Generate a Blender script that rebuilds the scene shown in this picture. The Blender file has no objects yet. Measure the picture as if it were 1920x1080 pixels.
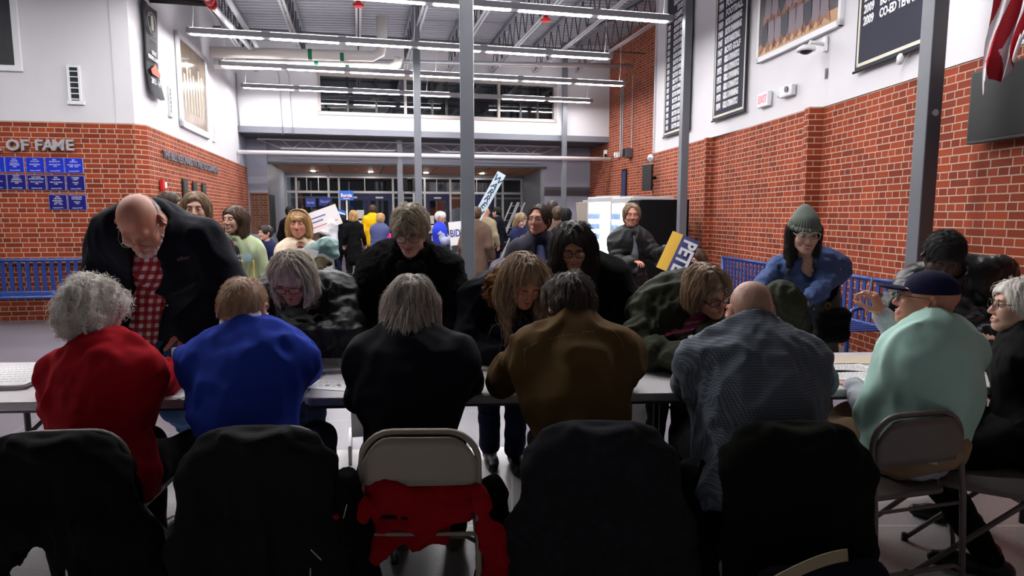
import bpy, math, random
import numpy as np
from mathutils import Vector, Matrix
R_=math.radians
rng=np.random.RandomState(7); random.seed(7)
SC=bpy.context.scene
COL=SC.collection
# ---------------------------------------------------------------- camera model
F=1200.; PIT=R_(6.5); CH=1.52
cp_,sp_=math.cos(PIT),math.sin(PIT)
def ray(px,py):
    a=(px-960)/F;b=-(py-540)/F
    return (a,cp_+sp_*b,-sp_+cp_*b)
def PY(px,py,Y):
    r=ray(px,py);t=Y/r[1];return Vector((r[0]*t,Y,CH+r[2]*t))
def PZ(px,py,z):
    r=ray(px,py);t=(z-CH)/r[2];return Vector((r[0]*t,r[1]*t,z))
cd=bpy.data.cameras.new('camera'); cam=bpy.data.objects.new('camera',cd); COL.objects.link(cam)
cam.location=(0,0,CH); cam.rotation_euler=(math.pi/2-PIT,0,0)
cd.sensor_width=36; cd.lens=36*F/1920; cd.clip_start=0.05; cd.clip_end=200
SC.camera=cam
SC.view_settings.view_transform='Standard'; SC.view_settings.look='None'
SC.view_settings.exposure=1.32; SC.view_settings.gamma=1
try: SC.view_settings.use_curve_mapping=False
except Exception: pass
# room frame
TH=R_(13.4);RO=(-7.04,16.8);cu,su=math.cos(TH),math.sin(TH)
def W(u,v,z=0): return Vector((RO[0]+u*cu-v*su,RO[1]+u*su+v*cu,z))
# ---------------------------------------------------------------- objects
def obj(name,V,Fc,mat=None,parent=None,smooth=False,loc=None,rotz=0,attr=None,bevel=0,mats=None,midx=None):
    me=bpy.data.meshes.new(name)
    V=np.asarray(V,dtype=np.float64)
    if loc is not None or rotz:
        pass
    if isinstance(Fc,list): me.from_pydata([tuple(v) for v in V],[],Fc)
    else:
        nq,k=Fc.shape; me.vertices.add(len(V)); me.vertices.foreach_set('co',V.astype(np.float32).ravel())
        me.loops.add(nq*k); me.loops.foreach_set('vertex_index',Fc.astype(np.int32).ravel())
        me.polygons.add(nq); me.polygons.foreach_set('loop_start',(np.arange(nq)*k).astype(np.int32))
        me.update(calc_edges=True); me.validate()
    if smooth: me.shade_smooth()
    for m in (mats or ([mat] if mat else [])): me.materials.append(m)
    if midx is not None: me.polygons.foreach_set('material_index',np.asarray(midx,dtype=np.int32))
    if attr is not None:
        for k,a in attr.items():
            a=np.asarray(a,dtype=np.float32)
            if a.ndim==1: at=me.attributes.new(k,'FLOAT','POINT'); at.data.foreach_set('value',a)
            else:
                at=me.attributes.new(k,'FLOAT_VECTOR','POINT'); at.data.foreach_set('vector',a.ravel())
    o=bpy.data.objects.new(name,me); COL.objects.link(o)
    if loc is not None: o.location=loc
    o.rotation_euler=(0,0,rotz)
    if parent is not None: o.parent=parent
    if bevel:
        b=o.modifiers.new('bevel','BEVEL'); b.width=bevel; b.segments=2; b.limit_method='ANGLE'; b.angle_limit=R_(40)
    return o
def tag(o,label=None,cat=None,group=None,kind=None):
    if label: o['label']=label
    if cat: o['category']=cat
    if group: o['group']=group
    if kind: o['kind']=kind
    return o
def empty(name,loc,rotz=0,label=None,cat=None,group=None,kind=None):
    o=bpy.data.objects.new(name,None); COL.objects.link(o); o.location=loc; o.rotation_euler=(0,0,rotz)
    o.empty_display_size=.1
    return tag(o,label,cat,group,kind)
def dup(root,loc=None,rotz=None,label=None):
    r=root.copy(); COL.objects.link(r)
    if loc is not None: r.location=loc
    if rotz is not None: r.rotation_euler=(0,0,rotz)
    if label: r['label']=label
    for ch in list(root.children):
        c=ch.copy(); COL.objects.link(c); c.parent=r
        for g in list(ch.children):
            d=g.copy(); COL.objects.link(d); d.parent=c
    return r
class MB:
    def __init__(s): s.V=[];s.F=[];s.mi=[];s.m=0
    def add(s,V,Fc):
        n=len(s.V); s.V.extend([tuple(v) for v in V]); s.F.extend([tuple(i+n for i in f) for f in Fc]); s.mi.extend([s.m]*len(Fc)); return s
    def box(s,x0,x1,y0,y1,z0,z1,M=None):
        V=[Vector((x,y,z)) for z in (z0,z1) for y in (y0,y1) for x in (x0,x1)]
        if M is not None: V=[M@v for v in V]
        return s.add(V,[(0,2,3,1),(4,5,7,6),(0,1,5,4),(2,6,7,3),(0,4,6,2),(1,3,7,5)])
    def bar(s,a,b,w,h,up=(0,0,1)):
        a=Vector(a);b=Vector(b);d=(b-a).normalized();u=Vector(up)
        if abs(d.dot(u))>.98: u=Vector((0,1,0))
        r=d.cross(u).normalized();u=r.cross(d)
        V=[p+r*(i*w/2)+u*(j*h/2) for p in (a,b) for j in (-1,1) for i in (-1,1)]
        return s.add(V,[(0,2,3,1),(4,5,7,6),(0,1,5,4),(2,6,7,3),(0,4,6,2),(1,3,7,5)])
    def tube(s,path,r,n=8,closed=False,cap=True):
        P=[Vector(p) for p in path];N=len(P)
        rr=r if isinstance(r,(list,tuple)) else [r]*N
        V=[];prev=None
        for i,p in enumerate(P):
            if closed: t=(P[(i+1)%N]-P[i-1]).normalized()
            else: t=(P[min(i+1,N-1)]-P[max(i-1,0)]).normalized()
            if prev is None:
                u=Vector((0,0,1)) if abs(t.z)<.9 else Vector((1,0,0))
                a=t.cross(u).normalized()
            else:
                a=(prev-t*prev.dot(t)).normalized()
            prev=a;b=t.cross(a)
            for k in range(n):
                an=2*math.pi*k/n;V.append(p+(a*math.cos(an)+b*math.sin(an))*rr[i])
        Fc=[]
        for i in range(N if closed else N-1):
            j=(i+1)%N
            for k in range(n):
                l=(k+1)%n;Fc.append((i*n+k,i*n+l,j*n+l,j*n+k))
        if cap and not closed:
            Fc.append(tuple(range(n-1,-1,-1)));Fc.append(tuple((N-1)*n+k for k in range(n)))
        return s.add(V,Fc)
    def prism(s,poly,z0,z1,M=None):
        n=len(poly);V=[Vector((x,y,z)) for z in (z0,z1) for x,y in poly]
        if M is not None: V=[M@v for v in V]
        return s.add(V,[tuple(range(n-1,-1,-1)),tuple(range(n,2*n))]+[(i,(i+1)%n,n+(i+1)%n,n+i) for i in range(n)])
    def lathe(s,prof,n=20,M=None):
        V=[];m=len(prof)
        for r,z in prof:
            for k in range(n):
                a=2*math.pi*k/n;V.append(Vector((r*math.cos(a),r*math.sin(a),z)))
        if M is not None: V=[M@v for v in V]
        Fc=[(i*n+k,i*n+(k+1)%n,(i+1)*n+(k+1)%n,(i+1)*n+k) for i in range(m-1) for k in range(n)]
        Fc+= [tuple(range(n-1,-1,-1)),tuple((m-1)*n+k for k in range(n))]
        return s.add(V,Fc)
    def obj(s,name,mat,parent=None,**k):
        if isinstance(mat,(list,tuple)): return obj(name,s.V,s.F,None,parent,mats=list(mat),midx=s.mi,**k)
        return obj(name,s.V,s.F,mat,parent,**k)
def arc(c,r,a0,a1,n,ax=(1,0,0),ay=(0,0,1)):
    c=Vector(c);ax=Vector(ax);ay=Vector(ay)
    return [c+ax*(r*math.cos(a0+(a1-a0)*i/n))+ay*(r*math.sin(a0+(a1-a0)*i/n)) for i in range(n+1)]
# ---------------------------------------------------------------- materials
_M={}
def nt(name):
    m=bpy.data.materials.new(name); m.use_nodes=True; t=m.node_tree; b=t.nodes['Principled BSDF']
    return m,t,b
def lin(c):
    return tuple((x/255/12.92 if x/255<=.04045 else ((x/255+.055)/1.055)**2.4) for x in c)+(1,)
def mat(name,col,rough=.6,metal=0,spec=.5,noise=0,nscale=20,bump=0,bscale=60,em=0,emcol=None,sheen=0,stretch=None,srgb=True):
    key=(name,)
    if name in _M: return _M[name]
    m,t,b=nt(name); c=lin(col) if srgb else tuple(col)+(1,)
    b.inputs['Base Color'].default_value=c; b.inputs['Roughness'].default_value=rough
    b.inputs['Metallic'].default_value=metal; b.inputs['Specular IOR Level'].default_value=spec
    if sheen: b.inputs['Sheen Weight'].default_value=sheen
    tc=t.nodes.new('ShaderNodeTexCoord'); mp=t.nodes.new('ShaderNodeMapping')
    t.links.new(tc.outputs['Object'],mp.inputs['Vector'])
    if stretch: mp.inputs['Scale'].default_value=stretch
    if noise:
        n=t.nodes.new('ShaderNodeTexNoise'); n.inputs['Scale'].default_value=nscale; n.inputs['Detail'].default_value=5
        t.links.new(mp.outputs[0],n.inputs['Vector'])
        r=t.nodes.new('ShaderNodeMapRange'); r.inputs['From Min'].default_value=.25;r.inputs['From Max'].default_value=.75
        r.inputs['To Min'].default_value=1-noise; r.inputs['To Max'].default_value=1+noise
        t.links.new(n.outputs['Fac'],r.inputs['Value'])
        x=t.nodes.new('ShaderNodeVectorMath'); x.operation='SCALE'; x.inputs[0].default_value=c[:3]
        t.links.new(r.outputs[0],x.inputs['Scale']); t.links.new(x.outputs[0],b.inputs['Base Color'])
    if bump:
        n=t.nodes.new('ShaderNodeTexNoise'); n.inputs['Scale'].default_value=bscale; n.inputs['Detail'].default_value=4
        t.links.new(mp.outputs[0],n.inputs['Vector'])
        u=t.nodes.new('ShaderNodeBump'); u.inputs['Strength'].default_value=bump; u.inputs['Distance'].default_value=.01
        t.links.new(n.outputs['Fac'],u.inputs['Height']); t.links.new(u.outputs[0],b.inputs['Normal'])
    if em:
        b.inputs['Emission Color'].default_value=lin(emcol or col); b.inputs['Emission Strength'].default_value=em
    _M[name]=m; return m
def brick(name,c1,c2,mortar,course=.0705,w=.222,rough=.75):
    m,t,b=nt(name); N=t.nodes;L=t.links
    tc=N.new('ShaderNodeTexCoord'); sx=N.new('ShaderNodeSeparateXYZ'); L.new(tc.outputs['Object'],sx.inputs[0])
    ad=N.new('ShaderNodeMath'); ad.operation='ADD'; L.new(sx.outputs[0],ad.inputs[0]); L.new(sx.outputs[1],ad.inputs[1])
    cx=N.new('ShaderNodeCombineXYZ'); L.new(ad.outputs[0],cx.inputs[0]); L.new(sx.outputs[2],cx.inputs[1])
    br=N.new('ShaderNodeTexBrick'); L.new(cx.outputs[0],br.inputs['Vector'])
    br.offset=.25; br.offset_frequency=2; br.squash=.5; br.squash_frequency=2
    br.inputs['Color1'].default_value=lin(c1); br.inputs['Color2'].default_value=lin(c2); br.inputs['Mortar'].default_value=lin(mortar)
    br.inputs['Scale'].default_value=1; br.inputs['Mortar Size'].default_value=.0055; br.inputs['Mortar Smooth'].default_value=.15
    br.inputs['Brick Width'].default_value=w; br.inputs['Row Height'].default_value=course; br.inputs['Bias'].default_value=.05
    n=N.new('ShaderNodeTexNoise'); n.inputs['Scale'].default_value=90; L.new(cx.outputs[0],n.inputs['Vector'])
    mr=N.new('ShaderNodeMapRange'); mr.inputs['From Min'].default_value=.2;mr.inputs['From Max'].default_value=.8
    mr.inputs['To Min'].default_value=.82;mr.inputs['To Max'].default_value=1.18; L.new(n.outputs['Fac'],mr.inputs['Value'])
    n2=N.new('ShaderNodeTexNoise'); n2.inputs['Scale'].default_value=1.3; L.new(cx.outputs[0],n2.inputs['Vector'])
    m2=N.new('ShaderNodeMapRange'); m2.inputs['From Min'].default_value=.3;m2.inputs['From Max'].default_value=.7
    m2.inputs['To Min'].default_value=.88;m2.inputs['To Max'].default_value=1.1; L.new(n2.outputs['Fac'],m2.inputs['Value'])
    mu=N.new('ShaderNodeMath'); mu.operation='MULTIPLY'; L.new(mr.outputs[0],mu.inputs[0]); L.new(m2.outputs[0],mu.inputs[1])
    x=N.new('ShaderNodeVectorMath'); x.operation='SCALE'; L.new(br.outputs['Color'],x.inputs[0]); L.new(mu.outputs[0],x.inputs['Scale'])
    L.new(x.outputs[0],b.inputs['Base Color']); b.inputs['Roughness'].default_value=rough; b.inputs['Specular IOR Level'].default_value=.2
    bp=N.new('ShaderNodeBump'); bp.invert=True; bp.inputs['Strength'].default_value=.5; bp.inputs['Distance'].default_value=.006
    L.new(br.outputs['Fac'],bp.inputs['Height']); L.new(bp.outputs[0],b.inputs['Normal'])
    return m
def emis(name,col,s):
    m,t,b=nt(name); b.inputs['Base Color'].default_value=(.8,.8,.8,1); b.inputs['Emission Color'].default_value=tuple(col)+(1,)
    b.inputs['Emission Strength'].default_value=s; return m
def glass(name,tint=(.8,.85,.88),a=.25,rough=.05):
    m,t,b=nt(name); N=t.nodes;L=t.links
    tr=N.new('ShaderNodeBsdfTransparent'); tr.inputs[0].default_value=tuple(tint)+(1,)
    gl=N.new('ShaderNodeBsdfGlossy'); gl.inputs['Roughness'].default_value=rough
    mx=N.new('ShaderNodeMixShader'); mx.inputs[0].default_value=a
    L.new(tr.outputs[0],mx.inputs[1]); L.new(gl.outputs[0],mx.inputs[2]); L.new(mx.outputs[0],N['Material Output'].inputs[0])
    return m
def text(name,s,size,M,mat,parent,ext=.002,align='CENTER',bold=0,sx=1,space=1):
    """lettering standing in its parent's frame; M places it"""
    c=bpy.data.curves.new(name,'FONT'); c.body=s; c.size=size; c.extrude=ext; c.align_x=align; c.align_y='CENTER'; c.offset=bold
    c.space_character=space; c.resolution_u=3
    c.materials.append(mat); o0=bpy.data.objects.new(name,c); me=bpy.data.meshes.new_from_object(o0); bpy.data.objects.remove(o0); bpy.data.curves.remove(c)
    o=bpy.data.objects.new(name,me); COL.objects.link(o)
    if parent is not None: o.parent=parent
    o.matrix_local=M@Matrix.Diagonal((sx,1,1,1)); return o
# wall-plane helper: origin point p, along direction angle a; local x along, z up, -y out towards viewer
def fr(x,y,z,rx=90):
    return Matrix.Translation((x,y,z))@Matrix.Rotation(R_(rx),4,'X')
# ---------------------------------------------------------------- implicit surfaces -> meshes
_NL=np.random.RandomState(3).rand(32,32,32).astype(np.float32)*2-1
def vnoise(P,s,seed=0):
    """smooth value noise; s may be a 3-vector of frequencies"""
    Q=P*np.asarray(s,dtype=np.float32)+seed*7.31+100
    i=np.floor(Q).astype(np.int32); f=Q-i; f=f*f*(3-2*f); i&=31; j=(i+1)&31
    x0,y0,z0=i[...,0],i[...,1],i[...,2]; x1,y1,z1=j[...,0],j[...,1],j[...,2]
    fx,fy,fz=f[...,0],f[...,1],f[...,2]
    a=_NL[x0,y0,z0]*(1-fx)+_NL[x1,y0,z0]*fx; b=_NL[x0,y1,z0]*(1-fx)+_NL[x1,y1,z0]*fx
    c=_NL[x0,y0,z1]*(1-fx)+_NL[x1,y0,z1]*fx; d=_NL[x0,y1,z1]*(1-fx)+_NL[x1,y1,z1]*fx
    return (a*(1-fy)+b*fy)*(1-fz)+(c*(1-fy)+d*fy)*fz
class Fld:
    def __init__(s,h): s.h=h; s.pr=[]
    # prims: kind,data,op,k
    def cone(s,a,b,ra,rb=None,k=.02,op='u',sq=None,disp=None,pad=0):
        rb=ra if rb is None else rb
        a=np.array(a,dtype=np.float32);b=np.array(b,dtype=np.float32)
        R=max(ra,rb)+abs(pad)+.02
        s.pr.append(('c',(a,b,ra,rb,sq,disp),op,k,np.minimum(a,b)-R-k,np.maximum(a,b)+R+k)); return s
    def path(s,pts,rs,k=.02,op='u',sq=None,disp=None):
        for i in range(len(pts)-1): s.cone(pts[i],pts[i+1],rs[i] if hasattr(rs,'__len__') else rs,rs[i+1] if hasattr(rs,'__len__') else rs,k,op,sq,disp)
        return s
    def ell(s,c,r,M=None,k=.02,op='u'):
        c=np.array(c,dtype=np.float32);r=np.array(r,dtype=np.float32) if hasattr(r,'__len__') else np.array([r,r,r],dtype=np.float32)
        R=float(r.max())+.02 if M is not None else r+.02
        s.pr.append(('e',(c,r,None if M is None else np.array(M,dtype=np.float32)),op,k,c-R-k,c+R+k)); return s
    def box(s,c,r,M=None,rad=.01,k=.02,op='u'):
        c=np.array(c,dtype=np.float32);r=np.array(r,dtype=np.float32)
        R=float(np.linalg.norm(r))+.02
        s.pr.append(('b',(c,r,None if M is None else np.array(M,dtype=np.float32),rad),op,k,c-R-k,c+R+k)); return s
    def plane(s,p,n,k=.005):   # keep the side against n
        s.pr.append(('p',(np.array(p,dtype=np.float32),np.array(n,dtype=np.float32)/np.linalg.norm(n)),'i',k,None,None)); return s
    def func(s,fn): s.pr.append(('f',fn,'f',0,None,None)); return s
    def build(s):
        h=s.h
        us=[p for p in s.pr if p[2]=='u']
        lo=np.min([p[4] for p in us],axis=0)-h; hi=np.max([p[5] for p in us],axis=0)+h
        n=np.ceil((hi-lo)/h).astype(int)+1
        D=np.full(n,1e3,dtype=np.float32); ax=[lo[i]+h*np.arange(n[i],dtype=np.float32) for i in range(3)]
        s.lo=lo;s.n=n
        for kind,dt,op,k,plo,phi in s.pr:
            if kind=='f':
                D[:]=dt(ax,D); continue
            if kind=='p':
                p,nn=dt
                d=(ax[0]-p[0])[:,None,None]*nn[0]+(ax[1]-p[1])[None,:,None]*nn[1]+(ax[2]-p[2])[None,None,:]*nn[2]
                D=np.maximum(D,d.astype(np.float32)); continue
            i0=np.maximum(np.floor((plo-lo)/h).astype(int),0); i1=np.minimum(np.ceil((phi-lo)/h).astype(int)+1,n)
            if (i1<=i0).any(): continue
            X=ax[0][i0[0]:i1[0]][:,None,None];Y=ax[1][i0[1]:i1[1]][None,:,None];Z=ax[2][i0[2]:i1[2]][None,None,:]
            if kind=='c':
                a,b,ra,rb,sq,disp=dt; ba=b-a; L2=float(ba@ba)+1e-12
                px,py,pz=X-a[0],Y-a[1],Z-a[2]
                t=np.clip((px*ba[0]+py*ba[1]+pz*ba[2])/L2,0,1)
                qx,qy,qz=px-t*ba[0],py-t*ba[1],pz-t*ba[2]
                d2=qx*qx+qy*qy+qz*qz
                if sq is not None:
                    nn,f=sq; dn=qx*nn[0]+qy*nn[1]+qz*nn[2]; d2=d2+dn*dn*(1/(f*f)-1)
                d=np.sqrt(d2)-(ra+(rb-ra)*t)
                if disp is not None: d=d-disp(X,Y,Z,t*math.sqrt(L2),d)
            elif kind=='e':
                c,r,M=dt; px,py,pz=X-c[0],Y-c[1],Z-c[2]
                if M is not None:
                    qx=px*M[0,0]+py*M[1,0]+pz*M[2,0];qy=px*M[0,1]+py*M[1,1]+pz*M[2,1];qz=px*M[0,2]+py*M[1,2]+pz*M[2,2]
                    px,py,pz=qx,qy,qz
                k0=np.sqrt((px/r[0])**2+(py/r[1])**2+(pz/r[2])**2)
                k1=np.sqrt((px/r[0]**2)**2+(py/r[1]**2)**2+(pz/r[2]**2)**2)+1e-9
                d=k0*(k0-1)/k1
            else:
                c,r,M,rad=dt; px,py,pz=X-c[0],Y-c[1],Z-c[2]
                if M is not None:
                    qx=px*M[0,0]+py*M[1,0]+pz*M[2,0];qy=px*M[0,1]+py*M[1,1]+pz*M[2,1];qz=px*M[0,2]+py*M[1,2]+pz*M[2,2]
                    px,py,pz=qx,qy,qz
                ex,ey,ez=np.abs(px)-r[0]+rad,np.abs(py)-r[1]+rad,np.abs(pz)-r[2]+rad
                d=np.sqrt(np.maximum(ex,0)**2+np.maximum(ey,0)**2+np.maximum(ez,0)**2)+np.minimum(np.maximum(ex,np.maximum(ey,ez)),0)-rad
            S=D[i0[0]:i1[0],i0[1]:i1[1],i0[2]:i1[2]]
            if op=='u':
                if k>0:
                    hh=np.maximum(k-np.abs(S-d),0)/k; S[:]=np.minimum(S,d)-hh*hh*k*.25
                else: np.minimum(S,d,out=S)
            else:
                d=-d
                if k>0:
                    hh=np.maximum(k-np.abs(S-d),0)/k; S[:]=np.maximum(S,d)+hh*hh*k*.25
                else: np.maximum(S,d,out=S)
        s.D=D; return s
    def noise(s,terms):
        """displace near the surface. terms: (amp, freq, seed, ridged)"""
        D=s.D; m=np.abs(D)<s.h*3+.03
        idx=np.argwhere(m); P=(s.lo+idx*s.h).astype(np.float32); d=np.zeros(len(P),dtype=np.float32)
        wx=vnoise(P,(5,5,5),77)*.05; P2=P+np.stack([wx,-wx,wx*.7],1)
        for amp,fr_,seed,ridge in terms:
            v=vnoise(P2,fr_,seed)
            if ridge: v=.45-np.sqrt(v*v+.002)*2.0
            d+=amp*v
        D[m]-=d; return s
    def mesh(s):
        D=s.D; D=np.where(D>1,1,D); ins=D<0
        D=D.copy(); D[0]=D[-1]=1;D[:,0]=D[:,-1]=1;D[:,:,0]=D[:,:,-1]=1; ins=D<0
        c=np.zeros(np.array(D.shape)-1,dtype=np.int8)
        for dx in (0,1):
            for dy in (0,1):
                for dz in (0,1):
                    c+=ins[dx:dx+c.shape[0],dy:dy+c.shape[1],dz:dz+c.shape[2]]
        act=(c>0)&(c<8); idx=np.argwhere(act); vid=np.full(c.shape,-1,dtype=np.int64); vid[act]=np.arange(len(idx))
        acc=np.zeros((len(idx),3),dtype=np.float64);cnt=np.zeros(len(idx))
        corners=[(a,b,e) for a in (0,1) for b in (0,1) for e in (0,1)]
        val={cc:D[idx[:,0]+cc[0],idx[:,1]+cc[1],idx[:,2]+cc[2]] for cc in corners}
        for cc in corners:
            for axn in range(3):
                if cc[axn]==0:
                    c2=list(cc);c2[axn]=1;c2=tuple(c2);a=val[cc];b=val[c2];m=(a<0)!=(b<0)
                    t=np.where(m,a/np.where(np.abs(a-b)<1e-12,1,a-b),0)
                    p=np.tile(np.array(cc,dtype=np.float64),(len(idx),1));p[:,axn]+=t
                    acc[m]+=p[m];cnt[m]+=1
        V=s.lo+(idx+acc/cnt[:,None])*s.h
        Q=[]
        for axn in range(3):
            sl0=[slice(None)]*3;sl1=[slice(None)]*3;sl0[axn]=slice(0,-1);sl1[axn]=slice(1,None)
            A=ins[tuple(sl0)];B=ins[tuple(sl1)]; e=np.argwhere(A!=B)
            o1,o2=[(1,2),(2,0),(0,1)][axn]
            e=e[(e[:,o1]>0)&(e[:,o2]>0)]
            av=A[e[:,0],e[:,1],e[:,2]]
            def g(d1,d2):
                f=e.copy();f[:,o1]-=d1;f[:,o2]-=d2;return vid[f[:,0],f[:,1],f[:,2]]
            q=np.stack([g(1,1),g(0,1),g(0,0),g(1,0)],1)
            q[~av]=q[~av][:,::-1]; Q.append(q)
        Q=np.concatenate(Q); Q=Q[(Q>=0).all(1)]
        return V,Q
    def samp(s,P):
        q=(P-s.lo)/s.h; q=np.clip(q,0,np.array(s.D.shape)-1.001); i=q.astype(int); f=q-i; D=s.D
        def g(a,b,c): return D[i[:,0]+a,i[:,1]+b,i[:,2]+c]
        x=f[:,0];y=f[:,1];z=f[:,2]
        return ((g(0,0,0)*(1-x)+g(1,0,0)*x)*(1-y)+(g(0,1,0)*(1-x)+g(1,1,0)*x)*y)*(1-z)+((g(0,0,1)*(1-x)+g(1,0,1)*x)*(1-y)+(g(0,1,1)*(1-x)+g(1,1,1)*x)*y)*z
    def grad(s,P,e=None):
        e=e or s.h; G=np.zeros_like(P)
        for a in range(3):
            d=np.zeros(3);d[a]=e; G[:,a]=s.samp(P+d)-s.samp(P-d)
        return G/(np.linalg.norm(G,axis=1,keepdims=True)+1e-9)
def cat(parts):
    V=[];Q=[];n=0
    for v,q in parts:
        V.append(np.asarray(v));Q.append(np.asarray(q)+n);n+=len(v)
    return np.concatenate(V),np.concatenate(Q)
# ================================================================= MATERIALS
M_white=mat('white_paint',(210,208,212),.55,noise=.03,nscale=2,bump=.05,bscale=200)
M_brick=brick('brick',(158,67,37),(120,48,28),(186,162,142))
M_bgray=mat('blue_grey_paint',(150,153,168),.5,noise=.03)
M_dgray=mat('dark_grey_paint',(84,85,92),.55,noise=.04)
M_beam=mat('beam_grey',(116,118,128),.5,noise=.04)
M_col=mat('column_grey',(104,107,114),.42,noise=.05,nscale=4)
M_deck=mat('deck_metal',(158,160,168),.4,metal=.15,noise=.05)
M_joist=mat('joist_metal',(172,172,178),.45,metal=.3,noise=.05)
M_jdark=mat('joist_dark',(70,70,76),.5)
M_pipe=mat('galvanised_pipe',(205,207,212),.3,metal=.6)
M_pvc=mat('white_pipe',(230,226,222),.35)
M_black=mat('black_plastic',(14,14,16),.45)
M_wood=mat('wood_soffit',(186,120,78),.45,noise=.08,nscale=3,stretch=(1,8,1))
M_navy=mat('navy_door',(22,24,62),.4)
M_fr=mat('door_frame_aluminium',(188,188,190),.4,metal=.3)
M_blue=mat('blue_bench_metal',(38,64,130),.35,noise=.06,nscale=12)
M_steel=mat('steel_letters',(176,172,176),.45,metal=.25)
M_letw=mat('white_lettering',(226,226,230),.6)
M_bann=mat('navy_banner',(24,27,48),.75,bump=.1,bscale=300)
M_bannk=mat('black_banner',(30,31,38),.7)
M_cream=mat('cream_border',(214,208,190),.7)
M_red=mat('red_plastic',(190,24,22),.4)
M_glassw=glass('window_glass',(.75,.8,.85),.13,.03)
M_lamp=emis('lamp_diffuser',(1,.985,.99),46.0)
M_up=emis('lamp_uplight',(1,.985,.99),5.0)
M_house=mat('lamp_housing',(150,148,154),.45,metal=.2)
M_wire=mat('white_wire',(225,225,228),.5)
# ================================================================= SETTING
def pslab(name,p0,p1,z0,z1,m,thick=.25,x0=0,extra=None,bevel=0,lab=None):
    """wall slab from p0 to p1; local x along it, -y faces the hall"""
    a=math.atan2(p1[1]-p0[1],p1[0]-p0[0]); L=math.hypot(p1[0]-p0[0],p1[1]-p0[1])
    b=MB(); b.box(x0,L,0,thick,z0,z1)
    o=b.obj(name,m,loc=(p0[0],p0[1],0),rotz=a,bevel=bevel); o['kind']='structure'
    if lab:o['label']=lab
    return o
def onwall(px,py,p0,p1,off=0):
    """where a sight line meets the wall plane: local x and z"""
    r=ray(px,py); a=math.atan2(p1[1]-p0[1],p1[0]-p0[0]); n=(math.sin(a),-math.cos(a)); d=(math.cos(a),math.sin(a))
    q=(p0[0]+n[0]*off,p0[1]+n[1]*off); t=(q[0]*n[0]+q[1]*n[1])/(r[0]*n[0]+r[1]*n[1])
    x,y=r[0]*t,r[1]*t; return (x-p0[0])*d[0]+(y-p0[1])*d[1], CH+r[2]*t
ZB=2.83; ZT=6.6
# floor : dark polished tiles in the hall, pale terrazzo around the tables
def floor_mat(name,c,r,joint=True,tile=2.4,spots=.05):
    m,t,b=nt(name);N=t.nodes;L=t.links
    tc=N.new('ShaderNodeTexCoord'); n=N.new('ShaderNodeTexNoise'); n.inputs['Scale'].default_value=.9; n.inputs['Detail'].default_value=6
    L.new(tc.outputs['Object'],n.inputs['Vector'])
    n2=N.new('ShaderNodeTexNoise'); n2.inputs['Scale'].default_value=55; n2.inputs['Detail'].default_value=3; L.new(tc.outputs['Object'],n2.inputs['Vector'])
    ad=N.new('ShaderNodeMath'); ad.operation='ADD'; L.new(n.outputs['Fac'],ad.inputs[0]); L.new(n2.outputs['Fac'],ad.inputs[1])
    mr=N.new('ShaderNodeMapRange'); mr.inputs['From Min'].default_value=.7;mr.inputs['From Max'].default_value=1.3
    mr.inputs['To Min'].default_value=1-spots*2;mr.inputs['To Max'].default_value=1+spots*2; L.new(ad.outputs[0],mr.inputs['Value'])
    br=N.new('ShaderNodeTexBrick'); br.offset=0; br.squash=1; br.inputs['Scale'].default_value=1; br.inputs['Brick Width'].default_value=tile; br.inputs['Row Height'].default_value=tile
    br.inputs['Mortar Size'].default_value=.007; br.inputs['Mortar Smooth'].default_value=.2
    c1=lin(c); br.inputs['Color1'].default_value=c1; br.inputs['Color2'].default_value=tuple(v*.97 for v in c1[:3])+(1,)
    br.inputs['Mortar'].default_value=tuple(min(1,v*1.5) for v in c1[:3])+(1,)
    L.new(tc.outputs['Object'],br.inputs['Vector'])
    x=N.new('ShaderNodeVectorMath'); x.operation='SCALE'; L.new(br.outputs['Color'],x.inputs[0]); L.new(mr.outputs[0],x.inputs['Scale'])
    L.new(x.outputs[0],b.inputs['Base Color'])
    mr2=N.new('ShaderNodeMapRange'); mr2.inputs['To Min'].default_value=r-.06; mr2.inputs['To Max'].default_value=r+.08; L.new(n.outputs['Fac'],mr2.inputs['Value']); L.new(mr2.outputs[0],b.inputs['Roughness'])
    return m
ta=R_(2.9)  # the tables and the floor border run 2.9 degrees off the camera's x axis
def bl(x): return 4.08+math.tan(ta)*x
o=obj('floor',[(-12,bl(-12),0),(9,bl(9),0),(9,34,0),(-16,34,0)],[(0,1,2,3)],floor_mat('floor_dark_tile',(112,108,116),.3)); o['kind']='structure'
o.data.transform(Matrix.Rotation(-TH,4,'Z')); o.rotation_euler=(0,0,TH)
o=obj('floor',[(-12,-3,0),(9,-3,0),(9,bl(9),0),(-12,bl(-12),0)],[(0,1,2,3)],floor_mat('floor_pale_terrazzo',(208,205,206),.3,spots=.07,tile=3.0)); o['kind']='structure'
# left: hall of fame wall, chamfered corner, long left wall
HA=(-9.4,9.447-.178*(9.4-5.45)); HB=(-5.45,9.433); HC=(-5.355,9.60); LD=W(0,1.12)
pslab('wall_left',HA,HB,0,ZB,M_brick); pslab('wall_left',HB,HC,0,ZB,M_brick); pslab('wall_left',HC,LD,0,ZB,M_brick)
pslab('wall_left',HA,(-5.455,9.465),ZB,ZT,M_white,.24); pslab('wall_left',(-5.455,9.465),W(0,0),ZB,ZT,M_white,.24)
pslab('wall_left',W(0,0),LD,ZB,3.65,M_bgray,.24)
b=MB(); b.box(-.02,.0,-.02,0.02,0,0.01)
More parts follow.
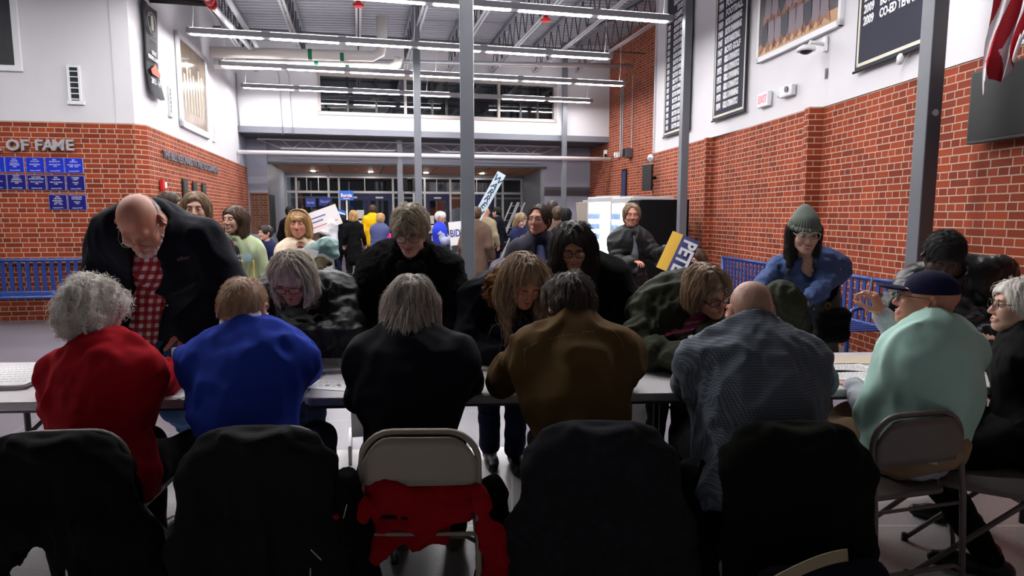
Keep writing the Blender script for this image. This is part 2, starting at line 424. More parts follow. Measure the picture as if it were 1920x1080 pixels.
# right: near wall in three steps, then the far brick wall
S=[((3.03,13.84),(3.36,11.1)),((3.45,11.1),(3.69,8.0)),((3.81,8.0),(4.12,1.2))]
for i,(a,c) in enumerate(S):
    pslab('wall_right',a,c,0,ZB,M_brick)
WR0,WR1=(3.035,13.84),(3.80,7.9)
pslab('wall_right',WR0,WR1,ZB,ZT,M_white,.34); pslab('wall_right',(3.80,7.9),(4.12,1.2),ZB,ZT,M_white,.24)
for (a,c) in (((3.30,11.098),(3.47,11.098)),((3.62,7.998),(3.83,7.998))):
    pslab('wall_right',a,c,0,ZB,M_brick,.12)
pslab('wall_right',W(10.16,2),W(10.16,-3.4),0,ZT+.2,M_brick); pslab('wall_right',W(10.16,-3.4),(3.9,13.86),0,ZT,M_brick)
pslab('wall_right',(3.9,13.85),(3.0,13.85),0,ZB,M_brick,-.05); pslab('wall_right',(3.9,13.85),(3.0,13.85),ZB,ZT,M_white,-.05)
# far: white clerestory wall with a long window, grey beam, recess, wood soffit, glazed doors
def rb(name,u0,u1,v0,v1,z0,z1,m,kind='structure',**k):
    b=MB(); b.box(u0,u1,v0,v1,z0,z1); o=b.obj(name,m,loc=(RO[0],RO[1],0),rotz=TH,**k)
    if kind:o['kind']=kind
    return o
WZ0,WZ1,WU0,WU1=4.2,5.2,2.03,8.5
b=MB(); b.box(0,WU0,0,.25,3.8,6.5); b.box(WU1,10.16,0,.25,3.8,6.5); b.box(WU0,WU1,0,.25,3.8,WZ0); b.box(WU0,WU1,0,.25,WZ1,6.5)
o=b.obj('wall_far',M_white,loc=(RO[0],RO[1],0),rotz=TH); o['kind']='structure'
rb('trim_1',-.0,10.16,-.03,.35,3.64,3.8,M_beam)
rb('ceiling',-.1,10.4,.3,3,3.62,3.7,M_jdark)
rb('wall_far',-.25,.5,1.3,7.6,0,3.62,M_bgray)
rb('wall_far',8.65,10.5,1.55,2.0,0,3.62,M_bgray); 
o=pslab('wall_far',W(9.1,6.1),W(8.65,1.6),0,3.62,M_dgray,.2)
rb('wall_far',.5,8.7,1.5,1.6,3.02,3.62,M_bgray)
rb('trim_2',9.0-.35,10.49,1.545,1.56,2.12,2.4,M_dgray)
M_wpan=mat('wood_soffit_seam',(40,24,16),.6)
b=MB(); b.box(.5,9.1,1.6,6.9,3.0,3.05); b.m=1
for u in (2.1,3.75,5.4,7.05,8.3): b.box(u-.012,u+.012,1.58,6.9,2.992,3.0)
b.obj('ceiling',[M_wood,M_wpan],loc=(RO[0],RO[1],0),rotz=TH)['kind']='structure'
rb('trim_3',.5,8.7,1.45,1.6,2.96,3.02,M_jdark)
for u,v in ((2.9,3.6),(6.6,3.2)):
    b=MB(); b.lathe([(.0,2.985),(.06,2.985),(.07,2.999)],16,Matrix.Translation((u,v,0))); tag(b.obj('sprinkler_plate',M_wire,loc=(RO[0],RO[1],0),rotz=TH),'small round white plate in the wood soffit, '+('left one' if u<4 else 'right one'),'ceiling plate')
# clerestory window
we=empty('window_1',(RO[0],RO[1],0),TH,kind='structure')
b=MB()
M_wfr=mat('window_frame_putty',(170,162,158),.5)
for z in (WZ0,WZ1): b.box(WU0-.05,WU1+.05,-.03,.1,z-.05,z+.04)
for u in (WU0,4.27,4.62,6.86,WU1): b.box(u-.035,u+.035,-.03,.1,WZ0,WZ1)
b.obj('window_frame',M_wfr,we)
b=MB()
for u in (2.75,3.5,5.0,5.4,6.05,7.5,8.0): b.box(u-.03,u+.03,0.03,.12,WZ0,WZ1)
b.box(WU0,WU1,.05,.12,4.68,4.72); b.obj('mullion',M_black,we)
b=MB(); b.box(WU0,WU1,.06,.065,WZ0,WZ1); b.obj('pane',M_glassw,we)
# dark room behind the window
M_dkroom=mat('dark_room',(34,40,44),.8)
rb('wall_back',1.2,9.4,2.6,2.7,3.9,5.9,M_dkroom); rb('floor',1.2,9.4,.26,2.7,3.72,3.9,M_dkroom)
for i,(u0,u1,z) in enumerate(((2.3,3.6,4.32),(3.9,4.9,4.3),(5.6,6.5,4.33),(7.2,8.2,4.36))):
    rb('trim_4',u0,u1,2.3,2.5,z,z+.22,M_fr)
for u in (2.6,5.2,7.9): rb('trim_5',u-.5,u+.7,1.2,1.25,5.0,5.03,M_pvc)
# roof deck : ribs along u, roof falls gently to the left
def zb_(u): return 5.14+.045*u
DV0,DV1=-14.6,0.0
b=MB(); V=[];Fc=[]
prof=[];v=DV0;pt=.2
while v<DV1:
    prof+=[(v,.0),(v+.08,.0),(v+.10,.065),(v+.17,.065)]; v+=pt
n=len(prof); us=[-1.0,11.2]
for u in us: V+=[(u,p[0],zb_(u)+.78+p[1]) for p in prof]
Fc=[(i,i+1,n+i+1,n+i) for i in range(n-1)]
m0=len(V); 
for u in us: V+=[(u,DV0,zb_(u)+.95),(u,DV1,zb_(u)+.95)]
Fc.append((m0,m0+1,m0+3,m0+2))
o=obj('ceiling',V,Fc,M_deck,loc=(RO[0],RO[1],0),rotz=TH); o['kind']='structure'
# joists along v
def joist(u,dark=False):
    z=zb_(u); e=empty('ceiling_joist',W(u,0,z),TH)
    b=MB()
    for du in (-.035,.035): b.box(du-.022,du+.022,DV0+.3,-.02,0,.03)
    b.obj('bottom_chord',M_joist,e)
    b=MB(); b.box(-.05,.05,DV0+.3,-.02,.7,.77); b.obj('top_chord',M_jdark if dark else M_beam,e)
    b=MB(); v=-.1;k=0
    while v>DV0+.8:
        b.tube([(0,v,.03),(0,v-.3,.72)],.013,5); b.tube([(0,v-.3,.72),(0,v-.6,.03)],.013,5); v-=.6
    b.obj('web',M_jdark,e)
    return e
JU=[1.74,3.05,4.25,5.44,6.66,7.89,9.15]
for i,u in enumerate([.5]+JU):
    nm='leftmost' if i==0 else ['first','second','third','fourth','fifth','sixth','last'][i-1]
    tag(joist(u),'open web steel roof joist, %s counting from the white pipes side wall to the right'%nm if i else 'leftmost open web steel roof joist beside the left wall','joist','roof joists above the hall')
# bridging rods across joists and X braces at the right
b=MB()
for v in (-2.5,-5.2,-7.7): b.box(-.0,10.1,v-.015,v+.015,5.55,5.58)
o=b.obj('bridging_bars',M_jdark,loc=(RO[0],RO[1],0),rotz=TH); tag(o,'thin dark bars crossing the roof joists sideways','bracing')
for v in (-3.0,-6.0):
    b=MB(); b.bar((7.89,v,5.6),(9.15,v-1.4,6.2),.03,.03); b.bar((7.89,v-1.4,5.6),(9.15,v,6.2),.03,.03)
    tag(b.obj('cross_brace',M_jdark,loc=(RO[0],RO[1],0),rotz=TH),'dark X shaped brace between the right roof joists, '+('far one' if v==-3 else 'near one'),'bracing')
rb('trim_6',0,10.16,-.22,-.02,5.2,6.4,M_beam) if False else None
# ---------------------------------------------------------------- hanging light rows
def light_row(u0,n,v,off=(),lab='',zz=4.6):
    L=n*1.292; e=empty('pendant_light',W(u0,v,zz),TH,lab,'light fixture','long hanging fluorescent light rows')
    b=MB(); b.box(0,L,-.085,.085,.0,.095); b.obj('housing',M_house,e,bevel=.008)
    for i in range(n):
        b=MB(); x=.06+i*1.292; b.box(x,x+1.15,-.042,.042,-.008,-.001)
        b.obj('diffuser',M_up if False else (M_house if i in off else M_lamp),e)
        b=MB(); b.box(x,x+1.15,-.07,.07,.096,.099)
        if i not in off: b.obj('uplight',M_up,e)
    for x in (.12,L/2,L-.12):
        b=MB(); b.tube([(x-.03,0,.07),(x,0,.4),(x,0,zb_(u0+x)-zz+.02)],.004,5); b.obj('hanging_wire',M_wire,e)
    return e
light_row(.18,6,-8.15,(),'nearest visible hanging light row, cut by the top edge of the picture')
light_row(.18,6,-5.62,(),'second hanging light row from the front, just above the white pipes')
light_row(.22,7,-3.2,(),'third hanging light row from the front, in front of the clerestory window')
light_row(.26,7,-.85,(4,),'lowest and farthest hanging light row with one unlit section')
light_row(-4.6,9,-10.6,(),'hanging light row above the picture, in front of the hall of fame wall')
light_row(-2.0,8,-13.05,(),'hanging light row almost over the tables, above the picture')
# ---------------------------------------------------------------- pipes under the roof
def rpipe(name,pts,r,m,lab,cat_='pipe',n=12):
    b=MB(); b.tube([Vector(p) for p in pts],r,n); return tag(b.obj(name,m,loc=(RO[0],RO[1],0),rotz=TH,smooth=True),lab,cat_)
rpipe('duct_pipe',[(.6,-2.2,4.98),(9.9,-2.2,5.32)],.055,M_pipe,'long shiny metal pipe running across above the third light row to the brick wall')
rpipe('white_pipe',[(.1,-3.4,4.83),(3.35,-3.4,4.92),(3.5,-3.4,5.0),(3.55,-3.4,5.2),(3.55,-3.4,5.75)],.11,M_pvc,'thick white pipe with an elbow rising to the roof, upper of the pair','pipe',16)
rpipe('white_pipe',[(.1,-3.05,4.66),(3.7,-3.05,4.77),(3.88,-3.05,4.86),(3.92,-3.05,5.0)],.1,M_pvc,'thick white pipe under the other white pipe, lower of the pair','pipe',16)
b=MB()
for u in (2.05,2.7):
    b.lathe([(.115,-.04),(.115,.04)],16,Matrix.Translation((u,-3.4,4.885))@Matrix.Rotation(R_(90),4,'Y')); b.lathe([(.105,-.04),(.105,.04)],16,Matrix.Translation((u+.1,-3.05,4.725))@Matrix.Rotation(R_(90),4,'Y'))
M_green=mat('green_tape',(20,120,80),.5); tag(b.obj('pipe_bands',M_green,loc=(RO[0],RO[1],0),rotz=TH),'green bands wrapped around the two white pipes','tape')
rpipe('sprinkler_pipe',[(.95,-10.5,5.05),(.95,-7.6,5.05),(.95,-1.2,5.1)],.05,M_pipe,'shiny sprinkler main running along the left side under the roof')
rpipe('sprinkler_branch',[(0.0,-7.0,4.72),(.85,-7.0,4.72)],.045,M_black,'black pipe stub coming out of the left wall beside the black banner')
rpipe('sprinkler_branch',[(.85,-7.9,4.74),(.85,-7.0,4.72),(.9,-3.6,4.9)],.05,M_pipe,'shiny pipe with red couplings joining the black pipe stub')
b=MB()
for p in ((.86,-7.0,4.72),(.86,-7.2,4.73)): b.lathe([(.07,-.04),(.085,-.02),(.085,.02),(.07,.04)],14,Matrix.Translation(p)@Matrix.Rotation(R_(90),4,'X'))
tag(b.obj('pipe_coupling',M_red,loc=(RO[0],RO[1],0),rotz=TH),'red coupling where the black pipe stub meets the shiny pipe','coupling')
for i,(px,py) in enumerate(((544,52),(981,74))):
    u=(3.05,6.66)[i]; v=-5.9 if i==0 else -5.3
    b=MB(); b.lathe([(.0,-.12),(.09,-.11),(.1,-.07),(.05,-.05),(.045,0)],16,Matrix.Translation((u,v,zb_(u))))
    tag(b.obj('fire_detector',M_red,loc=(RO[0],RO[1],0),rotz=TH),'red round detector hanging under the '+('left' if i==0 else 'right')+' roof joist','detector')
rpipe('cross_pipe',[(0.02,-.28,3.11),(10.1,-.28,3.13)],.055,M_letw,'pale pipe running across the hall below the grey beam')
for u in (.32,3.1):
    pass
for i,u in enumerate((2.0-.95,2.0-.7)):
    rpipe('conduit',[(u-.15,-.06,5.5),(u,-.05,5.1),(u+.05,-.05,3.6)],.012,M_joist,'thin conduit down the white far wall, '+('left' if i==0 else 'right')+' of the two beside the window','conduit',6)
rpipe('conduit',[(.02,-.05,5.1),(.05,-.05,3.7)],.015,M_joist,'thin conduit in the left corner of the white far wall','conduit',6)
# truss under the grey beam
def truss(u0,u1,v,z0,z1,lab):
    b=MB(); b.bar((u0,v,z1),(u1,v,z1),.04,.04); b.bar((u0+.6,v,z0),(u1-.6,v,z0),.04,.04); n=int((u1-u0-1.2)/.3)
    for i in range(n): 
        x=u0+.6+i*.3; b.tube([(x,v,z0 if i%2 else z1),(x+.3,v,z1 if i%2 else z0)],.012,5)
    b.tube([(u0,v,z1),(u0+.6,v,z0)],.012,5); b.tube([(u1-.6,v,z0),(u1,v,z1)],.012,5)
    tag(b.obj('soffit_truss',M_joist,loc=(RO[0],RO[1],0),rotz=TH),lab,'truss')
truss(.35,4.6,.75,3.33,3.56,'open web truss below the grey beam, left half'); truss(4.7,8.9,.75,3.33,3.56,'open web truss below the grey beam, right half')
# ---------------------------------------------------------------- steel columns
def column(x,y,w,d,rz,lab,h=6.3):
    e=empty('steel_column',(x,y,0),rz,lab,'column')
    b=MB(); b.box(-w/2,w/2,-d/2,d/2,0,h); b.obj('post',M_col,e,bevel=.008)
    b=MB(); b.box(-w/2-.08,w/2+.08,-d/2-.08,d/2+.08,0,.02)
    for i in (-1,1):
        for j in (-1,1): b.lathe([(.014,.02),(.014,.04)],6,Matrix.Translation((i*(w/2+.05),j*(d/2+.05),0)))
    b.obj('base_plate',M_col,e)
    b=MB(); b.box(-w/2-.06,w/2+.06,-d/2-.1,d/2+.1,h,h+.05); b.obj('cap_plate',M_col,e); return e
column(-.472,6.9,.142,.142,0.02,'thick grey steel column in the middle behind the dark scarfed woman')
column(-1.965,13.6,.14,.14,TH,'grey steel column left of the thick middle column',6.15)
column(-3.16,18.3,.15,.15,TH,'thin grey steel column left of centre near the glass doors',3.6)
column(1.49,18.6,.13,.13,TH,'thin grey steel column in front of the blue grey wall at right',6.4)
c5=column(2.74,10.4,.125,.125,R_(8),'grey steel column beside the black vending machine',5.9)
c6=column(3.44,5.42,.135,.135,R_(9),'grey steel column near the right wall beside the television',6.2)
b=MB(); b.lathe([(.0,0),(.022,0),(.028,.012)],14,Matrix.Translation((0,-.068,2.35))@Matrix.Rotation(R_(90),4,'X')); b.obj('bolt_cover',M_wire,c6)
# ---------------------------------------------------------------- glazed entrance
ge=empty('door_frame',(RO[0],RO[1],0),TH,kind='structure'); ge.name='trim_entrance'
V6=6.0
b=MB()
for u in (.5,.84,1.94,2.3,3.92+.28,4.55,4.95,5.35,6.3,6.72,8.0,8.3,9.05): b.box(u-.035,u+.035,V6-.05,V6+.08,0,2.95)
for u in (1.2,1.6,3.2,5.8,7.3): b.box(u-.012,u+.012,V6-.02,V6+.02,2.36,2.86)
b.box(.5,9.1,V6-.05,V6+.08,2.84,2.95); b.box(.5,9.1,V6-.06,V6+.09,2.3,2.38); b.box(.5,9.1,V6-.05,V6+.08,0,.12)
b.obj('mullion',M_fr,ge)
b=MB(); b.box(.5,9.1,V6,V6+.006,0,2.9); b.obj('pane',M_glassw,ge)
# concrete bulkhead above doors
rb('trim_7',.5,9.1,5.9,6.4,2.9,3.0,M_beam)
def door(i,u0,u1):
    e=empty('door_%d'%i,W(u0,V6-.03,0),TH,kind='structure'); w=u1-u0
    b=MB(); b.box(0,w,-.02,.03,0.01,.35); b.box(0,w,-.02,.03,2.05,2.3); b.box(0,.13,-.02,.03,.35,2.05); b.box(w-.13,w,-.02,.03,.35,2.05)
    b.obj('door_leaf',M_navy,e); b=MB(); b.box(.13,w-.13,0,.008,.35,2.05); b.obj('pane',M_glassw,e)
    b=MB(); b.box(.1,w-.1,-.07,-.05,.98,1.04); b.obj('push_bar',M_fr,e)
    b=MB(); b.box(w*.35,w*.65,-.045,-.02,2.12,2.18); b.obj('door_closer',M_fr,e)
for i,(a,c) in enumerate(((2.34,3.24),(3.26,4.16),(5.38,6.26),(6.76,7.36),(7.38,7.96))): door(i+1,a,c)
# notices taped to the doors
M_paper=mat('white_paper',(228,226,226),.7)
for i,(u,z,w,h) in enumerate(((3.02,1.55,.26,.3),(3.02,1.15,.3,.36),(4.9,1.2,.24,.5),(5.55,1.35,.25,.3),(5.55,1.0,.22,.3),(5.7,.62,.25,.3),(7.1,1.25,.2,.28))):
    b=MB(); b.box(u-w/2,u+w/2,V6-.085,V6-.08,z-h/2,z+h/2)
    tag(b.obj('door_notice',M_paper,loc=(RO[0],RO[1],0),rotz=TH),'white paper notice taped to the glass entrance, number %s from the left'%['one','two, under it','three','four','five, under it','six, lowest','seven'][i],'notice','paper notices on the entrance doors')
for i,(u,v) in enumerate([(u,v) for v in (4.9,) for u in (1.5,3.4,5.3,7.3)]):  # fill lights added to brighten the wood soffit and the entrance
    b=MB(); b.lathe([(.0,2.985),(.07,2.985),(.075,2.999)],18,Matrix.Translation((u,v,0))); tag(b.obj('downlight',emis('soffit_fill_light',(1,.97,.93),150) if 'dl' not in _M else _M['dl'],loc=(RO[0],RO[1],0),rotz=TH),'added round fill light at the back of the wood soffit, %s from the left'%(['first','second','third','fourth'][i%4]),'downlight','added fill lights in the wood soffit')
# vestibule beyond: floor, dark wall, ceiling with downlights
rb('wall_back',-1,11,11.5,11.7,0,3.2,mat('night_wall',(26,28,36),.7)); rb('ceiling',-1,11,6.3,11.6,3.0,3.1,M_dgray)
M_down=emis('downlight',(1,.97,.92),60)
for i,u in enumerate((1.7,3.4,5.0,7.0,8.6)):
    b=MB(); b.lathe([(.0,2.97),(.07,2.97),(.08,2.999)],14,Matrix.Translation((u,7.3,0))); tag(b.obj('downlight',M_down,loc=(RO[0],RO[1],0),rotz=TH),'small round downlight behind the entrance glass, %s from the left'%['first','second','third','fourth','fifth'][i],'downlight','downlights in the vestibule')
b=MB()
for u in (1.1,2.6,4.4,6.2,8.2): b.box(u-.03,u+.03,9.5,9.56,0,2.9)
b.box(-1,11,9.5,9.56,2.2,2.28); b.obj('trim_8',M_fr,loc=(RO[0],RO[1],0),rotz=TH)['kind']='structure'
# black tall speakers either side of thin column
for i,u in enumerate((4.62,4.98,8.03)):
    b=MB(); b.box(u-.09,u+.09,V6-.2,V6-.07,2.42,2.86); o=b.obj('wall_speaker',M_black,loc=(RO[0],RO[1],0),rotz=TH,bevel=.01); tag(o,'slim black speaker above the entrance, '+('left of the thin column' if i==0 else 'right of the thin column' if i==1 else 'over the rightmost doors'),'speaker')
# serving window in the left blue grey wall
we=empty('window_2',W(.04,1.29,0),TH,kind='structure')
b=MB(); b.box(-.02,.47,-.03,.0,1.02,1.05); b.box(-.02,.47,-.03,0,2.1,2.14); b.box(-.02,.01,-.03,0,1.02,2.14); b.box(.44,.47,-.03,0,1.02,2.14); b.obj('window_frame',mat('brown_frame',(110,66,44),.5),we)
b=MB(); b.box(.01,.44,-.008,-.004,1.05,2.1); b.obj('pane',brick('brick_reflection_panel',(96,60,44),(80,48,36),(124,108,94)),we)  # brick reflection in the glass is painted as the pane's own pattern
b=MB(); b.box(.47,.49,.1,1.2,1.0,2.1); b.obj('side_pane',M_black,we)
# no low ceiling is built over the registration tables
# ================================================================= THINGS ON THE WALLS
def wthing(name,px,py,p0,p1,lab,cat_,off=.012,group=None):
    lx,z=onwall(px,py,p0,p1,off); a=math.atan2(p1[1]-p0[1],p1[0]-p0[0]); d=(math.cos(a),math.sin(a)); n=(math.sin(a),-math.cos(a))
    return empty(name,(p0[0]+d[0]*lx+n[0]*off,p0[1]+d[1]*lx+n[1]*off,z),a,lab,cat_,group)
def wloc(px,py,e,p0,p1,off=.012):
    lx,z=onwall(px,py,p0,p1,off); l0=(Vector((e.location.x-p0[0],e.location.y-p0[1]))).dot(Vector((math.cos(e.rotation_euler.z),math.sin(e.rotation_euler.z))))
    return lx-l0, z-e.location.z
# HALL OF FAME letters
p0,p1=HA,HB
e=wthing('wall_lettering',88,273,p0,p1,'grey metal letters reading OF FAME on the left brick wall','sign')
for ch,px in (('L',-3),('O',27),('F',49),('F',75),('A',93),('M',112),('E',133)):
    x,z=wloc(px,273.5,e,p0,p1)
    text('letter',ch,.205,fr(x,-.03,z-.0),M_steel,e,ext=.018,bold=.006,sx=1.02)
M_plq=mat('plaque_blue',(24,46,190),.35); M_plq2=mat('plaque_dark_blue',(24,22,112),.35); M_plqr=mat('plaque_rim',(150,156,190),.4)
rows=[(308,[(0-9,'','','','Inducted 2015'),(27.5,'RON','ROHDE','FOOTBALL\nWRESTLING\n1962','Inducted 2015'),(66,'TOM','SCHULER','BASKETBALL\n1965','Inducted 2015'),(103,'ERIC','RANDOLPH','GYMNASTICS\n1978','Inducted 2015'),(138.5,'JIM','STATON','TENNIS COACH\n1965 - 2010','Inducted 2015')],M_plq),
(341,[(-5,'','','GYMNASTICS\n','Inducted 2015'),(31.5,'KATHY','KOCH\nANDREWS','GYMNASTICS\n1979','Inducted 2015'),(69,'NATASHA','KAISER-BROWN','TRACK & FIELD\n1985','Inducted 2015'),(105.5,'KIM','CARSON','TRACK & FIELD\n1985','Inducted 2015'),(142,'CHARLIE','CAMP','TENNIS\n1962','Inducted 2015')],M_plq2),
(379,[(109,'BOB','GROVER','BASKETBALL\nCOACH\n1971 - 1996','Inducted 2015'),(145,'COURTNEY','CRANDALL','DIVING\n1962','Inducted 2015')],M_plq2)]
w1=['leftmost','first whole one from the left','second whole one from the left','third whole one from the left','rightmost']
for ri,(py,its,m) in enumerate(rows):
    for k,(px,a,b_,c_,d_) in enumerate(its):
        pos=w1[k] if ri<2 else ('left of the two','right of the two')[k]
        e=wthing('wall_plaque',px,py+k*.6,p0,p1,'%s blue award plaque, %s row, %s'%('bright' if ri==0 else 'dark',('top','middle','bottom')[ri],pos),'plaque',group='blue award plaques on the left brick wall')
        bb=MB(); bb.box(-.118,.118,0,.012,-.108,.108); bb.obj('rim',M_plqr,e)
        bb=MB(); bb.box(-.112,.112,-.004,0,-.102,.102); bb.obj('plate',m,e)
        t=(a+'\n'+b_).strip()
        if t: text('lettering',t,.026,fr(0,-.006,.062),M_letw,e,ext=.0005)
        text('lettering',c_,.024,fr(0,-.006,-.005),M_letw,e,ext=.0005)
        text('lettering',d_,.023,fr(.0,-.006,-.08),M_letw,e,ext=.0005)
# vents / speakers grilles
def grille(px,py,p0,p1,w,h,lab):
    e=wthing('wall_vent',px,py,p0,p1,lab,'vent')
    b=MB(); b.box(-w/2-.03,-w/2,-.02,.01,-h/2-.03,h/2+.03); b.box(w/2,w/2+.03,-.02,.01,-h/2-.03,h/2+.03); b.box(-w/2,w/2,-.02,.01,h/2,h/2+.03); b.box(-w/2-.05,w/2+.06,-.03,.01,-h/2-.05,-h/2)
    b.obj('frame',M_letw,e)
    b=MB(); b.box(-w/2,w/2,-.002,.004,-h/2,h/2); b.obj('recess',M_dkroom,e)
    for i in range(6):
        b=MB(); z=-h/2+(i+.5)*h/6; b.box(-w/2,w/2,-.016,-.002,z-.02,z-.008); b.obj('slat',M_letw,e)
grille(140,158,HA,(-5.455,9.465),.11,.46,'narrow white louvred vent on the white wall above the left letters')
L0=(-5.455,9.465);L1=W(0,0)
grille(318,190,L0,L1,.08,.42,'narrow white vent on the side wall below the black banner')
grille(400,243,L0,L1,.08,.42,'small white vent on the side wall right of the framed picture')
# picture at the top left
e=wthing('framed_picture',-6,60,HA,L0,'dark framed poster cut by the top left corner of the photo','picture')
b=MB(); b.box(-.9,.285,-.03,.01,-.52,1.5); b.obj('frame',M_letw,e,bevel=.005); b=MB(); b.box(-.86,.20,-.035,-.03,-.44,1.45); b.obj('print',mat('dark_print',(32,33,38),.5,noise=.6,nscale=5),e)
# black hanging banner on left side wall
e=wthing('hanging_banner',282,100,L0,L1,'narrow black cloth banner with crest and white words on the left side wall','banner',off=.03)
M_or=mat('orange_print',(190,84,54),.6)
V=[];n=14
for i in range(n+1):
    for j in range(5):
        z=.72-i*1.36/n; x=-.33+j*.165; sag=.05*max(0,(i-11)/3)*math.sin(math.pi*j/4)
        V.append((x+.04*max(0,i-11)/3,-.02-.015*math.sin(j*2+i*.3)-.05*max(0,(i-10)/4),z-sag))
for v in list(V): V.append((v[0],v[1]+.006,v[2]))
Fc=[(i*5+j,i*5+j+1,(i+1)*5+j+1,(i+1)*5+j) for i in range(n) for j in range(4)]; m=(n+1)*5
Fc+=[(m+a,m+d,m+c,m+b_) for a,b_,c,d in Fc]+[(i*5,(i+1)*5,m+(i+1)*5,m+i*5) for i in range(n)]+[(i*5+4,m+i*5+4,m+(i+1)*5+4,(i+1)*5+4) for i in range(n)]
obj('cloth',V,Fc,M_bannk,e,smooth=True)
b=MB(); b.tube(arc((0,-.05,.45),.15,R_(-150),R_(150)-R_(0),18),.012,5); b.tube(arc((0,-.05,.45),.19,R_(130),R_(410),18),.006,5); b.box(-.05,.05,-.055,-.045,.34,.56); b.obj('crest',mat('grey_print',(150,146,142),.6),e)
text('lettering','HALL OF FAME',.05,fr(0,-.052,.2),mat('grey_print',(1,1,1)),e)
text('lettering','DISTRICT\nREGIONAL CHAMPIONS',.085,fr(0,-.055,-.05),M_letw,e,bold=.002,sx=.62)
b=MB(); b.prism([(-.22,-.02),(-.1,.04),(0,.1),(.1,.04),(.22,-.02),(.18,-.08),(-.18,-.08)],-.003,.003,fr(0,-.06,-.26)); b.obj('emblem',M_or,e)
text('lettering','2013 - 14',.12,fr(0,-.055,-.44),M_letw,e,bold=.002,sx=.9)
# large framed photo on left side wall
e=wthing('framed_photo',360,190,L0,L1,'large framed brownish mural on the left side wall reflecting the lights','picture',off=.02)
x0,z0=wloc(333,150,e,L0,L1,.02); x1,_=wloc(387,180,e,L0,L1,.02); zt=wloc(335,62,e,L0,L1,.02)[1]; zb=wloc(335,235,e,L0,L1,.02)[1]
b=MB(); 
for q in ((x0,x1,zt-.1,zt),(x0,x1,zb,zb+.12),(x0,x0+.14,zb,zt),(x1-.14,x1,zb,zt)): b.box(q[0],q[1],-.04,.01,q[2],q[3])
b.obj('frame',M_letw,e,bevel=.006)
m=mat('mural_print',(150,132,112),.12,noise=.45,nscale=1.6,stretch=(1.5,1,.7)); b=MB(); b.box(x0+.1,x1-.1,-.01,.0,zb+.1,zt-.08); b.obj('print',m,e)
b=MB()
for k in range(7): b.box(x0+.35+k*.2,x0+.47+k*.2,-.014,-.01,zb+.35,zb+1.0+.08*((k*3)%4))
b.obj('figures',mat('mural_figures',(176,160,138),.3,noise=.3,nscale=6),e)
# wall lettering on the long left brick wall
e=wthing('wall_lettering',352,304,HC,LD,'small grey letters spelling out the commons name along the left brick wall','sign',off=.01)
xa,za=wloc(304,291,e,HC,LD); xb,zb=wloc(407,319,e,HC,LD)
text('lettering','THE BILL REICHARDT ATHLETIC COMMONS',.19,fr((xa+xb)/2,-.02,(za+zb)/2),mat('dull_steel',(120,116,124),.5,metal=.3),e,ext=.012,bold=.004,sx=(xb-xa)/3.72)
e=wthing('fire_alarm',302,347,HC,LD,'small red and white fire alarm on the left brick wall','fire alarm')
b=MB(); b.box(-.07,.03,-.05,0,-.09,.09); b.obj('box',M_red,e,bevel=.008); b=MB(); b.box(.03,.1,-.06,0,-.05,.05); b.obj('strobe',M_letw,e,bevel=.01)
for i,(px,py,h) in enumerate(((347,367,.34),(365,362,.24),(382,363,.22))):
    e=wthing('wall_plate',px,py-2,HC,LD,'dark bronze plaque on the left brick wall, %s of three'%['tall left one','middle','right one'][i],'plaque',group='dark plaques on the left brick wall')
    b=MB(); b.box(-.16,.16,-.02,0,-h,h*.8); b.obj('frame',M_black,e,bevel=.006); b=MB(); b.box(-.13,.13,-.024,-.02,-h+.03,h*.8-.03); b.obj('plate',mat('bronze_plate',(60,62,62),.4,metal=.3,noise=.2,nscale=30),e)
# ---------------------------------------------------------------- right wall things
Q0,Q1=(3.035,13.84),(3.80,7.9); T0,T1=(3.80,7.9),(4.12,1.2)
def banner(px,py,lx0,lx1,zb,zt,lines,p0,p1,lab,ls=.105,title=None,tx0=.08):
    pass
def tbanner(p0,p1,bl_,br_,h,lab,rows_,title,cream=M_cream,sz=.12,name='championship_banner'):
    x0,z0=onwall(bl_[0],bl_[1],p0,p1,.05); x1,z1=onwall(br_[0],br_[1],p0,p1,.05); w=x1-x0; z=(z0+z1)/2
    a=math.atan2(p1[1]-p0[1],p1[0]-p0[0]); n=(math.sin(a),-math.cos(a))
    e=empty(name,(p0[0]+math.cos(a)*x0+n[0]*.05,p0[1]+math.sin(a)*x0+n[1]*.05,z),a,lab,'banner')
    b=MB(); b.box(0,w,-.004,.004,0,h); b.obj('cloth',M_bann,e)
    b=MB()
    for q in ((.03,.06,.04,h-.02),(w-.06,w-.03,.04,h-.02)): b.box(q[0],q[1],-.008,-.004,q[2],q[3])
    b.box(.03,w-.03,-.008,-.004,.04,.075); b.box(.03,w-.03,-.008,-.004,h-.055,h-.02); b.obj('border',cream,e)
    b=MB(); b.tube([(-.03,0,.0),(w+.03,0,.0)],.016,8); b.obj('rod',M_black,e); b=MB(); b.tube([(-.03,0,h),(w+.03,0,h)],.016,8); b.obj('rod',M_black,e)
    return e,w
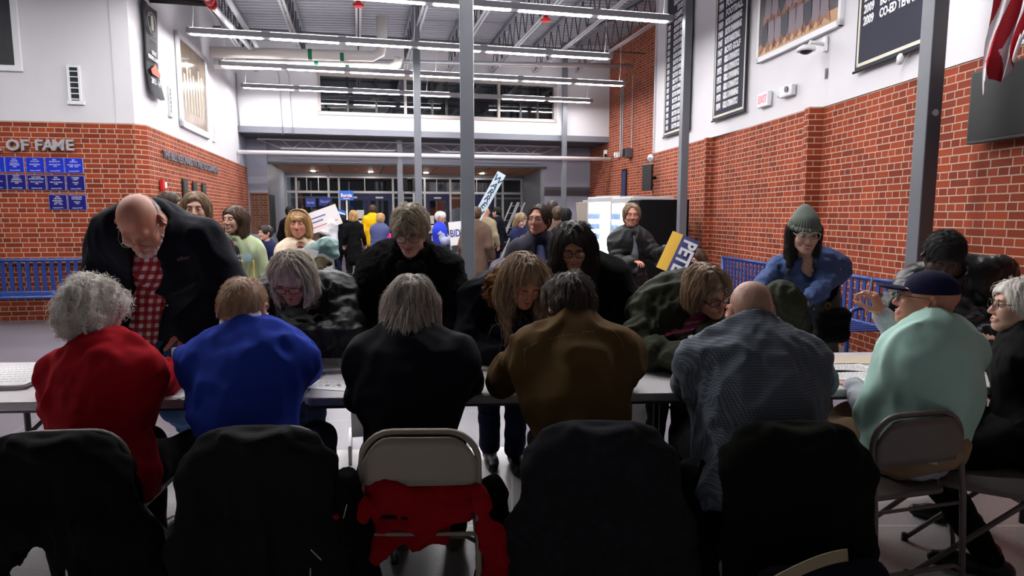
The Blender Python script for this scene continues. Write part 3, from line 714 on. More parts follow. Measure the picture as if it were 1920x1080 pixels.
# banner 2 (fully seen)
e,w=tbanner(Q0,Q1,(1336,228),(1396,208),3.0,'navy championship banner with white text, the one left of the team photo',[],'')
L2=['1946','1950','1952','1953','1954','1958','1959','1960','1965','1967','1971','1972','1972','1973','1973','1974']
L3=['BOYS SWIMMING','BOYS SWIMMING','BOYS SWIMMING','BOYS SWIMMING','FOOTBALL','FOOTBALL','BOYS SWIMMING','BOYS SWIMMING','BOYS BASKETBALL','BOYS GOLF','GIRLS GYMNASTICS','GIRLS GYMNASTICS','GIRLS SWIMMING','GIRLS GYMNASTICS','GIRLS SWIMMING','GIRLS GYMNASTICS']
def lines(e,w,z0,dz,A,B,s):
    for i,(a,c) in enumerate(zip(A,B)):
        z=z0-i*dz
        text('lettering',a,s,fr(.12,-.008,z),M_letw,e,align='LEFT',bold=.006,sx=.62)
        wd=max(len(c),8)
        text('lettering',c,s,fr(w*.34,-.008,z),M_letw,e,align='LEFT',bold=.006,sx=min(.95,(w*.56)/(wd*.68*s)))
DZ=.142
lines(e,w,.2+15*DZ,DZ,L2,L3,.135)
text('lettering','CHAMPIONS',.15,fr(w*.55,-.008,.2+16.4*DZ),M_letw,e,bold=.003,sx=.8); text('lettering','STATE',.15,fr(w*.55,-.008,.2+17.6*DZ),M_letw,e,bold=.003,sx=.8)
e,w=tbanner(Q0,Q1,(1244,258),(1292,243),2.72,'narrow navy championship banner partly hidden by the column beside the vending machine',[],'')
A=['1928','1928','1929','1930','1931','1931','1935','1936','1936','1937','1937','1938','1940','1940','1942','1944','1945']
B=['FOOTBALL','BOYS GOLF','BOYS GOLF','BOYS SWIMMING','BOYS GOLF','BOYS SWIMMING','BOYS GOLF','BOYS SWIMMING','BOYS GOLF','BOYS TRACK','BOYS SWIMMING','BOYS SWIMMING','BOYS GOLF','BOYS SWIMMING','BOYS GOLF','BOYS TRACK','BOYS GOLF']
lines(e,w,.16+16*.12,.12,A,B,.11)
text('lettering','ROOSEVELT',.17,fr(w*.52,-.008,2.58),M_letw,e,bold=.002,sx=.62); text('lettering','HIGH SCHOOL\nSTATE\nCHAMPIONS',.13,fr(w*.55,-.008,2.34),M_letw,e,bold=.002,sx=.7)
e,w=tbanner(T0,T1,(1603,133),(1748,84),2.0,'large navy banner with tennis years, beside the grey column near the television',[],'')
for i,(a,c) in enumerate((('2009','CO-ED TENNIS'),('2009','BOYS TENNIS'),('2006','GIRLS TENNIS'),('2004','GIRLS TENNIS'),('2003','BOYS TENNIS'))):
    text('lettering',a,.125,fr(.12,-.008,.50+i*.122),M_letw,e,align='LEFT',bold=.004,sx=.72); text('lettering',c,.125,fr(.40,-.008,.50+i*.122),M_letw,e,align='LEFT',bold=.004,sx=.70)
# team photo
x0,z0=onwall(1421,120,Q0,Q1,.04); 
a=math.atan2(Q1[1]-Q0[1],Q1[0]-Q0[0]); n=(math.sin(a),-math.cos(a)); x1,z1=onwall(1579,46,Q0,Q1,.04); w=x1-x0
e=empty('team_photo',(Q0[0]+math.cos(a)*x0+n[0]*.04,Q0[1]+math.sin(a)*x0+n[1]*.04,(z0+z1)/2),a,'large team photograph in a white frame high on the right wall','picture')
h=1.5; b=MB(); b.box(0,w,-.03,.02,0,.07); b.box(0,w,-.03,.02,h,h+.07); b.box(0,.05,-.03,.02,0,h); b.box(w-.05,w,-.03,.02,0,h); b.obj('frame',M_letw,e)
b=MB(); b.box(.04,w-.04,-.02,-.01,.06,.22); b.obj('floor_print',mat('court_print',(176,132,88),.5,noise=.1),e)
b=MB(); b.box(.04,w-.04,-.02,-.01,.22,h); b.obj('print',mat('crowd_print',(56,44,50),.5,noise=.5,nscale=9),e)
M_skp=mat('printed_skin',(150,98,74),.6); M_jer=mat('printed_jersey',(120,106,116),.6); M_nvp=mat('printed_navy',(30,30,48),.6)
for r in range(3):
    for k in range(9):
        x=.2+k*(w-.35)/9+(r%2)*.08; zz=.36+r*.36; 
        b=MB(); b.lathe([(0,-.004),(.05,-.004),(.05,.0)],10,fr(x,-.022-.001*r,zz+.2)); b.m=1 if (k+r)%3 else 2; b.prism([(-.09,-.18),(.09,-.18),(.07,.13),(-.07,.13)],0,.003,fr(x,-.022-.001*r,zz)); b.m=0; b.prism([(-.13,-.26),(-.02,-.2),(-.09,-.1)],0,.004,fr(x,-.022-.001*r,zz)); b.prism([(.13,-.26),(.02,-.2),(.09,-.1)],0,.004,fr(x,-.022-.001*r,zz))
        b.obj('printed_player',[M_skp,M_jer,M_nvp],e)
# dome camera
e=wthing('security_camera',1548,88,Q0,Q1,'white dome security camera on a wall bracket below the team photo','camera')
b=MB(); b.box(-.03,.05,-.03,.0,-.06,.12); b.obj('bracket',M_letw,e,bevel=.008)
b=MB(); b.tube([(0,-.02,.03),(0,-.2,.05),(0,-.22,.0)],.022,10); b.obj('arm',M_letw,e,smooth=True)
b=MB(); b.lathe([(.0,.03),(.06,.03),(.105,.0),(.11,-.03),(.1,-.04),(.0,-.04)],20,Matrix.Translation((0,-.25,-.02))); b.obj('housing',M_letw,e,smooth=True)
b=MB(); b.lathe([(.0,-.075),(.03,-.072),(.06,-.058),(.075,-.04)],18,Matrix.Translation((0,-.25,-.02))); b.obj('dome',M_black,e,smooth=True)
e=wthing('wall_opening',1549,138,Q0,Q1,'small dark hole in the white wall below the dome camera','hole'); b=MB(); b.box(-.02,.02,-.004,0,-.06,.06); b.obj('hole',M_black,e)
e=wthing('exit_sign',1437,187,Q0,Q1,'white exit sign with faint red EXIT letters','exit sign')
b=MB(); b.box(-.15,.15,-.06,0,-.1,.1); b.obj('housing',M_letw,e,bevel=.01); text('lettering','EXIT',.15,fr(0,-.064,0),mat('exit_red',(236,112,120),.5,em=.35),e,ext=.001,sx=.75,bold=.003)
e=wthing('emergency_light',1481,171,Q0,Q1,'white emergency light box right of the exit sign','emergency light')
b=MB(); b.box(-.15,.15,-.07,0,-.07,.07); b.obj('housing',M_letw,e,bevel=.012)
b=MB(); b.lathe([(.0,0),(.035,0),(.04,.02),(.0,.02)],16,fr(.05,-.07,.015)); b.obj('lamp',M_dgray,e); b=MB(); b.lathe([(.02,0),(.035,.03),(.0,.03)],14,Matrix.Translation((-.17,-.04,-.02))@Matrix.Rotation(R_(-90),4,'Y')); b.obj('side_lamp',M_letw,e)
e=wthing('motion_sensor',1700,110,T0,T1,'white oval sensor with loose wire under the tennis banner','sensor')
b=MB(); b.lathe([(0,-.055),(.02,-.05),(.033,-.02),(.035,.02),(.02,.05),(0,.055)],16,Matrix.Translation((-.02,-.05,0))@Matrix.Rotation(R_(12),4,'Y')); b.obj('body',M_letw,e,smooth=True); b=MB(); b.tube([(0,-.04,-.02),(.05,-.03,0),(.08,-.02,.06),(.08,0,.11)],.004,5); b.obj('wire',M_cream,e)
# television
e=wthing('television',1905,190,T0,T1,'large black flat television on the right brick wall under the flag','television',off=.10)
x0,z0=wloc(1815,272,e,T0,T1,.10); _,zt=wloc(1815,139,e,T0,T1,.10)
b=MB(); b.box(x0,x0+1.45,-.02,.05,z0,zt); b.obj('case',M_black,e,bevel=.006); b=MB(); b.box(x0+.02,x0+1.43,-.024,-.02,z0+.03,zt-.02); b.obj('screen',mat('tv_screen',(8,9,10),.4,spec=.25),e)
b=MB(); b.box(x0+.4,x0+1.0,.05,.12,z0+.2,zt-.2); b.obj('wall_bracket',M_dgray,e)
# flag : folded hanging cloth
M_fred=mat('flag_red',(176,30,44),.8,bump=.1,bscale=300); M_fwh=mat('flag_white',(226,218,224),.8,bump=.1,bscale=300)
c=PY(1898,40,4.7)
e=empty('hanging_flag',c,R_(-60),'red and white striped flag hanging in folds over the television','flag')
b=MB(); nu,nv=110,110
def fp(s,t):   # s across 0..1 , t down 0..1
    x=(s-.5)*.34+.045*math.sin(t*3+1); y=.035*math.sin(s*17+1.5*t)+.05*math.sin(s*6-t*2); z=.42-t*.86+.10*s-.05*math.sin(s*4+2)+ (.05*math.sin(s*9) if t>.8 else 0)
    pin=1-.42*max(0,t-.55)/.45; return (x*pin-.05*max(0,t-.5),y,z)
V=[];Fa=[];mi=[]
for i in range(nv+1):
    for j in range(nu+1): V.append(fp(j/nu,i/nv))
n0=len(V)
for v in V[:n0]: V.append((v[0],v[1]+.004,v[2]))
for i in range(nv):
    for j in range(nu):
        a=i*(nu+1)+j; f=(a,a+1,a+nu+2,a+nu+1); sband=int(((j/nu)*1.0+.55*i/nv*(1 if i/nv<.72 else -1.3))*4.2+20)%2
        Fa.append(f);mi.append(sband);Fa.append(tuple(n0+q for q in reversed(f)));mi.append(sband)
obj('cloth',V,Fa,None,e,smooth=True,mats=[M_fred,M_fwh],midx=mi)
b=MB(); b.tube([(-.2,0,.5),(.25,.0,.48),(.5,.35,.5)],.014,8); b.obj('staff',M_wood,e)
# things on the far right brick wall
B0,B1=W(10.16,0),W(10.16,-3.4)
for i,(px,y0,y1,r) in enumerate(((1165.5,148,290,.02),(1169,148,290,.016),(1187,140,283,.012))):
    lx,z0=onwall(px,y0,B0,B1,.03); _,z1=onwall(px,y1,B0,B1,.03); q=W(10.16-.03,-lx)
    b=MB(); b.tube([(q.x,q.y,z0),(q.x,q.y,z1)],r,6); tag(b.obj('conduit',M_joist,None),'thin vertical conduit on the far right brick wall, '+['left one','middle one','right one'][i],'conduit','conduits on the far right brick wall')
def wbox(name,px,py,w,h,d,m,lab,cat_,parts=None):
    e=wthing(name,px,py,B0,B1,lab,cat_); b=MB(); b.box(-w/2,w/2,-d,0,-h/2,h/2); b.obj('housing',m,e,bevel=.01)
    return e
e=wbox('emergency_light',1161,291,.2,.14,.1,M_letw,'white emergency light at the foot of the conduits','emergency light'); b=MB(); b.lathe([(0,0),(.05,0),(.06,.04)],12,fr(.0,-.1,.02)); b.obj('lamp',M_letw,e)
e=wbox('wall_speaker',1183,287,.22,.24,.2,M_dgray,'dark grey speaker on the far right brick wall','speaker'); b=MB(); b.box(-.09,.09,-.205,-.2,-.1,.1); b.obj('speaker_grille',M_black,e)
e=wbox('wall_clock',1138,291,.05,.3,.1,M_letw,'small white device where the cross pipe meets the far right brick wall','alarm'); b=MB(); b.lathe([(0,0),(.05,0),(.05,.05)],12,fr(.08,-.05,-.02)); b.obj('horn',M_black,e)
e=wthing('wall_picture',1171,346,B0,B1,'tall narrow dark framed picture beyond the vending machines','picture'); b=MB(); b.box(-.16,.16,-.03,0,-.42,.42); b.obj('frame',M_black,e); b=MB(); b.box(-.12,.12,-.035,-.03,-.36,.36); b.obj('print',mat('navy_print',(52,56,92),.4,noise=.3),e)
e=empty('monitor',PY(1214,333,13.6),R_(-55),'black monitor hung beside the near brick wall above the machines','monitor'); b=MB(); b.box(-.13,.13,-.03,.03,-.27,.27); b.obj('case',M_black,e,bevel=.008); b=MB(); b.box(-.02,.02,.03,.3,-.03,.03); b.obj('bracket',M_black,e)
e=empty('convex_mirror',PY(1220,297,13.6),R_(-50),'small round silver device above the hung monitor','mirror'); b=MB(); b.lathe([(0,.03),(.06,.02),(.09,0),(.0,0)],16,fr(0,0,0)); b.obj('dish',M_pipe,e,smooth=True); b=MB(); b.box(-.01,.01,0,.25,-.01,.01); b.obj('bracket',M_letw,e)
# ================================================================= FURNITURE
# benches
def bench(loc,rz,L,lab):
    e=empty('bench',loc,rz,lab,'bench','blue slatted metal benches'); zt,zr=.88,.44
    b=MB(); b.tube([(0,0,zt),(L,0,zt)],.024,10); b.obj('top_rail',M_blue,e,smooth=True)
    b=MB(); b.tube([(0,0.0,zr-.02),(L,0.0,zr-.02)],.022,10); b.obj('lower_rail',M_blue,e,smooth=True)
    n=int(L/.105)
    for i in range(n):
        x=.07+i*.105; b=MB(); b.box(x,x+.05,-.006,.006,zr-.02,zt); b.obj('back_slat',M_blue,e)
    for i in range(n):
        x=.07+i*.105; b=MB(); b.box(x,x+.05,-.5,-.02,zr-.03,zr-.018); b.obj('seat_slat',M_blue,e)
    b=MB(); b.tube([(0,-.5,zr-.035),(L,-.5,zr-.035)],.022,10); b.obj('front_rail',M_blue,e,smooth=True)
    for x in (0,L):
        b=MB(); b.tube([(x,.03,0),(x,0,.35),(x,0,zt+.01)],.026,10); b.obj('leg',M_blue,e,smooth=True)
        b=MB(); b.tube([(x,-.5,0),(x,-.5,.56),(x,-.46,.63),(x,-.4,.65),(x,0,.65)],.022,10); b.obj('arm_frame',M_blue,e,smooth=True)
        b=MB(); b.tube([(x,.02,.16),(x,-.5,.16)],.018,8); b.obj('brace',M_blue,e)
    return e
g=math.atan2(HB[1]-HA[1],HB[0]-HA[0])
bench(Vector((-8.35,9.447-.178*(8.35-5.45)-.08,0)),g,2.3,'blue slatted metal bench against the left brick wall')
bench(Vector((3.22,9.75,0)),R_(-83.5),1.55,'blue slatted metal bench at the right wall behind the green parka')
bench(Vector((3.5,7.55,0)),R_(-84),1.55,'blue slatted metal bench behind the woman in the knit beanie')
# vending machines
M_mblk=mat('machine_black',(9,9,10),.75,spec=.15)
def machine(x,y,w,d,h,rz,name,lab,lit=False):
    e=empty(name,(x,y,0),rz,lab,'vending machine' if 'vend' in name else 'machine')
    b=MB(); b.box(0,w,0,d,.06,h); b.obj('cabinet',M_mblk if not lit else mat('machine_white',(190,192,198),.4),e,bevel=.012)
    b=MB(); b.box(.04,w-.04,.05,d-.05,0,.06); b.obj('base',M_black,e)
    b=MB(); b.box(.02,w-.02,-.03,0,.08,h-.02); b.obj('door',M_mblk if not lit else M_fr,e,bevel=.006)
    if lit:
        b=MB(); b.box(.08,w-.28,-.035,-.03,.45,h-.12); b.obj('window',emis('machine_glow',(.8,.9,1),3.0),e)
        for k in range(5):
            b=MB(); z=.55+k*.22
            for j in range(6): b.lathe([(.03,0),(.03,.11),(.012,.15)],8,Matrix.Translation((.14+j*.075,-.045,z)))
            b.obj('products',mat('bottles_blue',(150,172,205),.4),e)
        b=MB(); b.box(w-.2,w-.06,-.04,-.03,.9,1.4); b.obj('keypad',M_black,e); b=MB(); b.box(.1,w-.3,-.04,-.03,.18,.36); b.obj('delivery_slot',M_black,e)
    else:
        b=MB(); b.box(w-.2,w-.06,-.04,-.03,.9,1.4); b.obj('keypad',M_dgray,e)
    return e
rzm=R_(-83.5)
machine(2.09,11.55,.72,.84,1.78,rzm,'vending_machine','large black vending machine seen from its side next to the grey column')
machine(1.98,12.75,.95,.84,1.86,R_(-76),'vending_machine','white vending machine with lit window just behind the black machine',True)
machine(1.72,14.6,1.15,.84,1.92,R_(-62),'vending_machine','brightly lit white vending machine farthest along the right wall',True)
for i in range(4):
    e=empty('folded_table',(2.05+i*.16,16.3-.12*i,0),R_(-50),'beige folded table leaning upright beyond the vending machines, %s'%['leftmost','second from left','third from left','rightmost'][i],'folded table','folded tables leaning by the right wall')
    M=Matrix.Rotation(R_(7),4,'X'); b=MB(); b.box(-.37,.37,-.025,.025,.02,1.85+.05*i,M); b.obj('tabletop',mat('beige_panel',(150,142,132),.6),e,bevel=.01); b=MB(); b.box(-.34,-.3,.025,.05,.3,1.5,M); b.box(.3,.34,.025,.05,.3,1.5,M); b.obj('folded_leg',M_dgray,e)
# folded ladders / rails leaning near far right doors
for i in range(2):
    e=empty('folded_rack',W(7.7+i*.25,3.2,0),TH+R_(0),'white folded rack leaning in front of the right doors, '+('nearer' if i==0 else 'one behind'),'rack')
    b=MB(); b.bar((-.55,0,.02),(.35,.2,1.95),.05,.03); b.bar((-.35,0,.02),(.55,.2,1.95),.05,.03)
    b.obj('side_rail',M_letw,e)
    b=MB()
    for k in range(8): t=(k+.5)/8; b.bar((-.55+.9*t,.2*t,1.95*t),(-.35+.9*t,.2*t,1.95*t),.025,.02)
    b.obj('rung',M_fr,e)
# ---------------------------------------------------------------- registration tables
M_top=mat('table_top_plastic',(206,202,204),.38,noise=.03,nscale=8,bump=.06,bscale=400); M_tleg=mat('table_leg_black',(28,27,28),.4)
def rrect(x0,x1,y0,y1,r,n=6):
    P=[]
    for cx,cy,a in ((x1-r,y1-r,0),(x0+r,y1-r,90),(x0+r,y0+r,180),(x1-r,y0+r,270)):
        for k in range(n+1): t=R_(a+90*k/n); P.append((cx+r*math.cos(t),cy+r*math.sin(t)))
    return P
TB=Vector((-.905,2.678,0))
def table(s,L,lab,dy=0):
    o_=TB+Vector((math.cos(ta)*s,math.sin(ta)*s,0)); e=empty('folding_table',o_,ta,lab,'table','folding tables in a row')
    b=MB(); P=rrect(0,L,dy,.76+dy,.055); b.prism(P,.700,.74); b.obj('tabletop',M_top,e,bevel=.008)
    b=MB(); P=rrect(.02,L-.02,.02+dy,.74+dy,.04); b.prism(P,.685,.705); b.obj('underside',M_dgray,e)
    for x in (.25,L-.25):
        b=MB(); 
        for y in (.12+dy,.64+dy): b.tube([(x,y,.69),(x,y,.02)],.015,8)
        b.tube([(x,.12+dy,.12),(x,.64+dy,.12)],.012,8)
        b.obj('leg',M_tleg,e)
        b=MB(); b.tube([(x,.38+dy,.3),(x+(.42 if x<L/2 else -.42),.38+dy,.69)],.011,6); b.obj('leg_brace',M_tleg,e)
    return e
table(0,1.83,'pale folding table in the middle of the row')
table(-1.84,1.83,'pale folding table at the left end of the row')
table(1.84,1.83,'pale folding table at the right end of the row',.02)
def tb(x,y,z=.741): 
    """a point on the tables: x along the row from the seam, y from the near edge"""
    return TB+Vector((math.cos(ta)*x-math.sin(ta)*y,math.sin(ta)*x+math.cos(ta)*y,z))
def tpix(px,py): return PZ(px,py,.742)
# ================================================================= PEOPLE
def V3(*a): return np.array(a if len(a)>1 else a[0],dtype=np.float64)
def nrm(v): v=np.asarray(v,dtype=np.float64); return v/(np.linalg.norm(v)+1e-12)
def A3(v): return np.array([v[0],v[1],v[2]],dtype=np.float64)
def px3(px,py,Y): return A3(PY(px,py,Y))
def ik(a,c,l1,l2,pole):
    d=c-a; L=np.linalg.norm(d); u=d/L
    if L>(l1+l2)*.995: f=L/(l1+l2)*1.005; l1*=f;l2*=f
    x=(l1*l1-l2*l2+L*L)/(2*L); y=math.sqrt(max(l1*l1-x*x,0))
    p=np.asarray(pole,dtype=np.float64); p=p-u*(p@u); p=nrm(p)
    return a+u*x+p*y
# ---- materials
def skin(name,c,rough=.5):
    if name in _M: return _M[name]
    m=mat(name,c,rough,noise=.08,nscale=18,bump=.08,bscale=260); b=m.node_tree.nodes['Principled BSDF']
    b.inputs['Subsurface Weight'].default_value=.12; b.inputs['Subsurface Radius'].default_value=(.8,.3,.15); b.inputs['Subsurface Scale'].default_value=.01
    return m
SK={'fair':skin('skin_fair',(204,156,136)),'pink':skin('skin_pink',(196,134,112)),'warm':skin('skin_warm',(186,134,108)),'dark':skin('skin_dark',(66,44,36))}
M_lip=mat('lips',(164,84,80),.4); M_eye=mat('eye_white',(186,176,168),.2); M_iris=mat('iris_dark',(42,30,24),.15); M_brow={}
M_gfr=mat('glasses_frame_dark',(26,16,14),.3); M_gwire=mat('glasses_wire',(150,146,140),.25,metal=.8); M_glens=glass('spectacle_lens',(.95,.96,.97),.035,.02)
def hairmat(name,c1,c2,rough=.5,streak=.35):
    if name in _M: return _M[name]
    m,t,b=nt(name); N=t.nodes;L=t.links
    at=N.new('ShaderNodeAttribute'); at.attribute_name='tone'
    n=N.new('ShaderNodeTexNoise'); n.inputs['Scale'].default_value=28; n.inputs['Detail'].default_value=5
    tc=N.new('ShaderNodeTexCoord'); mp=N.new('ShaderNodeMapping'); mp.inputs['Scale'].default_value=(2.2,2.2,.5); L.new(tc.outputs['Object'],mp.inputs[0]); L.new(mp.outputs[0],n.inputs['Vector'])
    ad=N.new('ShaderNodeMath'); ad.operation='ADD'; L.new(at.outputs['Fac'],ad.inputs[0]); L.new(n.outputs['Fac'],ad.inputs[1])
    mr=N.new('ShaderNodeMapRange'); mr.inputs['From Min'].default_value=.45; mr.inputs['From Max'].default_value=1.35; L.new(ad.outputs[0],mr.inputs['Value'])
    mx=N.new('ShaderNodeMix'); mx.data_type='RGBA'; mx.inputs['A'].default_value=lin(c1); mx.inputs['B'].default_value=lin(c2); L.new(mr.outputs[0],mx.inputs['Factor'])
    L.new(mx.outputs['Result'],b.inputs['Base Color']); b.inputs['Roughness'].default_value=rough; b.inputs['Specular IOR Level'].default_value=.5
    _M[name]=m; return m
# ---- frame of a head
def hframe(gaze,up=(0,0,1),roll=0):
    Fv=nrm(gaze); U=np.asarray(up,dtype=np.float64); U=U-Fv*(U@Fv)
    if np.linalg.norm(U)<.05: U=np.array([0,1.,0])-Fv*Fv[1]
    U=nrm(U); Rv=np.cross(Fv,U)
    if roll: c,s=math.cos(roll),math.sin(roll); Rv,U=Rv*c+U*s,U*c-Rv*s
    return np.stack([Rv,Fv,U],1)
def head_field(h,neckl=None,fem=True,bald=False,smile=0,full=0,hood=0,nr=.052):
    f=Fld(h); w=.95 if fem else 1.0
    f.ell((0,-.018,.032),(.076*w,.096,.086),k=.02)
    f.ell((0,.028,-.028),(.060*w+full,.064,.080),k=.03)
    jr=.026 if fem else .031
    for s in (-1,1):
        f.cone((s*.045*w,-.005,-.045),(s*.016,.066,-.092),.03+full,jr-.008,k=.03)
        f.ell((s*.038*w,.062,-.028),(.024+full,.026,.026),k=.025)
    f.ell((0,.073,-.097),(.02,.018,.016),k=.025)
    f.cone((-.034,.077,.026),(.034,.077,.026),.013,k=.02)
    if h<.009:
        for s in (-1,1): f.ell((s*.032,.098,.004),(.018,.014,.0125),k=.014,op='s')
        f.cone((0,.086,.014),(0,.110,-.030),.0075,.0115,k=.012)
        for s in (-1,1): f.ell((s*.012,.098,-.037),(.0085,.011,.0075),k=.008); 
        f.cone((-.018,.088,-.064),(.018,.088,-.064),.0095,k=.012); f.ell((0,.093,-.073),(.018,.01,.007),k=.008)
        f.cone((-.022,.1025,-.067),(.022,.1025,-.067),.0022,k=.003,op='s')
        for s in (-1,1): f.ell((s*.0325,.081,.003),(.0135,.0125,.0105),k=.004)   # closed lids / eyeball bulge
    else:
        f.cone((0,.085,.01),(0,.108,-.032),.008,.012,k=.012)
        for s in (-1,1): f.ell((s*.032,.1,.004),(.016,.012,.01),k=.012,op='s')
    c,s_=math.cos(.65),math.sin(.65)
    for s in (-1,1):
        Mx=np.array([[c,s*s_,0],[-s*s_,c,0],[0,0,1]])
        f.ell((s*(.087*w),-.018,-.006),(.008,.022,.034),Mx,k=.008); 
        if h<.006: f.ell((s*(.096*w),-.011,.0),(.006,.012,.019),Mx,k=.004,op='s')
    if neckl is not None:
        f.cone((0,-.035,-.045),tuple(neckl*.55+V3(0,-.02,-.05)*.45),nr*.98,nr,k=.02); f.cone(tuple(neckl*.55+V3(0,-.02,-.05)*.45),tuple(neckl),nr,nr*1.15,k=.02)
    return f
def hand_parts(f,wr,d,pn,right,curl=.5,scale=1,spread=.1,pinch=False):
    """palm and five fingers; d wrist->fingers, pn the way the palm faces"""
    d=nrm(d);pn=nrm(np.asarray(pn)-d*(np.asarray(pn)@d)); th=np.cross(d,pn)*(1 if right else -1); S=scale
    f.cone(wr-d*.03,wr+d*.01,.024*S,.026*S,k=.015,sq=(pn,.75))
    for i,o in enumerate((.027,.009,-.009,-.026)):
        f.cone(wr+d*.015+th*o*.6*S,wr+d*.082*S+th*o*S,.0155*S,.0115*S,k=.012,sq=None)
    Ls=(.040,.045,.042,.033)
    for i,o in enumerate((.030,.010,-.010,-.029)):
        p=wr+d*.086*S+th*o*S; a=curl*(1.0+.12*i); dd=nrm(d+th*(o*spread*12)); r=.0088*S
        for seg in range(3):
            ang=a*(seg+1)*(.75 if seg==0 else .8); q=dd*math.cos(ang)+pn*math.sin(ang)
            n_=p+q*Ls[i]*S*(1 if seg==0 else .68 if seg==1 else .56); f.cone(p,n_,r,r*.92,k=.003); p=n_; r*=.92
    p=wr+d*.022*S+th*.028*S; q=nrm(d*.7+th*.75+pn*(.35 if not pinch else .7)); n_=p+q*.042*S; f.cone(p,n_,.0145*S,.0115*S,k=.012)
    q=nrm(d*.9+th*(.25 if not pinch else -.1)+pn*(.35 if not pinch else .8)); f.cone(n_,n_+q*.032*S,.011*S,.0095*S,k=.004); f.cone(n_+q*.032*S,n_+q*.032*S+nrm(q+pn*.3)*.024*S,.0095*S,.0082*S,k=.003)
class Person:
    def __init__(P,label,cat_='person',hip=None,nb=None,head=None,gaze=(0,-1,0),fwd=(0,-1),s=1.0,sw=.185,hs=1.0,roll=0,tone='fair',fem=True,
                 hands=None,poles=None,feet=None,knees=None,h=.009,hh=.0045,full=0,bulk=0,curl=(.5,.5),palms=None,hdirs=None,eyes=True,shv=None,shoff=None,group=None,bend=None,elbows=None,up=(0,0,1),pinch=(False,False),nr=.052,brow=None,smile=0):
        P.__dict__.update(locals()); del P.__dict__['P']
        P.hip=A3(hip);P.nb=A3(nb);P.head=A3(head);P.f=nrm(V3(fwd[0],fwd[1],0));P.r=nrm(np.cross(P.f,V3(0,0,1)))
        P.sp=nrm(P.nb-P.hip); P.nf=nrm(np.cross(V3(0,0,1) if abs(P.sp[2])<.01 else P.sp,-P.r))
        if P.nf@P.f<0 and P.sp[2]>.3: P.nf=-P.nf
        P.rs=P.r if shv is None else nrm(A3(shv))     # shoulder line, towards the person's right
        so=V3(0,0,0) if shoff is None else A3(shoff)
        P.shR=P.nb-P.sp*.105*s+P.rs*sw+so; P.shL=P.nb-P.sp*.105*s-P.rs*sw+so
        P.la,P.lf=.285*s,.25*s
        P.wrL,P.wrR=A3(hands[0]),A3(hands[1]); pl=poles or ((0,0,-1),(0,0,-1))
        P.elL=ik(P.shL,P.wrL,P.la,P.lf,pl[0]); P.elR=ik(P.shR,P.wrR,P.la,P.lf,pl[1])
        if elbows:
            if elbows[0] is not None: P.elL=A3(elbows[0])
            if elbows[1] is not None: P.elR=A3(elbows[1])
        P.hjL=P.hip-P.r*.09*s; P.hjR=P.hip+P.r*.09*s
        if feet is None: feet=(P.hip*V3(1,1,0)-P.r*.11,P.hip*V3(1,1,0)+P.r*.11)
        P.anL,P.anR=[A3(q)+V3(0,0,.085) for q in feet]; kn=knees or (P.f,P.f)
        P.knL=ik(P.hjL,P.anL,.44*s,.42*s,kn[0]); P.knR=ik(P.hjR,P.anR,.44*s,.42*s,kn[1])
        P.M=hframe(gaze,up,roll)
        P.org=V3(P.hip[0],P.hip[1],0); P.e=empty('person',Vector(P.org),0,label,'person',group)
        P.neckl=(P.M.T@(P.nb-P.head))/hs
        P.mid=P.hip+(P.nb-P.hip)*.5+(A3(bend) if bend is not None else 0)
    def loc(P,V): return np.asarray(V)-P.org
    def hw(P,V): return (np.asarray(V)*P.hs)@P.M.T+P.head-P.org
    def put(P,name,V,Q,m,smooth=True,**k): return obj(name,P.loc(V),Q,m,P.e,smooth=smooth,**k)
    def torso(P,f,g=0,low=0,disp=None,belly=0,k=.05,chest=1.0,sqf=.70,top=.06):
        s=P.s; sq=(P.nf,sqf); w=P.bulk
        a=P.hip-P.sp*low; f.cone(a,P.mid,.172*s+g+w+belly*.5,.15*s+g+w+belly,k=k,sq=sq,disp=disp)
        f.cone(P.mid,P.nb-P.sp*.14*s,.15*s+g+w+belly,.163*s*chest+g+w,k=k,sq=sq,disp=disp)
        for S_ in (P.shL,P.shR):
            q=S_*.80+P.nb*.2-P.sp*.05*s
            f.cone(q,P.mid*.45+(S_*.75+(P.shL+P.shR)*.125)*.55,.072*s+g,.085*s+g+w,k=.07,sq=(P.nf,.85))      # lats under the arm
            f.cone(S_*.92+P.nb*.08+P.sp*.01,P.nb-P.sp*.005,.044*s+g*.9,.046*s+g*.5,k=.09)
        Mt=np.stack([P.rs,nrm(np.cross(P.sp,P.rs)),P.sp],1)
        f.ell(P.nb-P.sp*.19*s-P.nf*.004,(P.sw*1.02+g*.6,.088*s+g*.9+w*.5,.19*s+g),Mt,k=.10)
        f.cone(P.nb-P.sp*.10*s,P.nb-P.sp*.03,.10*s+g,.060*s+g*.5,k=.08,sq=(P.nf,.85))
    def arm(P,f,side,g=0,disp=None,upto=1.0,k=.03,start=0,w=1.0):
        s=P.s;sh,el,wr=(P.shL,P.elL,P.wrL) if side=='L' else (P.shR,P.elR,P.wrR)
        if upto<=1 and upto<.5: f.cone(sh,sh+(el-sh)*upto*2,.055*s*w+g,.051*s*w+g,k=k,disp=disp); return
        f.cone(sh,el,.054*s*w+g,.047*s*w+g,k=k*1.6,disp=disp); f.cone(el,el+(wr-el)*upto,.046*s*w+g,.033*s*w+g,k=k*.7,disp=disp)
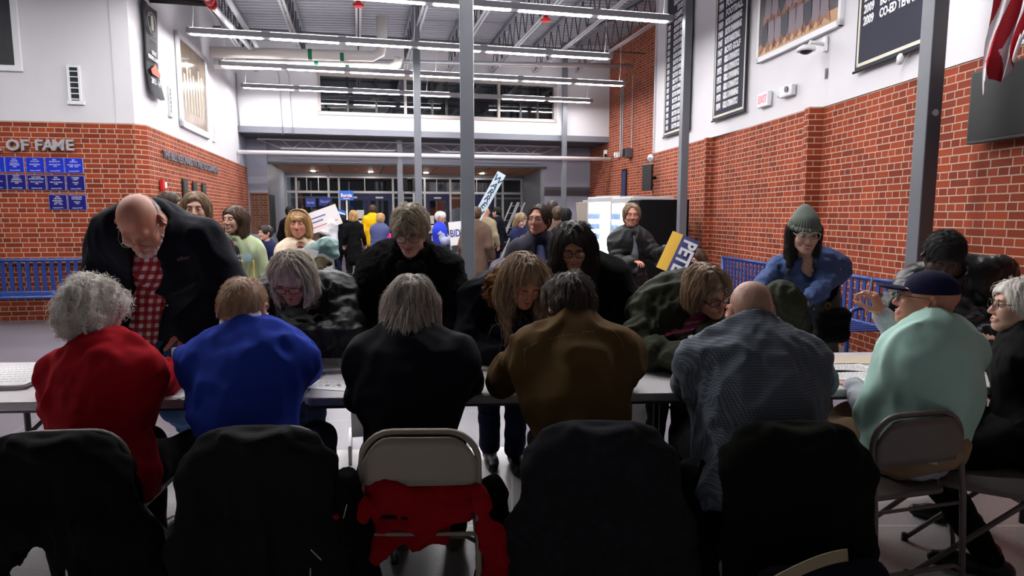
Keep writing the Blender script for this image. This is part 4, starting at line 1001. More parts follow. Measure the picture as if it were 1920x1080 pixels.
    def body(P,skinm=None,hands=True,legs=True,hand_h=None):
        m=skinm or SK[P.tone]; parts=[]
        c=Fld(.02); P.torso(c,-.012-.0); 
        for sd in 'LR': P.arm(c,sd,-.006)
        if legs:
            for hj,kn,an in ((P.hjL,P.knL,P.anL),(P.hjR,P.knR,P.anR)): c.cone(hj,kn,.075*P.s,.05*P.s,k=.03); c.cone(kn,an,.05*P.s,.035*P.s,k=.02)
        V,Q=c.build().mesh(); parts.append((P.loc(V),Q))
        hf=head_field(P.hh,P.neckl,P.fem,full=P.full,nr=P.nr); V,Q=hf.build().mesh(); parts.append((P.hw(V),Q)); P.hf=hf
        if hands:
            for i,(wr,el,rt) in enumerate(((P.wrL,P.elL,False),(P.wrR,P.elR,True))):
                if P.hands[i] is None: continue
                f=Fld(hand_h or max(P.hh*.85,.0035)); d=nrm(wr-el)
                hd=d if (P.hdirs is None or P.hdirs[i] is None) else A3(P.hdirs[i]); pn=(0,0,-1) if (P.palms is None or P.palms[i] is None) else P.palms[i]
                f.cone(wr-d*.08,wr,.03*P.s,.026*P.s,k=.01); hand_parts(f,wr,hd,A3(pn),rt,P.curl[i],P.s,pinch=P.pinch[i])
                V,Q=f.build().mesh(); parts.append((P.loc(V),Q))
        V,Q=cat(parts); P.b=obj('body',V,Q,m,P.e,smooth=True)
        if P.hh<.0065:
            # lips, brows, eyes
            f=Fld(.0028); f.cone((-.019,.0935,-.0625),(0,.0985,-.0615),.0035,.0048,k=.003); f.cone((0,.0985,-.0615),(.019,.0935,-.0625),.0048,.0035,k=.003); f.cone((-.015,.0945,-.0725),(0,.0985,-.074),.0035,.0055,k=.003);f.cone((0,.0985,-.074),(.015,.0945,-.0725),.0055,.0035,k=.003)
            V,Q=f.build().mesh(); obj('lips',P.hw(V),Q,M_lip,P.e,smooth=True)
            bm=P.brow or mat('eyebrow_brown',(84,58,42),.8)
            for s in (-1,1):
                b=MB(); b.tube([(s*.014,.0935,.021),(s*.03,.0945,.026),(s*.046,.083,.0225)],[.0022,.0028,.0012],6); obj('eyebrow',P.hw(b.V),b.F,bm,P.e,smooth=True)
                if P.eyes:
                    b=MB(); T=Matrix.Translation((s*.0325,.0838,.0030))@Matrix.Diagonal((1,1,.52,1)); b.lathe([(0.0005,-.011),(.006,-.0095),(.0095,-.0055),(.011,0),(.0095,.0055),(.006,.0095),(.0005,.011)],14,T)
                    o=obj('eye',P.hw(b.V),b.F,M_eye,P.e,smooth=True)
                    b=MB(); b.lathe([(0.0,0),(.0048,0),(.0042,.0010),(0,.0018)],12,Matrix.Translation((s*.0325,.0940,.0030))@Matrix.Diagonal((1,1,.95,1))@Matrix.Rotation(R_(-90),4,'X')); obj('iris',P.hw(b.V),b.F,M_iris,o)
        return P.b
    # ---------------- hair
    def hair(P,m,style='short',n=900,t=.012,L=.08,rad=.0009,wild=.003,locks=None,carve=(.068,.095,.098),cz=-.03,part=.0,gw=.6,seed=1,back=0,name='hair',h=None,low=-.10,noise=.004,cyc=.120,flat=0,fringe=0,filt=True):
        rs=np.random.RandomState(seed); f=Fld(h or max(P.hh,.0045))
        g=P.M.T@V3(0,0,-1)
        f.ell((0,-.018,.034+flat),(.076+t,.097+t,.086+t),k=.02)
        if style in ('bob','long'): 
            for s in (-1,1): f.cone((s*.068,-.01,.02),(s*(.072+t*.6),-.005+back,low),.022+t,.018+t*.7,k=.03)
            f.cone((0,-.075,.0),(0,-.078-back,low),.045+t,.045+t,k=.05); f.cone((-.05,-.04,-.0),(-.055,-.05,low),.03+t,.03+t,k=.04); f.cone((.05,-.04,-.0),(.055,-.05,low),.03+t,.03+t,k=.04)
        elif style in ('mid','curl'): f.ell((0,-.045,-.015),(.07+t,.065+t,.08+t),k=.03)
        else: f.ell((0,-.045,-.005),(.067+t,.06+t,.066+t*.5),k=.03)
        if locks:
            for lk in locks: f.path([V3(*q) for q in lk[0]],lk[1],k=lk[2] if len(lk)>2 else .02)
        # face opening
        f.ell((0,cyc,cz),(carve[0],carve[1],carve[2]),k=.012,op='s')
        if style in ('bob','long') : f.ell((0,.06,cz-.07),(.045,.06,.07),k=.01,op='s')
        if style=='short':
            for s in (-1,1): f.ell((s*.098,-.010,-.010),(.032,.036,.044),k=.008,op='s')
        if fringe: f.cone((-.045,.082,.05),(.045,.082,.05),.016,k=.01); f.cone((-.04,.092,.035),(.04,.092,.035),.010,k=.008)
        f.build(); f.noise([(noise,(45,45,14),seed,True),(noise*1.3,(14,14,8),seed+3,False)])
        V,Q=f.mesh(); Vn=[V];Qn=[Q];tone=[rs.rand(len(V))*.15+.1]
        if n:
            idx=rs.choice(len(V),n); p=V[idx].copy(); G=f.grad(p); 
            ok=rs.rand(n)<2; steps=9; segl=(L*(.5+rs.rand(n)*.7))/steps; pts=[p.copy()]
            off=.0006+rs.rand(n)*wild; prev=None; P_=V[idx].copy()
            for k in range(steps):
                G=f.grad(p); side=np.sign(p[:,0]-part)
                comb=np.stack([side*.8*np.clip((p[:,2]+.02)/.08,0,1),-.25*np.ones(n)*(1 if style!='fringe' else -1),-.6*np.ones(n)],1)
                d=comb*(1-gw)+g[None]*gw+rs.randn(n,3)*.10
                if style=='curl': d=d*.6+np.stack([np.sin(k*.7+P_[:,0]*60),np.cos(k*.6+P_[:,1]*70),np.sin(k*.8+P_[:,2]*65)],1)*.7
                d=d-G*np.sum(d*G,1,keepdims=True); d/=np.linalg.norm(d,axis=1,keepdims=True)+1e-6
                if prev is not None: d=d*.55+prev*.45; d/=np.linalg.norm(d,axis=1,keepdims=True)+1e-6
                prev=d; p=p+d*segl[:,None]; sd=f.samp(p); G=f.grad(p); lift=off*(1+k*.25)
                cor=np.clip(lift-sd,-.004,.006); p=p+G*cor[:,None]; pts.append(p.copy())
            pts=np.stack(pts,1) # n,steps+1,3
            if filt: 
                bad=((np.abs(pts[...,0])<.047+.02*(pts[...,2]<-.06))&(pts[...,1]>.045)&(pts[...,2]<(.045 if fringe else .06))).any(1); pts=pts[~bad]; n=len(pts)
            K=steps+1; T=np.gradient(pts,axis=1); T/=np.linalg.norm(T,axis=2,keepdims=True)+1e-9
            rf=rs.randn(n,1,3); a=np.cross(T,np.tile(rf,(1,K,1))); a/=np.linalg.norm(a,axis=2,keepdims=True)+1e-9; b_=np.cross(T,a)
            R=(rad*(.6+.8*rs.rand(n,1)))*np.linspace(1,.25,K)[None]**.7
            ring=[pts+(a*math.cos(q)+b_*math.sin(q))*R[...,None] for q in (0,2.1,4.2)]
            SV=np.stack(ring,2).reshape(-1,3); base=(np.arange(n)[:,None]*K+np.arange(K-1)[None])*3
            qs=[np.stack([base+i,base+(i+1)%3,base+3+(i+1)%3,base+3+i],-1).reshape(-1,4) for i in range(3)]
            Vn.append(SV);Qn.append(np.concatenate(qs)+len(V)); tone.append(np.repeat(rs.rand(n)*.9,K*3))
        V=np.concatenate(Vn);Q=np.concatenate(Qn)
        return obj(name,P.hw(V),Q,m,P.e,smooth=True,attr={'tone':np.concatenate(tone)})
    # ---------------- clothing
    def top(P,name,m,g=.018,low=.03,folds=((.018,(12,12,8),1,True),(.008,(30,30,20),2,True)),belly=0,arms='LR',collar=None,disp=None,extra=None,upto=1.0,neck=.062,cut=None,h=None,w=1.0,chest=1.0,sqf=.7,adisp=None,gs=None,hem=0,zcut=None):
        f=Fld(h or P.h); P.torso(f,g,low,disp,belly,chest=chest,sqf=sqf)
        if hem:
            b_=P.hip-P.sp*low; f.cone(b_,b_-V3(0,0,hem),.172*P.s+g+P.bulk,.18*P.s+g+P.bulk,k=.03,sq=(P.nf,sqf))
        for sd in arms:
            P.arm(f,sd,g if gs is None else gs,adisp or disp,upto,w=w)
        if extra: extra(f)
        # opening for the neck
        nk=P.nb; up_=nrm(P.head-P.nb)
        f.cone(nk+up_*.035,nk+up_*.16,neck*.9,neck*1.1,k=.012,op='s')
        if collar: collar(f)
        if zcut is None and P.hip[2]<.7: zcut=.462
        if zcut: f.plane((0,0,zcut),(0,0,-1),k=.01)
        f.build()
        if folds: f.noise(list(folds))
        V,Q=f.mesh(); P.tf=f
        if isinstance(m,(list,tuple)): mats,fn=m; cen=V[Q].mean(1); return obj(name,P.loc(V),Q,None,P.e,smooth=True,mats=mats,midx=fn(cen))
        return P.put(name,V,Q,m)
    def ringpath(P,c,ax,r1,r2,n=10,a0=0,a1=360,up_=0):
        ax=nrm(ax); u=nrm(P.r-ax*(P.r@ax)); v=np.cross(ax,u); out=[]
        for i in range(n+1):
            t=R_(a0+(a1-a0)*i/n); out.append(c+u*math.cos(t)*r1+v*math.sin(t)*r2+ax*up_*math.sin(t))
        return out
    def collar(P,f,r=.058,th=.012,hgt=.03,a0=0,a1=360,flare=.012,dz=.0):
        ax=nrm(nrm(P.head-P.nb)*.6+P.sp*.6); c=P.nb+ax*(.01+dz)
        for j in range(3):
            q=P.ringpath(c+ax*hgt*j/2,ax,r+flare*(1-j/2),r+flare*(1-j/2),14,a0,a1); f.path(q,th,k=.008)
    def pants(P,m,g=.012,name='trousers',h=None,shoes=None,seat=0,cuff=.98,fold=.008):
        f=Fld(h or max(P.h,.012)); s=P.s
        if P.hip[2]<.7: f.cone(P.hip+V3(0,0,.03)-P.f*.02,P.hip+P.f*.06,.15*s+g,.15*s+g,k=.04,sq=(V3(0,0,1),.62))
        else: f.cone(P.hip+P.sp*.06,P.hip-V3(0,0,.02),.145*s+g,.155*s+g,k=.04,sq=(P.nf if abs(P.nf[2])<.8 else P.f,.78))
        for hj,kn,an in ((P.hjL,P.knL,P.anL),(P.hjR,P.knR,P.anR)):
            f.cone(hj,kn,.088*s+g,.062*s+g,k=.04); f.cone(kn,kn+(an-kn)*cuff,.06*s+g,.046*s+g,k=.03)
        f.build().noise([(fold,(10,10,16),5,True)]); V,Q=f.mesh(); P.put(name,V,Q,m)
        for sd,(an,kn) in (('L',(P.anL,P.knL)),('R',(P.anR,P.knR))):
            ft=Fld(.008 if P.hh<.006 else .014); fd=P.f; a=V3(an[0],an[1],0)
            ft.cone(a+V3(0,0,.045)-fd*.05,a+fd*.13+V3(0,0,.035),.042*s,.04*s,k=.02); ft.cone(a+fd*.1+V3(0,0,.033),a+fd*.19*s+V3(0,0,.028),.04*s,.03*s,k=.02); ft.cone(a+V3(0,0,.05),V3(*an)+V3(0,0,.03),.042*s,.042*s,k=.02)
            ft.plane((0,0,.004),(0,0,-1)); V,Q=ft.build().mesh(); P.put('shoe',V,Q,shoes or M_black)
    def glasses(P,m=None,w=.027,hgt=.019,r=.0016,z=.004,y=.106,round_=.6,lens=True):
        m=m or M_gfr; b=MB()
        for s in (-1,1):
            pts=[]
            for i in range(20):
                t=2*math.pi*i/20; c,sn=math.cos(t),math.sin(t); p=2.0/2.8; X=s*.034+w*abs(c)**p*(1 if c>0 else -1); Z=z+hgt*abs(sn)**p*(1 if sn>0 else -1); pts.append((X,y-.0*abs(X)-.12*max(0,abs(X)-.03),Z))
            b.tube(pts,r,6,closed=True)
            b.tube([(s*(.034+w),y-.004,z+.004),(s*.074,y-.03,z+.006),(s*.079,0.0,z+.008),(s*.080,-.022,z-.01)],r,6)
        b.tube([(-.034+w,y,z+.004),(0,y+.004,z+.007),(.034-w,y,z+.004)],r,6)
        o=obj('glasses',P.hw(b.V),b.F,m,P.e,smooth=True)
        if lens:
            for s in (-1,1):
                b=MB(); b.lathe([(w*.97,0),(w*.97,.0008)],20,Matrix.Translation((s*.034,y-.001,z))@Matrix.Diagonal((1,1,hgt/w,1))@Matrix.Rotation(R_(90),4,'X')); obj('lens',P.hw(b.V),b.F,M_glens,o)
        return o
    def scarf(P,m,r=.075,th=.03,tails=None,name='scarf',n=2):
        f=Fld(max(P.h,.008)); ax=nrm(P.head-P.nb)
        for j in range(n): f.path(P.ringpath(P.nb+ax*(.01+.035*j),ax,r+.008*(n-j),r+.008*(n-j),12),th,k=.01)
        for q in (tails or []): f.path([A3(x) for x in q[0]],q[1],k=.015,sq=(P.nf,.6))
        f.build().noise([(.01,(20,20,30),4,True)]); V,Q=f.mesh(); return P.put(name,V,Q,m)
def cloth(name,c,rough=.85,bump=.25,bs=420,noise=.1,ns=6,sheen=0,**k): return mat(name,c,rough,spec=.12 if rough>.6 else .4,noise=noise,nscale=ns,bump=bump,bscale=bs,sheen=sheen,**k)
def quilt(pitch,amp,ph=0):
    def fn(X,Y,Z,t,d): return amp*(np.abs(np.sin(math.pi*(t+ph)/pitch))-.6)
    return fn
def check_mat(name,c1,c2,c3,scale,axis='xz',rough=.85,soft=False):
    """woven check: two stripe sets multiplied"""
    m,t,b=nt(name);N=t.nodes;L=t.links; tc=N.new('ShaderNodeTexCoord'); sx=N.new('ShaderNodeSeparateXYZ')
    mp=N.new('ShaderNodeMapping'); n=N.new('ShaderNodeTexNoise'); n.inputs['Scale'].default_value=5
    L.new(tc.outputs['Object'],mp.inputs[0]); L.new(mp.outputs[0],sx.inputs[0])
    def stripe(o,sc):
        a=N.new('ShaderNodeMath');a.operation='MULTIPLY';a.inputs[1].default_value=sc;L.new(o,a.inputs[0])
        f=N.new('ShaderNodeMath');f.operation='FRACT';L.new(a.outputs[0],f.inputs[0])
        g=N.new('ShaderNodeMath');g.operation='GREATER_THAN';g.inputs[1].default_value=.5;L.new(f.outputs[0],g.inputs[0]); return g.outputs[0]
    ad=N.new('ShaderNodeMath');ad.operation='ADD';L.new(sx.outputs[0],ad.inputs[0]);L.new(sx.outputs[1],ad.inputs[1])
    s1=stripe(ad.outputs[0],scale);s2=stripe(sx.outputs[2],scale)
    a=N.new('ShaderNodeMath');a.operation='ADD';L.new(s1,a.inputs[0]);L.new(s2,a.inputs[1])
    h=N.new('ShaderNodeMath');h.operation='MULTIPLY';h.inputs[1].default_value=.5;L.new(a.outputs[0],h.inputs[0])
    r=N.new('ShaderNodeValToRGB'); r.color_ramp.interpolation='CONSTANT'; e=r.color_ramp.elements; e[0].color=lin(c1); e[1].position=.75; e[1].color=lin(c3); k=e.new(.25); k.color=lin(c2)
    L.new(h.outputs[0],r.inputs[0]); L.new(r.outputs[0],b.inputs['Base Color']); b.inputs['Roughness'].default_value=rough
    bp=N.new('ShaderNodeBump'); n.inputs['Scale'].default_value=400; bp.inputs['Strength'].default_value=.2; bp.inputs['Distance'].default_value=.004; L.new(n.outputs[0],bp.inputs['Height']); L.new(bp.outputs[0],b.inputs['Normal'])
    return m
HG=dict(stub=hairmat('hair_stubble',(160,118,98),(196,158,136)),
 white=hairmat('hair_white',(190,180,172),(255,250,242)),grey=hairmat('hair_grey',(142,130,120),(250,240,226)),greybrown=hairmat('hair_grey_brown',(92,80,72),(216,202,190)),
 blond=hairmat('hair_blond',(140,96,54),(232,194,136)),sandy=hairmat('hair_sandy',(140,104,76),(214,174,138)),brown=hairmat('hair_brown',(48,34,26),(116,86,62)),
 lbrown=hairmat('hair_light_brown',(84,64,46),(198,166,132)),dark=hairmat('hair_dark',(14,10,10),(62,50,46)),black=hairmat('hair_black',(5,4,4),(12,10,10),.8),frost=hairmat('hair_frosted',(84,70,54),(246,230,200)),rough=hairmat('hair_dark_brown',(24,17,14),(92,70,56)))
def trace(f,px,py,Y0=1.9,lift=0):
    """first point of an implicit surface along the line of sight through a photo pixel"""
    d=A3(ray(px,py)); d/=np.linalg.norm(d); o=V3(0,0,CH); t=Y0/d[1]; hi=f.lo+f.h*(np.array(f.D.shape)-1)
    for i in range(1200):
        q=o+d*t
        if (q>f.lo).all() and (q<hi).all() and f.samp(q[None])[0]<lift: break
        t+=.003
    return q
def seam(P,f,pix,m,r=.002,name='stitching',dash=False,Y0=1.9):
    pts=[]
    for (a,b_) in zip(pix[:-1],pix[1:]):
        for k in range(6): t=k/6; pts.append(trace(f,a[0]+(b_[0]-a[0])*t,a[1]+(b_[1]-a[1])*t,Y0,.001))
    pts=[tuple(P.loc(q)) for q in pts]; b=MB()
    if dash:
        for i in range(len(pts)-1):
            a,c=Vector(pts[i]),Vector(pts[i+1]); n=max(1,int((c-a).length/.012))
            for k in range(n): b.tube([a+(c-a)*(k/n),a+(c-a)*((k+.6)/n)],r,4)
    else: b.tube(pts,r,5)
    return b.obj(name,m,P.e)
def decal(P,f,px,py,txt,size,m,Y0=1.9,rot=0,**k):
    q=trace(f,px,py,Y0,.002); n=f.grad(q[None])[0]; x=V3(1,0,0); x=nrm(x-n*(x@n)); 
    if rot: y_=np.cross(n,x); x=x*math.cos(rot)+y_*math.sin(rot)
    y=np.cross(n,x); q=P.loc(q)+n*.002
    M=Matrix(((x[0],y[0],n[0],q[0]),(x[1],y[1],n[1],q[1]),(x[2],y[2],n[2],q[2]),(0,0,0,1))); return text('lettering',txt,size,M,m,P.e,ext=.001,**k)
def heap(name,lab,m,pts,r,cat_,seed=1,amp=.015,k=.05,h=.010,group=None,sq=None,flat=True):
    f=Fld(h); c=np.mean([V3(*p) for p in pts],0)
    f.path([V3(*p) for p in pts],r,k=k,sq=sq)
    if flat: f.plane((0,0,.004),(0,0,-1))
    f.build().noise([(amp,(12,12,9),seed,True),(amp*.5,(28,28,20),seed+1,True)]); V,Q=f.mesh()
    o=obj(name,V-V3(c[0],c[1],0),Q,m,loc=(c[0],c[1],0),smooth=True); return tag(o,lab,cat_,group)
def HX(px,Y,z): return V3((px-960)/F*(Y*cp_+(CH-z)*sp_),Y,z)
# ---- cloths
C_red=cloth('red_knit',(168,14,30),.9,.35,500,noise=.12); C_blue=cloth('royal_blue_knit',(40,64,168),.9,.3,520,noise=.1)
C_navyj=cloth('navy_black_wool',(13,14,24),.85,.2,400); C_suede=cloth('olive_brown_suede',(92,70,40),.9,.35,240,noise=.2,ns=7)
C_mint=cloth('mint_cotton',(176,212,200),.85,.15,500,noise=.05); C_lgrey=cloth('light_grey_cotton',(176,178,186),.85,.2,500,noise=.06)
C_blk=cloth('black_fabric',(9,9,11),.8,.2,300); C_puffblk=cloth('black_puffer',(11,12,15),.52,.25,60,noise=.2,sheen=0); C_puffnvy=cloth('navy_puffer',(10,13,26),.72,.25,40,noise=.2)
C_parka=cloth('olive_parka',(48,50,39),.72,.3,50,noise=.12); C_denim=cloth('denim_blue',(58,82,122),.85,.3,400,noise=.2,ns=4); C_ddenim=cloth('denim_dark',(24,32,58),.85,.3,400,noise=.2)
C_chamb=cloth('chambray_shirt',(74,92,134),.8,.25,400,noise=.14); C_khaki=cloth('khaki',(150,122,98),.85,.2,400); C_pink=cloth('pink_tee',(196,70,128),.85,.1,300)
C_wool=cloth('black_boucle',(13,13,15),.95,.9,90,noise=.35,ns=60); C_white=cloth('white_cotton',(226,228,234),.8,.15,400); C_collar=cloth('white_collar',(214,220,232),.8,.1,300)
C_cap=cloth('navy_cap',(26,27,56),.8,.2,500); C_bean=cloth('beanie_knit',(116,124,116),.95,.3,300); C_olsc=cloth('olive_scarf',(64,56,34),.9,.3,200)
C_lea=cloth('black_leather',(17,17,19),.34,.25,70,noise=.2,sheen=0); C_fur=cloth('fur_trim',(120,82,48),.95,1.0,120,noise=.5,ns=40)
C_gshirt=check_mat('grey_checked_shirt',(98,106,116),(78,86,96),(56,62,72),105); C_rcheck=check_mat('red_gingham',(214,206,206),(176,60,66),(136,18,32),21)
C_silver=mat('pen_silver',(190,190,196),.3,metal=.6)
KN=((0.0150,(9.45,9.45,5.4),1,True),(0.0075,(29.7,29.7,18.9),2,False))
def seated_legs(px,Y,z=.56,dx=.12,fy=.75): 
    h_=HX(px,Y,z); return h_,(h_*V3(1,1,0)+V3(-dx,fy-.25,0),h_*V3(1,1,0)+V3(dx,fy-.25,0)),((0,.9,.5),(0,.9,.5))
# ---------------- S1 red sweater, curly white hair
hip,ft,kn=seated_legs(196,2.32)
p=Person('seated grey-haired woman in a red sweater at the left end of the table',hip=hip,nb=px3(186,652,2.50),head=px3(176,585,2.56),gaze=(.42,.9,-.3),fwd=(.2,1),sw=.18,
  hands=(HX(288,2.92,.79),px3(330,686,3.0)),elbows=(px3(108,740,2.68),px3(322,713,2.84)),hdirs=(None,(-.85,.3,.25)),feet=ft,knees=kn,tone='fair',curl=(.9,1.1),h=.009,pinch=(True,True))
p.body(); p.hair(HG['white'],'curl',n=3200,t=.026,L=.06,rad=.0009,wild=.010,carve=(.075,.09,.10),noise=.014,seed=2,gw=.1)
p.pants(C_blk); p.top('sweater',C_red,g=.022,low=.04,belly=.02,folds=KN,collar=lambda f:p.collar(f,.056,.012,.02),hem=.05)
# ---------------- S2 royal blue sweater man
hip,ft,kn=seated_legs(476,2.32)
p=Person('seated man with short sandy hair in a royal blue sweater and white collar',hip=hip,nb=px3(458,628,2.56),head=px3(457,583,2.62),gaze=(.0,.85,-.55),fwd=(.02,1),sw=.20,hs=1.07,
  hands=(HX(410,2.92,.79),HX(540,2.96,.79)),elbows=(px3(396,728,2.70),px3(576,692,2.80)),feet=ft,knees=kn,tone='pink',fem=False,s=1.05,nr=.06)
p.body(); p.hair(HG['sandy'],'short',n=2600,t=.006,L=.022,rad=.0007,wild=.003,noise=.002,carve=(.075,.09,.1),seed=3,gw=.5)
p.pants(C_ddenim); p.top('sweater',C_blue,g=.018,low=.04,belly=.0,folds=((0.0165,(8.1,8.1,6.75),4,True),(0.0060,(27,27,18.9),2,False)),collar=lambda f:p.collar(f,.062,.011,.012))
f=Fld(.006); p.collar(f,.080,.008,.03,flare=.004,dz=.030); V,Q=f.build().mesh(); p.put('shirt_collar',V,Q,C_collar)
# ---------------- S3 dark jacket, shoulder-length grey-brown hair
hip,ft,kn=seated_legs(768,2.32)
p=Person('seated woman with grey-brown hair in a dark jacket on the uncovered chair',hip=hip,nb=px3(773,628,2.55),head=px3(772,575,2.63),gaze=(.02,.85,-.5),fwd=(.0,1),sw=.185,
  hands=(HX(725,2.94,.79),HX(815,2.98,.79)),elbows=(px3(683,745,2.68),px3(872,720,2.74)),feet=ft,knees=kn)
p.body(); p.hair(HG['greybrown'],'long',n=2800,t=.016,L=.17,rad=.0010,wild=.006,low=-.15,noise=.006,seed=4,gw=.75)
p.pants(C_blk,shoes=mat('shoe_tan_sole',(110,98,84),.6)); p.top('jacket',C_navyj,g=.03,low=.08,folds=((0.0150,(8.1,8.1,5.4),7,True),(0.0060,(24.3,24.3,16.2),2,False)),collar=lambda f:p.collar(f,.066,.016,.03),hem=.06)
# ---------------- S4 brown suede jacket man
hip,ft,kn=seated_legs(1085,2.34)
p=Person('seated man with dark brown hair in an olive brown suede jacket',hip=hip,nb=px3(1075,618,2.58),head=px3(1064,572,2.66),gaze=(-.45,.85,-.4),fwd=(-.02,1),sw=.20,
  hands=(HX(1000,2.96,.79),HX(1150,3.02,.79)),elbows=(px3(940,712,2.76),px3(1170,700,2.80)),feet=ft,knees=kn,tone='warm',fem=False,s=1.03)
p.body(); p.hair(HG['rough'],'mid',n=2600,t=.017,L=.06,rad=.0010,wild=.007,noise=.009,carve=(.07,.085,.09),seed=5,gw=.4)
p.pants(C_blk); p.top('jacket',C_suede,g=.026,low=.10,folds=((0.0210,(8.1,8.1,5.4),9,True),(0.0090,(22.95,22.95,16.2),3,False)),collar=lambda f:p.collar(f,.068,.014,.026),hem=.10,sqf=.72)
p_suede=p
# ---------------- S5 grey checked shirt, bald
hip,ft,kn=seated_legs(1415,2.32)
p=Person('seated bald heavy man in a grey checked shirt',hip=hip,nb=px3(1412,628,2.52),head=px3(1406,585,2.60),gaze=(.05,.92,-.42),fwd=(-.03,1),sw=.215,hs=1.03,
  hands=(HX(1330,2.96,.79),HX(1500,3.0,.79)),elbows=(px3(1294,716,2.76),px3(1528,712,2.76)),feet=ft,knees=kn,tone='pink',fem=False,s=1.08,full=.008,nr=.066)
p.body(); p.hair(HG['stub'],'short',n=700,t=.0015,L=.010,rad=.0004,wild=.001,noise=.001,carve=(.09,.14,.135),cz=.055,seed=6,cyc=.06,gw=.5)
p.pants(C_blk,g=.03); p.top('shirt',C_gshirt,g=.028,low=.06,belly=.055,folds=((0.0149,(8.1,8.1,6.075),11,True),(0.0074,(18.9,18.9,13.5),3,True),(0.0028,(40.5,40.5,27),5,False)),collar=lambda f:p.collar(f,.084,.009,.04,flare=.006,dz=.01),hem=.16,sqf=.78,w=1.1)
# ---------------- S6 mint t-shirt, cap
hip=HX(1710,2.58,.56)
p=Person('seated man in a navy cap and mint green t-shirt raising a pen',hip=hip,nb=px3(1762,618,2.66),head=px3(1737,562,2.70),gaze=(-.9,.5,.12),fwd=(-.45,.9),sw=.20,hs=1.02,
  hands=(px3(1600,722,2.86),px3(1652,588,3.0)),poles=((-.3,-.6,-1),(.6,.5,-1)),feet=(hip*V3(1,1,0)+V3(-.45,.30,0),hip*V3(1,1,0)+V3(-.1,.5,0)),knees=((-.3,.9,.5),(0,.9,.5)),tone='pink',fem=False,s=1.04,
  hdirs=((-.4,.7,-.15),(-.35,.1,.9)),palms=((0,0,-1),(-.6,.6,0)),curl=(.35,1.0),pinch=(False,True),nr=.062)
p.body(); p_mint=p
f=Fld(.006); c=p.M
def hc(q): return A3(p.hw(V3(*q)))+p.org
Mh=p.M
f.ell(hc((0,-.012,.045)),(.083,.103,.083),Mh,k=.01); f.plane(hc((0,0,.028)),-Mh[:,2]*1.0-Mh[:,1]*.12,k=.01)
f.build(); V,Q=f.mesh(); p.put('cap_crown',V,Q,C_cap)
f=Fld(.005); f.ell(hc((0,.115,.032)),(.066,.075,.010),Mh,k=.005); f.ell(hc((0,.085,.010)),(.058,.07,.018),Mh,k=.01,op='s'); V,Q=f.build().mesh(); p.put('cap_peak',V,Q,C_cap)
p.glasses(M_gfr,lens=False)
p.pants(C_khaki,g=.03); p.top('undershirt',C_lgrey,g=.011,low=.0,folds=((.005,(27,27,27),3,True),),upto=.94,w=1.05)
p.top('tshirt',C_mint,g=.036,low=.02,belly=.035,folds=((0.0108,(8.1,8.1,5.4),13,True),(0.0036,(24.3,24.3,16.2),3,False)),upto=.44,zcut=.56,collar=lambda f:p.collar(f,.062,.010,.012),sqf=.78,w=1.05)
b=MB(); q=p.loc(p.wrR); b.tube([tuple(q+V3(-.06,.02,.03)),tuple(q+V3(-.035,.03,.17))],.0045,8); b.obj('marker_pen',C_silver,p.e)
b=MB(); ha=p.hip-p.sp*.0
# ---------------- S7 black sweater woman at right edge
hip=HX(1925,2.75,.56)
p=Person('seated white-haired woman with glasses in black at the right edge',hip=hip,nb=px3(1932,630,2.9),head=px3(1912,575,2.86),gaze=(-.93,.3,.05),fwd=(-.8,.6),sw=.18,
  hands=(HX(1850,3.25,.80),HX(1862,3.35,.80)),poles=((-.2,-.5,-1),(0,0,-1)),feet=(HX(1852,2.55,0)*V3(1,1,0),HX(1800,3.0,0)*V3(1,1,0)),knees=((-.9,.2,.5),(-.7,.5,.5)),tone='fair')
p.body(); p.hair(HG['white'],'mid',n=1800,t=.02,L=.06,wild=.006,noise=.008,seed=8,gw=.4,carve=(.07,.085,.095)); p.glasses(M_gfr)
p.pants(C_blk); p.top('sweater',C_blk,g=.03,low=.06,folds=KN,hem=.08,collar=lambda f:p.collar(f,.058,.012,.02))
# ================= standing behind the table
# ---------------- M1 bald bearded man, navy coat open over red gingham
p=Person('standing bald man with white beard in a navy coat over red gingham shirt',hip=HX(285,3.62,.90),nb=px3(296,418,3.28),head=px3(262,420,3.06),gaze=(.16,-.62,-.80),fwd=(.06,-1),sw=.215,s=1.10,hs=1.12,up=(0,-.6,1),
  hands=(px3(350,618,3.22),px3(190,660,3.3)),poles=((.9,.3,.1),(-.9,.3,.1)),feet=(HX(385,3.85,0)*V3(1,1,0),HX(290,3.7,0)*V3(1,1,0)),tone='pink',eyes=False,fem=False,bulk=.0,curl=(.5,.5),bend=(0,.10,.05),palms=((-.8,.3,-.1),None),hdirs=((-.1,-.15,-1),None),nr=.064,full=.006,brow=mat('eyebrow_grey',(170,158,150),.8),h=.010)
p.body(); m1=p
p.hair(HG['white'],'short',n=1500,t=.0025,L=.014,rad=.0006,wild=.002,noise=.001,carve=(.10,.16,.14),cz=.07,cyc=.055,seed=9)
f=Fld(.0045); f.cone((-.058,.02,-.055),(-.022,.075,-.098),.022,.020,k=.015); f.cone((.058,.02,-.055),(.022,.075,-.098),.022,.020,k=.015); f.ell((0,.083,-.095),(.03,.022,.024),k=.015); f.cone((-.028,.094,-.05),(.028,.094,-.05),.008,k=.01); f.ell((0,.1,-.067),(.02,.016,.012),k=.005,op='s')
f.build().noise([(0.0075,(94.5,94.5,54),3,True)]); V,Q=f.mesh(); obj('beard',p.hw(V),Q,HG['white'],p.e,smooth=True)
p.glasses(M_gwire,w=.024,hgt=.016,r=.0011,z=-.004)
p.pants(C_denim,g=.0)
